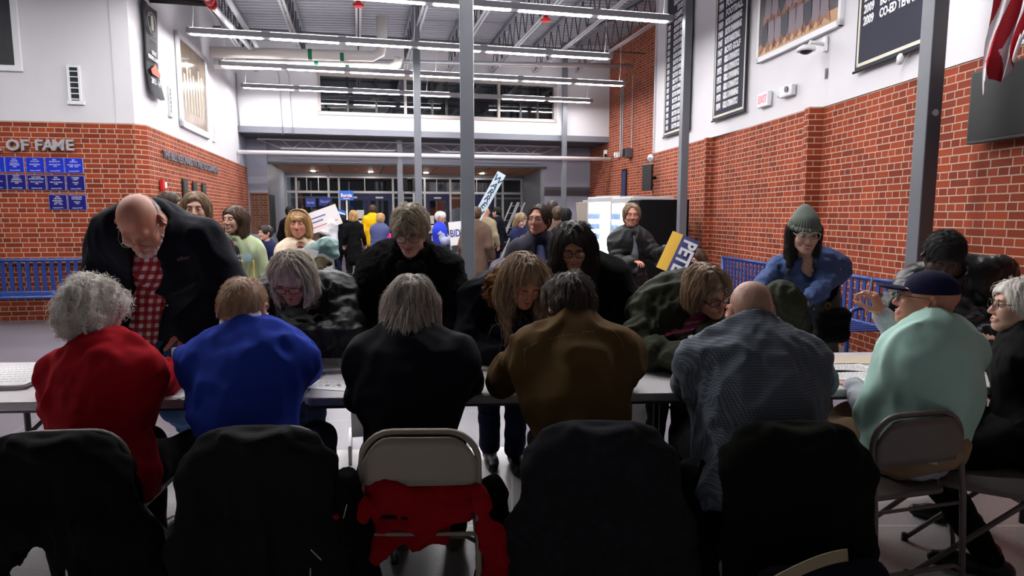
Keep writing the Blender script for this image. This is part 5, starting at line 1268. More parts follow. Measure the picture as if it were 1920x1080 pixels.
p.top('shirt',C_rcheck,g=.0,low=.10,belly=.05,folds=((0.0090,(12.15,12.15,8.1),3,True),),arms='',collar=lambda f:p.collar(f,.062,.010,.04),h=.009,sqf=.8)
def ex(f):
    a=p.nb+p.nf*.18-p.sp*.04; b_=p.hip+p.nf*.21-p.sp*.28
    f.path([a,p.mid+p.nf*.205,b_],[.060,.080,.085],k=.012,op='s')
p.top('coat',C_puffnvy,g=.055,low=.12,belly=.04,folds=((0.0144,(8.1,8.1,5.4),21,True),(0.0054,(21.6,21.6,14.85),5,False)),collar=lambda f:(f.path(p.ringpath(p.nb+nrm(p.head-p.nb)*.03-p.nf*.005,nrm(p.head-p.nb),.085,.085,14,150,390),[.026]*15,k=.02),ex(f)),sqf=.82,w=1.25,neck=.075,upto=.93,hem=.14,gs=.05)
for i in range(5):
    q=p.mid+p.nf*(.21-.0*i)+p.r*-.105+p.sp*(.16-.13*i); b=MB(); b.lathe([(.0,-.003),(.008,-.002),(.008,.002),(0,.003)],10,Matrix.Translation(Vector(p.loc(q+p.nf*.018)))@Matrix.Rotation(R_(90),4,'X')); b.obj('snap_button',M_gwire,p.e)
# ---------------- W2 grey bob leaning, glasses, black puffer
p=Person('standing woman with grey bob and glasses leaning down in a black puffer',hip=HX(592,3.85,.98),nb=px3(575,545,3.40),head=px3(548,520,3.20),gaze=(.02,-.80,-.60),fwd=(-.1,-1),sw=.19,s=1.0,hs=1.0,up=(0,-.6,1),
  hands=(px3(560,640,3.15),px3(500,650,3.2)),poles=((1,.2,-.2),(-1,.2,-.3)),feet=(HX(590,4.0,0)*V3(1,1,0),HX(560,4.0,0)*V3(1,1,0)),tone='pink',eyes=False,bend=(0,.05,.0),bulk=.0,brow=mat('eyebrow_brown',(84,58,42),.8))
p.body(); p.hair(HG['grey'],'long',n=3000,t=.018,L=.14,rad=.0011,wild=.005,low=-.10,noise=.006,seed=11,gw=.6,fringe=1,cz=-.03,
  locks=[([(-.06,.03,.03),(-.075,.06,-.05),(-.06,.11,-.11)],[.022,.02,.01]),([(.06,.03,.03),(.075,.06,-.05),(.06,.11,-.11)],[.022,.02,.01])])
p.glasses(M_gfr); p.pants(C_ddenim)
p.top('puffer_coat',C_puffblk,g=.045,low=.15,folds=((0.0150,(9.45,9.45,9.45),31,True),(0.0090,(24.3,24.3,24.3),5,True)),disp=quilt(.085,.012),sqf=.82,hem=.25,upto=.95,neck=.07,collar=lambda f:f.path(p.ringpath(p.nb+nrm(p.head-p.nb)*.0,nrm(p.head-p.nb),.095,.095,12,180,360),[.035]*13,k=.02))
p.scarf(C_olsc,r=.06,th=.022,n=1,tails=[((p.nb+p.nf*.10+p.r*.05,p.nb+p.nf*.20-p.sp*.15+p.r*.05,p.mid+p.nf*.20+p.r*.06),[.03,.035,.03]),((p.nb+p.nf*.10-p.r*.05,p.nb+p.nf*.20-p.sp*.15-p.r*.05,p.mid+p.nf*.20-p.r*.06),[.03,.035,.03])])
# ---------------- W3 short frosted hair, glasses, black wool coat
p=Person('standing woman with short frosted hair and glasses in a black wool coat',hip=HX(762,3.75,.98),nb=px3(776,478,3.55),head=px3(769,432,3.42),gaze=(.0,-.88,-.46),fwd=(0,-1),sw=.19,s=1.02,hs=1.02,
  hands=(HX(815,3.35,.80),HX(715,3.4,.82)),poles=((1,.2,-.2),(-1,.2,-.2)),feet=(HX(790,3.95,0)*V3(1,1,0),HX(745,3.95,0)*V3(1,1,0)),tone='fair',eyes=False,bend=(0,.04,.0))
p.body(); p.hair(HG['frost'],'mid',n=2600,t=.016,L=.07,rad=.0010,wild=.005,noise=.007,seed=12,gw=.3,fringe=1,low=-.06)
p.glasses(mat('glasses_tortoise',(58,30,20),.3)); p.pants(C_blk)
p.top('wool_coat',C_wool,g=.05,low=.15,folds=((0.0150,(8.1,8.1,5.4),41,True),(0.0060,(54,54,54),5,False)),sqf=.85,hem=.2,upto=.95,neck=.075,collar=lambda f:p.collar(f,.085,.026,.05,0,360,.02))
p.scarf(cloth('charcoal_scarf',(24,23,26),.95,.5,120,noise=.3,ns=30),r=.072,th=.03,n=1,tails=[((p.nb+p.nf*.12+p.r*.05,p.nb+p.nf*.22-p.sp*.2+p.r*.05,p.mid+p.nf*.23-p.sp*.15+p.r*.05),[.045,.05,.04]),((p.nb+p.nf*.12-p.r*.04,p.nb+p.nf*.22-p.sp*.2-p.r*.05,p.mid+p.nf*.23-p.sp*.15-p.r*.06),[.045,.05,.04])])
# ---------------- W4 long light-brown hair bending
p=Person('standing young woman with long light brown hair bending low over the table',hip=HX(940,3.85,.98),nb=px3(958,552,3.40),head=px3(983,528,3.20),gaze=(.28,-.76,-.60),fwd=(.15,-1),sw=.185,s=.98,up=(.0,-.6,1),roll=.15,
  hands=(px3(1010,668,3.15),px3(950,672,3.2)),poles=((1,.2,-.3),(-1,.2,-.2)),feet=(HX(965,3.78,0)*V3(1,1,0),HX(918,3.85,0)*V3(1,1,0)),tone='pink',eyes=False,bend=(0,.05,.02))
p.body()
g=p.M.T@V3(0,0,-1)
def dn(q,L,side=(0,0,0)): q=V3(*q); return [tuple(q),tuple(q+g*L*.5+V3(*side)*.5),tuple(q+g*L+V3(*side))]
lk=[(dn((-.075+.0*i,.02-.03*i,.03),.26+.02*i,(-.02,0,0)),[.034,.034,.016],.03) for i in range(3)]+[(dn((.072,-.02,.02),.16),[.024,.024,.012],.03),(dn((-.05,.05,.06),.25,(-.03,.0,0)),[.022,.026,.012],.03)]
p.hair(HG['lbrown'],'long',n=4200,t=.022,L=.30,rad=.0011,wild=.008,low=-.10,noise=.008,seed=13,gw=.85,locks=lk)
p.pants(C_ddenim,g=.018)
p.top('dark_jacket',C_navyj,g=.04,low=.13,folds=((0.0180,(9.45,9.45,8.1),51,True),(0.0075,(24.3,24.3,24.3),5,False)),sqf=.8,hem=.05,upto=.95,neck=.07)
f=Fld(.009); f.path(p.ringpath(p.nb+nrm(p.head-p.nb)*.02,nrm(p.head-p.nb),.11,.11,14,160,380),[.045]*15,k=.02); f.build().noise([(0.0270,(40.5,40.5,40.5),4,True),(0.0090,(121.5,121.5,121.5),5,True)]); V,Q=f.mesh(); p.put('fur_hood_trim',V,Q,C_fur)
f=Fld(.009); c_=p.nb+p.nf*.10-p.sp*.1; f.cone(c_,p.mid+p.nf*.13,.085,.10,k=.02,sq=(p.nf,.9)); f.build().noise([(0.0090,(16.2,16.2,10.8),4,True)]); V,Q=f.mesh(); p.put('print_tshirt',V,Q,mat('print_tshirt',(92,80,92),.85,noise=.8,nscale=22))
# ---------------- W5 dark long hair, glasses
p=Person('standing woman with long dark hair and dark glasses in a black coat',hip=HX(1090,4.1,.98),nb=px3(1095,500,3.88),head=px3(1076,462,3.68),gaze=(-.08,-.90,-.42),fwd=(-.1,-1),sw=.19,s=1.02,hs=1.03,
  hands=(HX(1140,3.72,.80),HX(1050,3.75,.82)),poles=((1,.2,-.2),(-1,.2,-.2)),feet=(HX(1110,4.3,0)*V3(1,1,0),HX(1070,4.3,0)*V3(1,1,0)),tone='warm',eyes=False,bend=(0,.04,.0))
p.body(); g=p.M.T@V3(0,0,-1)
lk=[(dn((s*.072,-.02+.02*i,.02),.24,(s*.02,-.01,0)),[.03,.036,.02],.03) for s in (-1,1) for i in range(2)]
p.hair(HG['dark'],'long',n=3200,t=.02,L=.26,rad=.0011,wild=.006,low=-.16,noise=.009,seed=14,gw=.8,locks=lk,part=.02)
p.glasses(M_gfr,r=.0024); p.pants(C_blk)
p.top('black_coat',C_wool,g=.05,low=.15,folds=((0.0150,(8.1,8.1,5.4),61,True),),sqf=.85,hem=.2,upto=.95,neck=.075)
f=Fld(.01); f.cone(p.nb+p.nf*.09-p.sp*.05,p.mid+p.nf*.12,.07,.075,k=.02); V,Q=f.build().mesh(); p.put('scarf',V,Q,mat('mauve_scarf',(120,98,108),.9))
# ---------------- W6 olive parka, bob, glasses
p=Person('standing woman with brown bob in an olive green parka leaning over the table',hip=HX(1228,3.85,.92),nb=px3(1300,560,3.36),head=px3(1328,546,3.18),gaze=(.36,-.84,-.40),fwd=(.35,-1),sw=.19,s=1.02,hs=1.03,up=(-.2,-.4,1),
  hands=(px3(1335,672,3.0),px3(1268,672,3.08)),poles=((1,.2,-.2),(-.8,.0,-.5)),feet=(HX(1272,3.9,0)*V3(1,1,0),HX(1228,3.95,0)*V3(1,1,0)),tone='pink',eyes=False,bend=(-.0,.0,-.01),curl=(.5,.5),shoff=(0,0,-.02))
p.body(); p.hair(HG['lbrown'],'bob',n=2800,t=.018,L=.12,rad=.0010,wild=.004,low=-.055,noise=.007,seed=15,gw=.5,fringe=1,back=.0)
p.glasses(M_gfr,r=.0026,hgt=.017); p.pants(C_blk)
def ex6(f):
    f.path([p.nb+p.nf*.15+p.sp*.02,p.mid+p.nf*.20,p.hip+p.nf*.22],[.075,.095,.10],k=.012,op='s')
p.top('parka',C_parka,g=.055,low=.16,folds=((0.0195,(9.45,9.45,8.1),71,True),(0.0090,(21.6,21.6,18.9),5,True)),disp=quilt(.10,.010),sqf=.82,hem=.16,upto=.93,neck=.075,collar=lambda f:(f.path(p.ringpath(p.nb,nrm(p.head-p.nb),.10,.10,12,170,370),[.042]*13,k=.02),ex6(f)))
p.top('pink_tshirt',C_pink,g=.004,low=.10,folds=((0.0090,(12.15,12.15,8.1),3,True),),arms='',h=.010,sqf=.84)
w6=p
# ---------------- W7 beanie, denim shirt
p=Person('standing smiling woman in a grey green knit beanie and blue denim shirt',hip=HX(1520,4.55,.98),nb=px3(1512,484,4.32),head=px3(1509,437,4.24),gaze=(-.16,-.95,-.20),fwd=(-.2,-1),sw=.195,s=1.02,hs=1.06,
  hands=(px3(1500,568,4.0),px3(1465,560,4.05)),poles=((1,.3,-.6),(-1,.3,-.6)),feet=(HX(1545,4.6,0)*V3(1,1,0),HX(1500,4.6,0)*V3(1,1,0)),tone='fair',hdirs=((-1,0,.05),(.6,-.2,-.3)),palms=((0,-.3,-1),(0,-.3,-1)),curl=(.5,.8))
p.body(); w7=p
p.hair(HG['dark'],'long',n=1500,t=.004,L=.16,rad=.0011,wild=.004,low=-.15,noise=.006,seed=16,gw=.85,carve=(.055,.08,.1),locks=[([(s*.07,-.01,.0),(s*.076,.0,-.10),(s*.078,.03,-.20)],[.020,.022,.014]) for s in (-1,1)])
Mh=p.M
def hc(q): return A3(p.hw(V3(*q)))+p.org
f=Fld(.005); f.ell(hc((0,-.02,.05)),(.092,.11,.098),Mh,k=.02); f.ell(hc((0,-.05,.120)),(.044,.05,.055),Mh,k=.05); f.plane(hc((0,.05,.036)),-Mh[:,2]-Mh[:,1]*.1+Mh[:,1]*.0,k=.01)
f.path([hc((math.cos(R_(a))*.085,-.015+math.sin(R_(a))*.103,.043-.012*math.sin(R_(a)))) for a in range(0,361,24)],.014,k=.008)
f.build(); 
V,Q=f.mesh(); L_=p.loc(V)-(p.head-p.org); q_=L_@Mh; an=np.arctan2(q_[:,1]+.015,q_[:,0]); rr=1+.03*np.sin(an*36); V2=(q_*np.stack([rr,rr,np.ones_like(rr)],1))@Mh.T+(p.head-p.org)
obj('knit_beanie',V2,Q,C_bean,p.e,smooth=True)
p.glasses(mat('glasses_clear',(186,178,170),.2),w=.029,hgt=.023,r=.0026)
f=Fld(.0025); f.ell((0,.097,-.066),(.017,.007,.006),k=.002); V,Q=f.build().mesh(); obj('teeth',p.hw(V),Q,mat('teeth',(226,218,208),.3),p.e,smooth=True)
p.pants(mat('olive_trousers',(70,70,56),.9)); 
p.top('denim_shirt',C_chamb,g=.013,low=.13,folds=((0.0116,(10.8,10.8,6.75),81,True),(0.0075,(27,27,21.6),5,True)),sqf=.8,hem=.05,upto=.8,neck=.066,collar=lambda f:(p.collar(f,.070,.010,.03,125,415),f.path([p.nb+p.nf*.10+p.sp*.05,p.nb+p.nf*.12-p.sp*.0,p.nb+p.nf*.15-p.sp*.09],[.05,.045,.012],k=.01,op='s')))
for i in range(6):
    q=p.nb+p.nf*.145*(1+.04*i)-p.sp*(.10+.065*i); b=MB(); b.lathe([(.0,-.003),(.006,-.002),(.006,.002),(0,.003)],10,Matrix.Translation(Vector(p.loc(q)))@Matrix.Rotation(R_(90),4,'X')); b.obj('snap_button',M_letw,p.e)
# ---------------- M8 bowed man in black leather jacket
p=Person('standing man with short black hair bowing his head in a black leather jacket',hip=HX(1795,4.0,.98),nb=px3(1792,515,3.78),head=px3(1768,480,3.60),gaze=(-.30,-.72,-.62),fwd=(-.1,-1),sw=.22,s=1.08,hs=1.05,up=(0,-.5,1),
  hands=(HX(1850,3.5,.85),HX(1740,3.5,.85)),poles=((1,.3,-.1),(-1,.3,-.1)),feet=(HX(1820,4.2,0)*V3(1,1,0),HX(1770,4.2,0)*V3(1,1,0)),tone='dark',eyes=False,fem=False,bend=(0,.06,.02),brow=M_black)
p.body(); p.hair(HG['black'],'short',n=1800,t=.016,L=.02,rad=.0010,wild=.003,noise=.004,carve=(.066,.085,.085),seed=17,gw=.2)
p.pants(C_blk); p.top('leather_jacket',C_lea,g=.05,low=.12,folds=((0.0210,(9.45,9.45,6.75),91,True),(0.0075,(27,27,18.9),5,True)),sqf=.82,hem=.10,upto=.93,neck=.07,collar=lambda f:p.collar(f,.075,.016,.03))

# ---------------- small details laid on the cloth
seam(p_suede,p_suede.tf,[(984,655),(1008,641),(1054,629),(1100,622),(1150,620)],mat('pale_stitching',(150,136,104),.7),r=.0016,dash=True)
seam(p_suede,p_suede.tf,[(984,655),(983,672),(985,690)],mat('pale_stitching',(1,1,1)),r=.0016,dash=True)
seam(p_suede,p_suede.tf,[(1150,620),(1165,636),(1170,660)],mat('pale_stitching',(1,1,1)),r=.0016,dash=True)
decal(m1,m1.tf,343,484,'outfitter',.035,mat('dull_gold',(120,112,96),.6),Y0=2.6,rot=.12,sx=1.1)
decal(w6,w6.tf,1300,604,'DESIGN',.035,M_cream,Y0=2.8,bold=.001) 
decal(w6,w6.tf,1299,617,'IS',.03,M_cream,Y0=2.8,bold=.001)
# strap, shoulder bag and the jacket over the arm of the woman in the beanie
q1=w7.shL+w7.sp*.055-w7.nf*.01-w7.r*.0; q2=w7.shL*.8+w7.shR*.2+w7.nf*.15-w7.sp*.10; q3=w7.mid*.5+w7.shL*.5+w7.nf*.155-w7.sp*.13
b=MB(); P_=[w7.loc(q) for q in (q1-w7.nf*.06,q1,q1+w7.nf*.08-w7.sp*.01,q2-w7.r*.02+w7.nf*.0,q3)]
for a,c in zip(P_[:-1],P_[1:]): b.bar(tuple(a),tuple(c),.042,.006,up=tuple(w7.nf))
b.obj('bag_strap',C_blk,w7.e)
b=MB(); q=w7.loc(q3); b.tube(arc(tuple(q+w7.nf*.01-V3(0,0,.03)),.02,0,2*math.pi,12),.004,6); b.obj('strap_ring',mat('brass',(190,150,80),.3,metal=.8),w7.e)
heap('jacket_bundle','folded olive jacket held over the arm of the woman in the beanie',C_parka,[px3(1440,565,4.08),px3(1465,556,4.0),px3(1485,575,4.0),px3(1470,610,4.05),px3(1475,660,4.1)],[.07,.095,.085,.09,.07],'jacket',5,.014,flat=False)
heap('shoulder_bag','black shoulder bag hanging at the hip of the woman in the beanie',C_blk,[px3(1540,600,4.25),px3(1575,595,4.3),px3(1572,625,4.3),px3(1540,628,4.25)],[.06,.06,.06,.06],'bag',6,.006,flat=False)
# ================================================================= PEOPLE FURTHER BACK
def bg(lab,hpx,hpy,Y,face,topm,legm,hair,tone='fair',fem=True,hstyle='mid',pose='down',h=None,bodyface=None,lean=0,gz=0,hands_=None,g=.03,hem=.05,sx=1.0,hairk=None,n=0,disp=None,shoes=None,sit=False,group=None,name='jacket',hs=1.0,extra=None,poles=None,step=0,open_=0):
    """face: degrees, 0 looks at the camera along -y, + turns to image right"""
    hd=px3(hpx,hpy,Y); ca_=math.degrees(math.atan2(-hd[0],hd[1])); face+=ca_; bodyface=None if bodyface is None else bodyface+ca_; st=hd[2]+.115*hs; s=st/1.72 if not sit else 1.0
    fa=lambda a:V3(math.sin(R_(a)),-math.cos(R_(a)),0)
    F1=fa(face); B=fa(face if bodyface is None else bodyface); s*=1.0
    nb=hd-V3(0,0,.175*hs)-B*(.03+lean*.06); 
    hip=V3(nb[0],nb[1],.53*st)-B*lean if not sit else V3(nb[0],nb[1],.56)-B*.1
    near=Y<8; r=np.cross(B,V3(0,0,1))
    if hands_ is None:
        if pose=='down': hl=hip-r*.27*s+B*.08-V3(0,0,.06); hr=hip+r*.27*s+B*.08-V3(0,0,.06)
        elif pose=='front': hl=hip-r*.1+B*.34+V3(0,0,.2); hr=hip+r*.1+B*.34+V3(0,0,.22)
        elif pose=='up': hl=hip-r*.2+B*.1; hr=nb+r*.2+B*.28+V3(0,0,.18)
        elif pose=='lap': hl=hip-r*.12+B*.35+V3(0,0,.08); hr=hip+r*.12+B*.35+V3(0,0,.10)
        elif pose=='face': hl=hip-r*.12+B*.35+V3(0,0,.08); hr=hd+B*.12-V3(0,0,.10)
    else: hl,hr=hands_
    pp=poles or ((0,.0,-1),(0,.0,-1)); pp=tuple(A3(q)-B*.6+(-r if i==0 else r)*.35 for i,q in enumerate(pp))
    hc_=hip*V3(1,1,0); ft=None
    if sit: ft=(hc_+B*.5-r*.1,hc_+B*.5+r*.1)
    elif step: ft=(hc_-r*.09+B*step,hc_+r*.09-B*step)
    p=Person(lab,hip=hip,nb=nb,head=hd,gaze=F1+V3(0,0,gz),fwd=B,sw=.165*s*sx,s=s*.98,hs=hs,hands=(hl,hr),poles=pp,feet=ft,knees=(B,B) if not sit else (B+V3(0,0,.6),B+V3(0,0,.6)),tone=tone,fem=fem,h=h or (.011 if near else .018),hh=.005 if near else .009,curl=(.5,.5),group=group,nr=.048)
    p.body(hand_h=.0045 if near else .009)
    if hair is not None: p.hair(hair,hstyle,n=n or (1400 if near else 300),t=.014,L=.10 if hstyle!='long' else .2,rad=.0012 if near else .003,wild=.004,seed=int(hpx),gw=.6,**(hairk or {}))
    p.pants(legm,g=.008 if near else .012,shoes=shoes,h=.014 if near else .02)
    if open_:
        ex_=extra
        def extra(f):
            f.path([p.nb+p.nf*.15*s-p.sp*.02,p.mid+p.nf*.185*s,p.hip+p.nf*.2*s-p.sp*.14],[open_*.85,open_,open_*1.2],k=.01,op='s')
            if ex_: ex_(f)
    p.top(name,topm,g=g,low=.08,folds=((.012,(12,12,8),int(hpx)%17,True),) if near else ((.012,(9,9,7),int(hpx)%17,True),),hem=hem,disp=disp,collar=(lambda f:p.collar(f,.062,.013,.02)) if near else None,extra=extra)
    return p
C_green=cloth('pale_green_wool',(184,198,158),.85,.2,300); C_cream=cloth('cream_puffer',(214,194,170),.6,.2,60); C_maroon=cloth('maroon_print',(96,26,38),.8); C_teal=mat('teal_leather',(92,124,120),.45,bump=.2,bscale=60)
C_vblue=cloth('royal_blue_vest',(42,60,190),.7); C_yel=cloth('yellow_hoodie',(226,178,20),.85); C_mag=cloth('magenta_fleece',(214,50,140),.8); C_bvest=cloth('slate_blue_puffer',(58,66,112),.6); C_tan=cloth('tan_blazer',(136,124,98),.9); C_brown=cloth('brown_coat',(96,76,66),.9); C_nvy=cloth('navy_jacket',(32,36,72),.8); C_gjk=cloth('grey_purple_jacket',(48,46,58),.75); C_stripe=mat('striped_sleeve',(150,156,178),.85,noise=.4,nscale=30,stretch=(.2,.2,1))
bg('woman with light brown bob and grey scarf standing behind the bald man',367,392,5.1,-8,C_puffblk,C_blk,HG['lbrown'],hstyle='bob',hairk=dict(carve=(.07,.095,.108),cz=-.02,low=-.05),disp=quilt(.09,.01),gz=-.05,hs=1.05,name='puffer_jacket').scarf(mat('grey_scarf',(120,120,130),.9),r=.055,th=.02,n=2)
p=bg('woman with hair tied in a bun mostly hidden behind the bald man',322,386,6.1,60,C_blk,C_blk,HG['rough'],hstyle='mid',hairk=dict(locks=[([(0,-.10,.07),(0,-.12,.07)],[.03,.028])]),gz=-.1)
p=bg('smiling woman with long brown hair in a pale green jacket',440,413,5.75,-42,C_green,C_denim,HG['brown'],hstyle='long',bodyface=-12,hairk=dict(low=-.13,part=.0),gz=.05,hem=.04,g=.028,pose='down',open_=.062)
def sub(p,name,m,pts,r,k=.01,sq=None,h=.007,noise=0):
    f=Fld(h); f.path([A3(q) for q in pts],r,k=k,sq=sq); f.build()
    if noise: f.noise([(noise,(16,16,14),3,True)])
    V,Q=f.mesh(); return p.put(name,V,Q,m)
n_=p.nf
o=sub(p,'black_tshirt',mat('black_tee',(18,18,22),.85),[p.nb+n_*.07-p.sp*.09,p.mid+n_*.105,p.hip+n_*.11],[.055,.065,.07],sq=(n_,.9))
q=p.loc(p.nb+n_*.158-p.sp*.16); Mt=Matrix.Translation(Vector(q))@Matrix(((-p.r[0],0,n_[0]),(-p.r[1],0,n_[1]),(0,1,0))).to_4x4()
text('lettering','EARTHY\nPERSON',.042,Mt,M_letw,p.e,ext=.001,bold=.001)
b=MB(); b.lathe([(0,0),(.036,0),(.036,.006),(0,.008)],20,Matrix.Translation(Vector(p.loc(p.nb+n_*.135-p.sp*.15-p.r*.115)))@Matrix(((-p.r[0],0,n_[0]),(-p.r[1],0,n_[1]),(0,1,0))).to_4x4()); b.obj('round_badge',mat('badge_pale_blue',(170,196,214),.4),p.e)
b=MB(); b.tube([tuple(p.loc(q)) for q in (p.shL+p.sp*.07-p.r*-.02,p.shL+n_*.10-p.sp*.1,p.hip-p.r*.16+n_*.14+p.sp*.02)],.009,6); b.obj('bag_strap',mat('yellow_strap',(206,180,96),.6),p.e)
e=empty('shoulder_bag',Vector(p.hip-p.r*.26+n_*.06-V3(0,0,.0)),0,'yellow and white handbag hanging at the hip of the pale green jacket woman','bag')
f=Fld(.008); f.box((0,0,-.06),(.05,.05,.09),rad=.03); V,Q=f.build().mesh(); obj('bag_body',V,Q,mat('yellow_bag',(190,160,80),.5),e,smooth=True); b=MB(); b.tube([(-.06,-.06,.1),(-.06,-.08,-.15)],.016,6); b.obj('white_strap',M_letw,e)
# cream coat woman
p=bg('woman with blond bob in a cream puffer coat holding papers and a teal bag',560,420,6.3,-10,C_cream,C_blk,HG['blond'],hstyle='bob',hairk=dict(low=-.09,fringe=1),hs=1.12,bodyface=8,disp=quilt(.10,.016),hem=.45,g=.045,sx=.92,pose='front',gz=.0,tone='pink',name='puffer_coat',
  open_=.06)
n_=p.nf; sub(p,'maroon_shirt',C_maroon,[p.nb+n_*.08-p.sp*.07,p.mid+n_*.13],[.055,.06],sq=(n_,.9))
b=MB(); b.tube(arc((0,0,0),.078,R_(10),R_(170),12,(1,0,0),(0,.5,.86)),.006,6); obj('sunglasses',p.hw([(v[0],v[1]+.01,v[2]+.055) for v in b.V]),b.F,M_gfr,p.e)
e=empty('teal_bag',PY(592,468,5.75),0,'teal leather bag held by the woman in the cream coat','bag'); f=Fld(.01); f.cone((-.1,0,-.06),(.1,.05,.03),.075,.09,k=.03); f.cone((.1,.0,.03),(.16,.0,-.03),.08,.06,k=.02); f.build().noise([(.014,(14,14,14),3,True)]); V,Q=f.mesh(); obj('bag_body',V,Q,C_teal,e,smooth=True)
e=empty('loose_papers',PY(604,490,5.7),R_(12),'white papers held under the teal bag','papers'); b=MB(); b.box(-.1,.09,-.002,.002,-.10,.07); b.obj('sheet',M_paper,e); b=MB(); b.box(-.17,-.05,-.012,-.008,-.04,.08,Matrix.Rotation(.3,4,'Y')); b.obj('sheet',M_paper,e)
# centre right
p=bg('woman with glasses and tied back hair in a grey purple jacket looking sideways',1010,413,5.0,-22,C_gjk,C_ddenim,HG['rough'],hstyle='short',hairk=dict(carve=(.07,.10,.115),cz=-.005),open_=.06,gz=.08,tone='pink',bodyface=10,hs=.96,g=.045); p.glasses(M_gwire,w=.025,hgt=.015,r=.0012)
sub(p,'hood',cloth('charcoal_hood',(52,54,60),.8),p.ringpath(p.nb-p.nf*.02,nrm(p.head-p.nb),.11,.10,12,170,370),.04,noise=.012)
sub(p,'blue_shirt',mat('blue_shirt',(66,74,120),.8),[p.nb+p.nf*.08-p.sp*.06,p.mid+p.nf*.14],[.05,.06],sq=(p.nf,.9))
hv=px3(1184,404,6.9)
p=bg('woman in a black quilted puffer and jeans before the vending machines holding a sign',1184,404,6.9,8,C_puffblk,C_denim,HG['lbrown'],hstyle='mid',hairk=dict(carve=(.068,.10,.115),cz=-.008),open_=.03,gz=-.02,bodyface=22,disp=quilt(.06,.012),g=.04,hem=.02,hands_=(px3(1252,471,6.6),px3(1186,492,6.6)),poles=((.0,.0,-1),(0,0,-1)),tone='pink',name='puffer_jacket')
sub(p,'inner_hoodie',mat('grey_hoodie',(92,94,104),.85),[p.nb+p.nf*.09-p.sp*.06,p.mid+p.nf*.14,p.hip+p.nf*.14+p.sp*.08],[.035,.04,.04],sq=(p.nf,.9))
# PETE sign
e=empty('campaign_sign',PY(1271,478,6.4),0,'blue and yellow PETE campaign sign held out by the woman in the puffer','sign')
ww,hh=.40,.29
ca=R_(60); ax=Vector((math.cos(ca)*-.62,-.25,-.80)).normalized(); ay=Vector((.86,-.25,-.18)); ay=(ay-ax*ay.dot(ax)).normalized(); az=ax.cross(ay)
ax=Vector((-.42,-.1,-.90)).normalized(); ay=Vector((.88,-.2,-.42)); ay=(ay-ax*ay.dot(ax)).normalized(); az=ax.cross(ay)
MS=Matrix((ax,ay,az)).transposed().to_4x4()
if az.y>0: pass
V=[];Fc=[];mi=[];n=12
for i in range(n+1):
    for j in range(9):
        x=(i/n-.5)*ww; y=(j/8-.5)*hh; V.append(MS@Vector((x,y,.03*math.cos(y*9))))
V+= [Vector(v)+az*.003 for v in V]; m0=(n+1)*9
for i in range(n):
    for j in range(8):
        a=i*9+j; Fc+=[(a,a+9,a+10,a+1),(m0+a,m0+a+1,m0+a+10,m0+a+9)]; mi+=[0 if j>=3 else 1]*2
obj('board',V,Fc,None,e,smooth=True,mats=[mat('sign_blue_violet',(74,78,128),.5),mat('sign_yellow',(232,182,70),.5)],midx=mi)
sg=-1 if az.y>0 else 1
Tm=MS@Matrix.Translation((0,.055,.034*sg))@(Matrix.Identity(4) if sg>0 else Matrix.Rotation(math.pi,4,'X'))
text('lettering','PETE',.19,Tm,M_letw,e,ext=.001,bold=.006,sx=.85)
# seated woman with red scarf
p=bg('seated woman with dark hair and red scarf on the bench, hand at her face',1308,484,9.2,-50,C_blk,C_blk,HG['brown'],hstyle='long',sit=True,pose='face',hairk=dict(low=-.12),gz=-.5,lean=.1)
p.scarf(mat('red_scarf',(220,50,30),.8),r=.07,th=.03,n=2)
# ---- far crowd
bg('man in a white t-shirt walking left with a white sign',620,397,16.6,-95,mat('white_tee',(222,222,228),.8),C_ddenim,HG['black'],hstyle='short',fem=False,pose='front',tone='warm',step=.16,shoes=mat('brown_boots',(86,66,50),.7))
e=empty('campaign_sign',PY(606,411,16.4),R_(8),'white sign with blue and red lines carried by the man in the white t-shirt','sign'); Mx=Matrix.Rotation(R_(-20),4,'Y'); b=MB(); b.box(-.42,.42,-.01,.01,-.26,.26,Mx); b.obj('board',M_paper,e); b=MB(); b.box(-.3,.1,-.014,-.01,.08,.11,Mx); b.box(-.3,.0,-.014,-.01,-.02,.01,Mx); b.obj('blue_lines',mat('sign_line_blue',(80,90,150),.6),e); b=MB(); b.box(-.34,.34,-.014,-.01,-.14,-.12,Mx); b.obj('red_line',mat('sign_line_red',(200,70,90),.6),e)
bg('woman with blond hair in a black dress and tights seen from behind',663,404,16.0,175,C_blk,C_blk,HG['blond'],hstyle='bob',g=.02,hem=.34,name='black_dress',hairk=dict(low=-.10))
bg('person in a yellow hooded sweatshirt facing the doors',699,393,17.6,180,C_yel,C_blk,HG['brown'],hstyle='short',fem=False,g=.05,name='yellow_hoodie')
p=bg('woman in a slate blue puffer vest with magenta sleeves',714,410,15.0,150,C_mag,C_blk,HG['blond'],hstyle='mid',g=.03,pose='front',name='magenta_fleece',lean=.12)
f=Fld(.018); p.torso(f,.05,.15,quilt(.09,.012)); V,Q=f.build().mesh(); p.put('puffer_vest',V,Q,C_bvest)
p=bg('grey-haired man in a royal blue vest with striped sleeves looking at papers',827,408,13.4,75,C_stripe,C_nvy,HG['white'],hstyle='short',fem=False,pose='front',gz=-.35,tone='pink',name='striped_sweater')
f=Fld(.018); p.torso(f,.045,.10); V,Q=f.build().mesh(); p.put('blue_vest',V,Q,C_vblue)
p.glasses(M_gfr,lens=False)
bg('person in a brown coat half hidden by the thick middle column',893,402,11.0,170,C_brown,mat('beige_trousers',(150,136,124),.9),HG['brown'],hstyle='short',g=.04,hem=.2)
bg('bald man in a tan blazer and jeans seen from behind',911,398,15.0,170,C_tan,C_ddenim,None,fem=False,g=.03,hem=.12,tone='pink',name='blazer')
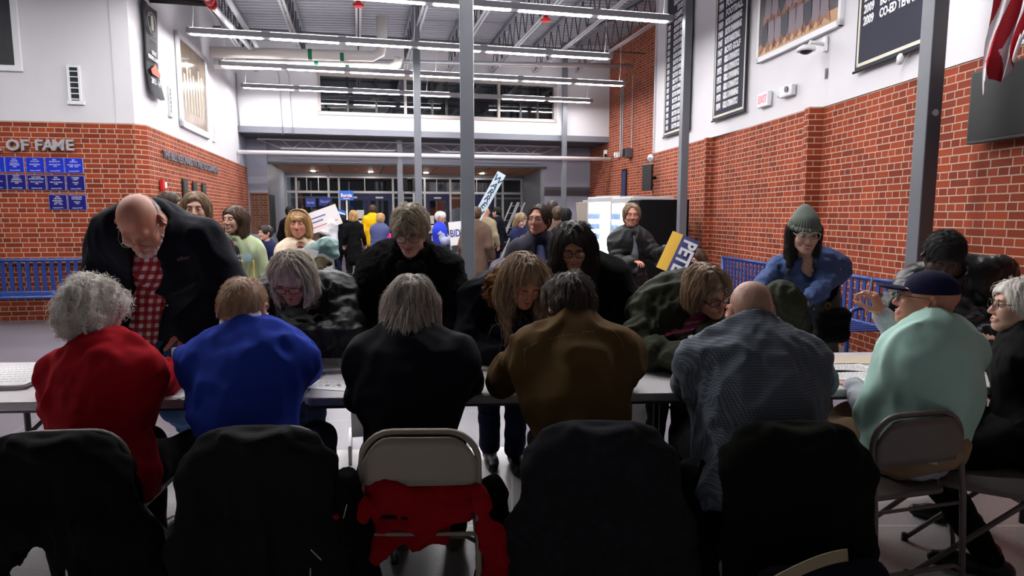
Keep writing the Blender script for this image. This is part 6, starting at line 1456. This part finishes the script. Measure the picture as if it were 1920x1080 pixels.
bg('dark-haired man in a dark jacket facing left near the doors',931,398,15.8,-120,C_navyj,C_ddenim,HG['black'],hstyle='short',fem=False,g=.03,tone='warm')
bg('woman with light brown hair in a navy jacket looking down',977,413,11.6,50,C_nvy,C_ddenim,HG['lbrown'],hstyle='long',hairk=dict(low=-.12),gz=-.5,pose='front')
bg('grey-templed man with short hair behind the glasses woman',1036,390,11.5,170,C_tan,C_ddenim,HG['rough'],hstyle='short',fem=False,tone='pink')
bg('person with reddish brown hair behind the glasses woman',1046,401,10.8,165,C_brown,C_blk,HG['brown'],hstyle='mid')
bg('person in a black beanie right of the glasses woman',1061,406,10.5,180,C_blk,C_blk,HG['black'],hstyle='mid')
bg('dark-haired person behind the blond woman at the left',545,397,14.5,150,C_blk,C_blk,HG['black'],hstyle='mid')
bg('person with dark hair tied up under the navy signs',590,400,17.5,160,C_brown,C_blk,HG['rough'],hstyle='mid')
bg('person in dark clothes lifting the blue campaign sign on a stick',642,412,16.8,170,C_navyj,C_blk,HG['black'],hstyle='mid',pose='up')
bg('tall person with dark bushy hair right of the navy signs',621,388,18.0,170,C_blk,C_blk,HG['black'],hstyle='curl',hs=1.1)
bg('person in dark blue clothes sitting low beside the blue grey wall',497,437,10.5,-60,C_nvy,C_blk,HG['dark'],hstyle='short',sit=True,pose='lap')
# signs in the crowd
def sgn(px,py,Y,w,h,rz,m,lab,txt=None,sz=.1,tilt=0,tm=None,stick=None,sx=1,sub_=None):
    e=empty('campaign_sign',PY(px,py,Y),R_(rz),lab,'sign'); M=Matrix.Rotation(R_(tilt),4,'Y'); b=MB(); b.box(-w/2,w/2,-.008,.008,-h/2,h/2,M); b.obj('board',m,e)
    if txt: text('lettering',txt,sz,M@fr(0,-.012,.0),tm or M_letw,e,ext=.002,bold=.003,sx=sx)
    if sub_: b=MB(); [b.box(*q,M) for q in sub_[1]]; b.obj(sub_[2] if len(sub_)>2 else 'stripe',sub_[0],e)
    if stick: b=MB(); b.box(-.02,.02,.01,.03,-h/2-stick,-h/2+.05,M); b.obj('stick',M_cream,e)
    return e
M_bs=mat('sign_blue',(42,104,196),.5); M_ns=mat('sign_navy',(28,48,122),.5)
e=sgn(649.5,366.5,16.4,.34,.24,4,M_bs,'bright blue Bernie campaign sign on a pale stick','Bernie',.125,0,stick=.5,sx=.85,sub_=(M_letw,[(-.08,.08,-.013,-.009,-.085,-.07)]))
b=MB(); b.box(-.13,.13,-.014,-.01,-.055,-.04); b.obj('red_underline',M_red,e)
sgn(582.5,380,18.2,.27,.24,8,M_ns,'small navy Bernie sign on the left above the crowd','Bernie',.09,sx=.85,tm=mat('dim_lettering',(120,130,176),.6)); sgn(610,378,18.2,.37,.24,-4,M_ns,'wider navy Bernie sign right of the smaller navy one','Bernie',.12,tm=mat('dim_lettering',(1,1,1)),sx=.9)
sgn(641,400,17.0,.22,.16,4,M_bs,'small tilted blue and white sign below the Bernie sign',None,0,20,sub_=(M_letw,[(-.09,.09,-.013,-.009,-.02,.02)]))
p_=PY(919,364,12.0); e=empty('campaign_sign',p_,R_(0),'long narrow pale blue WARREN sign held diagonally beside the column','sign'); M=Matrix.Rotation(R_(29.5),4,'Y')
M_pb=mat('sign_pale_blue',(196,214,222),.5); b=MB(); b.box(-.085,.085,-.01,.01,-.60,.44,M); b.obj('board',M_pb,e)
for i,ch in enumerate('WARREN'): text('lettering',ch,.17,M@fr(0,-.014,.30-i*.135)@Matrix.Rotation(R_(-15),4,'Z'),mat('sign_text_navy',(40,54,90),.6),e,ext=.001,bold=.003)
e=sgn(862,437,12.6,.42,.46,-12,M_paper,'white BIDEN sign partly hidden by the thick middle column','BIDEN',.2,-6,tm=mat('sign_text_blue',(44,50,140),.6),sx=.7)
# ================================================================= CHAIRS AND COATS
M_chair=mat('chair_beige_metal',(146,134,122),.45,noise=.04); M_chairg=mat('chair_grey_metal',(104,94,90),.45,noise=.04)
def chair(x,y,rz,lab,m,seated=True):
    """steel folding chair, origin on the floor under the backrest, facing +y"""
    e=empty('folding_chair',(x,y,0),rz,lab,'chair','steel folding chairs')
    w=.205
    b=MB(); P=[(-w,-.06,.01),(-w,-.03,.42),(-w,.0,.64)]+[tuple(q) for q in arc((-w+.11,.0,.66),.11,math.pi,math.pi/2,6)]+[tuple(q) for q in arc((w-.11,.0,.66),.11,math.pi/2,0,6)]+[(w,.0,.64),(w,-.03,.42),(w,-.06,.01)]
    b.tube(P,.0115,10); b.obj('back_frame',m,e,smooth=True)
    # curved sheet-metal backrest
    f=[];V=[];n=16
    for j in range(7):
        z=.585+.165*j/6
        for i in range(n+1):
            t=i/n*2-1; hw_=w-.004
            zz=z
            if j>2: 
                lim=w-.008-max(0,(abs(0)))*0
            cx=t*hw_
            top=.76-.10*max(0,(abs(cx)-(w-.105))/.105)**2.2
            zz=min(z,top)-.0; zz=.585+(top-.585)*j/6*.985
            V.append((cx,-.018-.012*(1-t*t)+.012*0,zz))
    m0=len(V)
    for v in V[:m0]: V.append((v[0],v[1]+.014,v[2]))
    for j in range(6):
        for i in range(n):
            a=j*(n+1)+i; f.append((a,a+1,a+n+2,a+n+1)); f.append((m0+a,m0+a+n+1,m0+a+n+2,m0+a+1))
    for i in range(n): f.append((i,m0+i,m0+i+1,i+1)); a=6*(n+1)+i; f.append((a,a+1,m0+a+1,m0+a))
    for j in range(6): a=j*(n+1); f.append((a,a+n+1,m0+a+n+1,m0+a)); a+=n; f.append((a,m0+a,m0+a+n+1,a+n+1))
    obj('backrest',V,f,m,e,smooth=True)
    b=MB(); P=rrect(-.195,.195,.02,.42,.05); b.prism(P,.425,.45); b.obj('seat',m,e,bevel=.008)
    for s in (-1,1):
        b=MB(); b.tube([(s*.185,.02,.56),(s*.185,.12,.43),(s*.185,.50,.01)],.011,8); b.obj('front_leg',m,e,smooth=True)
        b=MB(); b.lathe([(.015,0),(.015,.03),(.012,.035)],10,Matrix.Translation((s*w,-.06,0))); b.obj('foot_cap',M_black,e); b=MB(); b.lathe([(.015,0),(.015,.03),(.012,.035)],10,Matrix.Translation((s*.185,.50,0))); b.obj('foot_cap',M_black,e)
    b=MB(); b.tube([(-w,-.048,.14),(-w+.04,-.048,.165),(w-.04,-.048,.165),(w,-.048,.14)],.009,8); b.obj('rear_crossbar',m,e,smooth=True)
    b=MB(); b.tube([(-.185,.35,.175),(-.14,.35,.2),(.14,.35,.2),(.185,.35,.175)],.009,8); b.obj('front_crossbar',m,e,smooth=True)
    b=MB(); b.tube([(-w+.01,-.02,.405),(w-.01,-.02,.405)],.007,6); b.obj('hinge_bar',m,e)
    return e
def cx(px,Y=2.155,z=.7): return HX(px,Y,z)[0]
chair(cx(787),2.16,R_(1),'uncovered beige folding chair in the middle front with a red jacket behind its backrest',M_chair)
chair(cx(125),2.15,R_(6),'folding chair under the black coat at the left',M_chairg)
chair(cx(490),2.19,R_(3),'folding chair under the black coat behind the blue sweater man',M_chairg)
chair(cx(1135),2.22,R_(-3),'folding chair under the charcoal coat behind the brown jacket man',M_chairg)
chair(cx(1500),2.22,R_(-6),'folding chair under the dark green coat behind the checked shirt man',M_chairg)
chair(cx(1722,2.36),2.36,R_(14),'grey folding chair carrying the man in the mint t-shirt',M_chairg)
chair(cx(1960,2.55),2.45,R_(60),'folding chair at the right edge under the woman in black',M_chairg)
# coats draped over the backrests : a thick hanging shell closed over the top of the frame
def coat(name,lab,m,cxy,rz,hw0,hw1,z0,z1,thick=.05,notch=None,off=-.05,seed=1,side=(0,0),folds=.012,cat_='coat',extra=None,collar=True,h=.009):
    e=empty(name,(cxy[0],cxy[1],0),rz,lab,cat_,'coats hung over the chair backs'); f=Fld(h)
    n=9
    for j in range(n):            # vertical ribs of cloth, wider toward the hem, wrapped over the top edge
        t=j/(n-1)*2-1; top=z1-.030-.085*abs(t)**5; xt=t*hw0*.97; xb=t*hw1+(side[1] if t>0 else side[0])*abs(t)
        yb=-.075-.03*math.cos(j*2.3+seed)+off*0
        f.path([(xt,.015,top-.03),(xt,-.015,top-.022),(xt*1.03,-.05,top-.07),((xt+xb)/2,-.075+.012*math.sin(j*1.7+seed),(top+z0)/2),(xb,yb,z0+.02*math.sin(j*2.1+seed))],[.022,.026,.030,.040,.042],k=.06,sq=(V3(0,1,0),.62))
        f.path([(xt,.02,top-.03),(xt*1.02,.04,top-.12),(xt*1.05,.05,top-.3)],[.026,.028,.03],k=.04,sq=(V3(0,1,0),.6))
    if collar: f.path([(-.09,-.055,z1-.035),(0,-.075,z1-.055),(.09,-.055,z1-.035)],.028,k=.03)
    if notch:
        for q in notch: f.path([V3(*a) for a in q[0]],q[1],k=.02,op='s')
    if extra: extra(f)
    f.plane((0,0,.006),(0,0,-1),k=.01)
    f.build(); D0=f.D.copy(); f.noise([(folds,(15,6,2.4),seed,True),(folds*.5,(34,18,7),seed+2,True),(.003,(60,60,60),seed,False)]); wz=np.clip((z1-.06-(f.lo[2]+f.h*np.arange(f.n[2])))/.2,.12,1)[None,None,:]; f.D=(D0*(1-wz)+f.D*wz).astype(np.float32); V,Q=f.mesh()
    tag(e,None); obj('coat_body',V,Q,m,e,smooth=True); return e
C_c1=cloth('coat_black',(7,7,8),.85,.3,200); C_c2=cloth('coat_black_softshell',(15,15,19),.7,.3,150); C_c4=cloth('coat_charcoal_tweed',(32,32,36),.9,.4,200,noise=.3,ns=30); C_c5=cloth('coat_dark_green_wool',(15,15,11),.95,.5,160,noise=.2)
c=coat('coat','black coat draped over the leftmost chair with an opening showing floor',C_c1,(cx(120),2.11),R_(4),.235,.34,.18,.80,seed=1,side=(.02,.08),notch=[([(-.09,-.1,.20),(-.04,-.1,.38),(.0,-.1,.2)],[.07,.04,.07])])
b=MB(); b.tube([(.13,-.155,.48),(.16,-.16,.33)],.002,5)
c=coat('coat','black softshell coat draped over the chair of the blue sweater man',C_c2,(cx(492),2.14),R_(2),.235,.30,.08,.81,seed=5,side=(.02,.02))
b=MB(); b.tube([(.20,-.14,.42),(.235,-.145,.385)],.0022,5); b.obj('zip_pull',M_fr,c); b=MB(); b.tube([(.20,-.15,.36),(.198,-.152,.31),(.205,-.15,.29)],.002,5); b.obj('drawstring',M_fr,c)
c=coat('coat','charcoal tweed coat draped over the chair of the brown jacket man',C_c4,(cx(1125),2.18),R_(-2),.24,.33,.20,.815,seed=9,side=(.0,.0),folds=.016)
c=coat('coat','very dark green wool coat draped over the chair of the checked shirt man',C_c5,(cx(1493),2.18),R_(-4),.23,.25,.03,.815,seed=13,side=(.04,.0))
# dark clothing hanging off chair sides
heap('coat_sleeve','black jacket sleeve hanging beside the blue sweater man, left of the red jacket',C_c1,[HX(650,2.12,.60),HX(655,2.14,.42),HX(700,2.12,.16),HX(745,2.12,.06)],[.05,.075,.05,.04],'jacket',3)
# red jacket bunched on the middle chair
C_rj=cloth('red_fleece',(150,12,24),.95,.5,260,noise=.15)
cz=cx(787)
f=Fld(.008)
for pts,r in (([(-.20,.03,.56),(-.10,.02,.53),(.0,.03,.51),(.10,.03,.52),(.2,.03,.55)],[.04,.07,.065,.06,.035]),([(-.16,.03,.50),(.0,.03,.46),(.15,.03,.48)],[.05,.06,.05]),([(-.19,.0,.55),(-.26,-.03,.45),(-.29,-.02,.36)],[.035,.065,.05]),([(-.29,.0,.36),(-.22,.01,.33),(-.14,.02,.37)],[.04,.055,.055]),
  ([(-.1,.06,.43),(-.02,.05,.40),(.06,.06,.40),(.13,.05,.42)],[.05,.055,.05,.02]),([(.21,.0,.55),(.26,-.0,.40),(.27,-.0,.22),(.22,-.02,.05)],[.03,.05,.055,.06]),([(.0,.03,.42),(.0,.06,.36),(.02,.07,.345)],[.05,.04,.03])):
    f.path([V3(*p) for p in pts],r,k=.035,sq=(V3(0,1,0),.6))
f.cone((-.215,-.06,.335),(-.20,-.02,.36),.028,k=.01,op='s'); f.plane((0,0,.004),(0,0,-1))
f.build().noise([(.020,(14,12,11),6,True),(.008,(34,30,30),8,True)]); V,Q=f.mesh()
e=empty('red_jacket',(cz,2.125,0),0,'red fleece jacket bunched behind and over the uncovered middle chair','jacket'); obj('jacket_body',V,Q,C_rj,e,smooth=True)
b=MB(); b.tube([(-.235,-.045,.56),(-.27,-.07,.42),(-.25,-.065,.34)],.0025,5); b.obj('zip',M_gwire,e)
heap('coat_heap','black coat falling from the right side of the middle chair',C_c1,[HX(925,2.25,.52),HX(935,2.24,.35),HX(925,2.22,.15),HX(900,2.2,.05)],[.05,.065,.07,.06],'coat',12)
heap('coat_heap','dark clothing under the seat between the brown and checked shirt men',C_c1,[HX(1300,2.35,.50),HX(1290,2.3,.3),HX(1290,2.25,.08)],[.09,.11,.12],'coat',14)
heap('backpack','dark backpack on the floor beside the second chair from the left',C_c2,[HX(365,2.25,.42),HX(360,2.22,.25),HX(365,2.2,.1)],[.055,.085,.1],'backpack',15)
# cardboard box corner and bag in the foreground
e=empty('tote_bag',HX(1520,1.95,.4)*V3(1,1,0),R_(8),'dark bag with a pale cardboard strip in front of the dark green coat','bag')
f=Fld(.01); f.box((.04,0,.18),(.22,.055,.19),rad=.05); f.cone((-.12,0,.33),(.22,.0,.35),.05,.04,k=.05); f.plane((0,0,.004),(0,0,-1)); f.build().noise([(.012,(12,12,12),3,True)]); V,Q=f.mesh(); obj('bag_body',V,Q,C_navyj,e,smooth=True)
V=[];Fc=[]
for i in range(11):
    t=i/10; x=-.17+.25*t; z=.37+.075*math.sin(t*1.5)
    for dz,dy in ((0,-.070),(.035,-.062),(.035,-.058),(0,-.066)): V.append((x,dy,z+dz))
for i in range(10):
    for k in range(4): Fc.append((i*4+k,i*4+(k+1)%4,i*4+4+(k+1)%4,i*4+4+k))
Fc+=[(3,2,1,0),(40,41,42,43)]
obj('cardboard_strip',V,Fc,mat('cardboard',(150,136,108),.8),e)
b=MB(); b.tube([(cx(760,2.3,0),2.3,.012),(cx(800,2.3,0),2.42,.012),(cx(880,2.35,0),2.5,.012),(cx(980,2.4,0),2.45,.012)],.009,6); tag(b.obj('power_cable',M_black),'black cable lying on the floor under the middle chair','cable')
# ================================================================= THINGS ON THE TABLE
M_ink=mat('ink_black',(22,22,26),.7)
def sheet(px,py,w,d,rz,lab,n=1,txt=0,m=None,z=.7415,cat_='papers',mark=None,grp='papers on the registration tables',name='paper_stack'):
    p_=tpix(px,py); e=empty(name,(p_[0],p_[1],z),ta+R_(rz),lab,cat_,grp)
    for i in range(n):
        b=MB(); a=R_((i*37%11-5)*.5); M=Matrix.Translation(((i*13%5-2)*.003,(i*7%5-2)*.003,0))@Matrix.Rotation(a,4,'Z'); b.box(-w/2,w/2,-d/2,d/2,i*.0016,i*.0016+.0012,M); b.obj('sheet',m or M_paper,e)
    zt=n*.0016
    if txt:
        b=MB()
        for r in range(txt): 
            y=d/2-.03-r*(d-.05)/max(txt,1); x=-w/2+.02
            while x<w/2-.03: l=.01+.02*((r*7+int(x*900))%5)/5; b.box(x,min(x+l,w/2-.02),y,y+.0028,zt,zt+.0003); x+=l+.007
        b.obj('printed_text',M_ink,e)
    if mark:
        b=MB()
        for (x,y,ww,hh) in mark: b.box(x,x+ww,y,y+hh,zt,zt+.0005)
        b.obj('printed_mark',M_ink,e)
    return e
sheet(20,712,.30,.40,8,'thick stack of papers with handwriting at the far left of the tables',14,7)
sheet(300,735,.30,.20,-6,'sheets of paper in front of the woman in the red sweater',3,8)
sheet(332,680,.18,.14,20,'small white papers under the hand of the woman in red',4,3)
sheet(632,688,.24,.26,-2,'stack of printed forms beside the blue sweater man',10,6,mark=[(.05,-.08,.025,.02),(.085,-.08,.02,.02)])
sheet(628,722,.24,.15,-14,'single sheet with check boxes left of the dark jacket woman',1,5,mark=[(-.04+.05*i,-.02+.012*i,.02,.012) for i in range(4)])
sheet(912,686,.22,.2,0,'stack of printed forms right of the dark jacket woman',8,5,mark=[(.05,-.07,.03,.02)])
sheet(1222,684,.2,.2,0,'stack of printed forms in front of the olive parka',9,5,mark=[(.01,-.07,.022,.02),(.045,-.07,.022,.02)])
sheet(1580,690,.28,.18,4,'white form lying right of the checked shirt man',2,8)
sheet(1600,676,.34,.16,2,'manila folder behind the white form near the beanie woman',2,0,m=mat('manila',(206,190,166),.7))
sheet(1615,705,.26,.2,-14,'white paper under the hand of the man in mint green',2,6)
e=empty('pill_bottle',tpix(1178,668),0,'white bottle with an orange lid behind the brown jacket man','bottle')
b=MB(); b.lathe([(.0,0),(.03,0),(.032,.01),(.032,.075),(.024,.088),(.0,.088)],18); b.obj('bottle_body',M_letw,e,smooth=True); b=MB(); b.lathe([(.0,.086),(.028,.086),(.028,.11),(.0,.112)],18); b.obj('lid',mat('orange_lid',(226,92,30),.4),e)
e=empty('white_device',tpix(334,668),R_(20),'small white and black device beside the hand of the woman in red','device'); b=MB(); b.box(-.03,.03,-.02,.02,.0,.05); b.obj('case',M_letw,e,bevel=.005); b=MB(); b.box(-.02,.02,-.021,-.02,.012,.03); b.obj('screen',M_black,e)
# white folded placards standing behind the tables
for (px,py,Y,w,hh,rz,lab) in ((664,600,3.95,.07,.62,TH,'white board standing edge-on between the black puffer and the wool coat'),(1205,590,4.15,.2,.5,R_(-8),'white board standing behind the olive parka')):
    p_=PY(px,py,Y); e=empty('white_board',(p_[0],p_[1],0),rz,lab,'board'); zc=p_[2]
    b=MB(); b.box(-w/2,w/2,-.02,.02,.12,zc+.13); b.obj('panel',M_paper,e); b=MB(); b.box(-w/2-.02,-w/2,-.18,.18,0,.12); b.box(w/2,w/2+.02,-.18,.18,0,.12); b.obj('foot',M_fr,e)

heap('sneaker','white sneaker on the floor at the far left under the table',M_letw,[PZ(-8,880,.05),PZ(14,872,.06),PZ(24,858,.09)],[.045,.045,.04],'shoe',2,.002,group=None)
w=bpy.data.worlds.new('world'); SC.world=w; w.use_nodes=True
w.node_tree.nodes['Background'].inputs[0].default_value=(.55,.54,.57,1); w.node_tree.nodes['Background'].inputs[1].default_value=.045
SC.cycles.max_bounces=6; SC.cycles.diffuse_bounces=4; SC.cycles.glossy_bounces=3; SC.cycles.transparent_max_bounces=8
SC.cycles.use_denoising=True; SC.cycles.sample_clamp_indirect=6
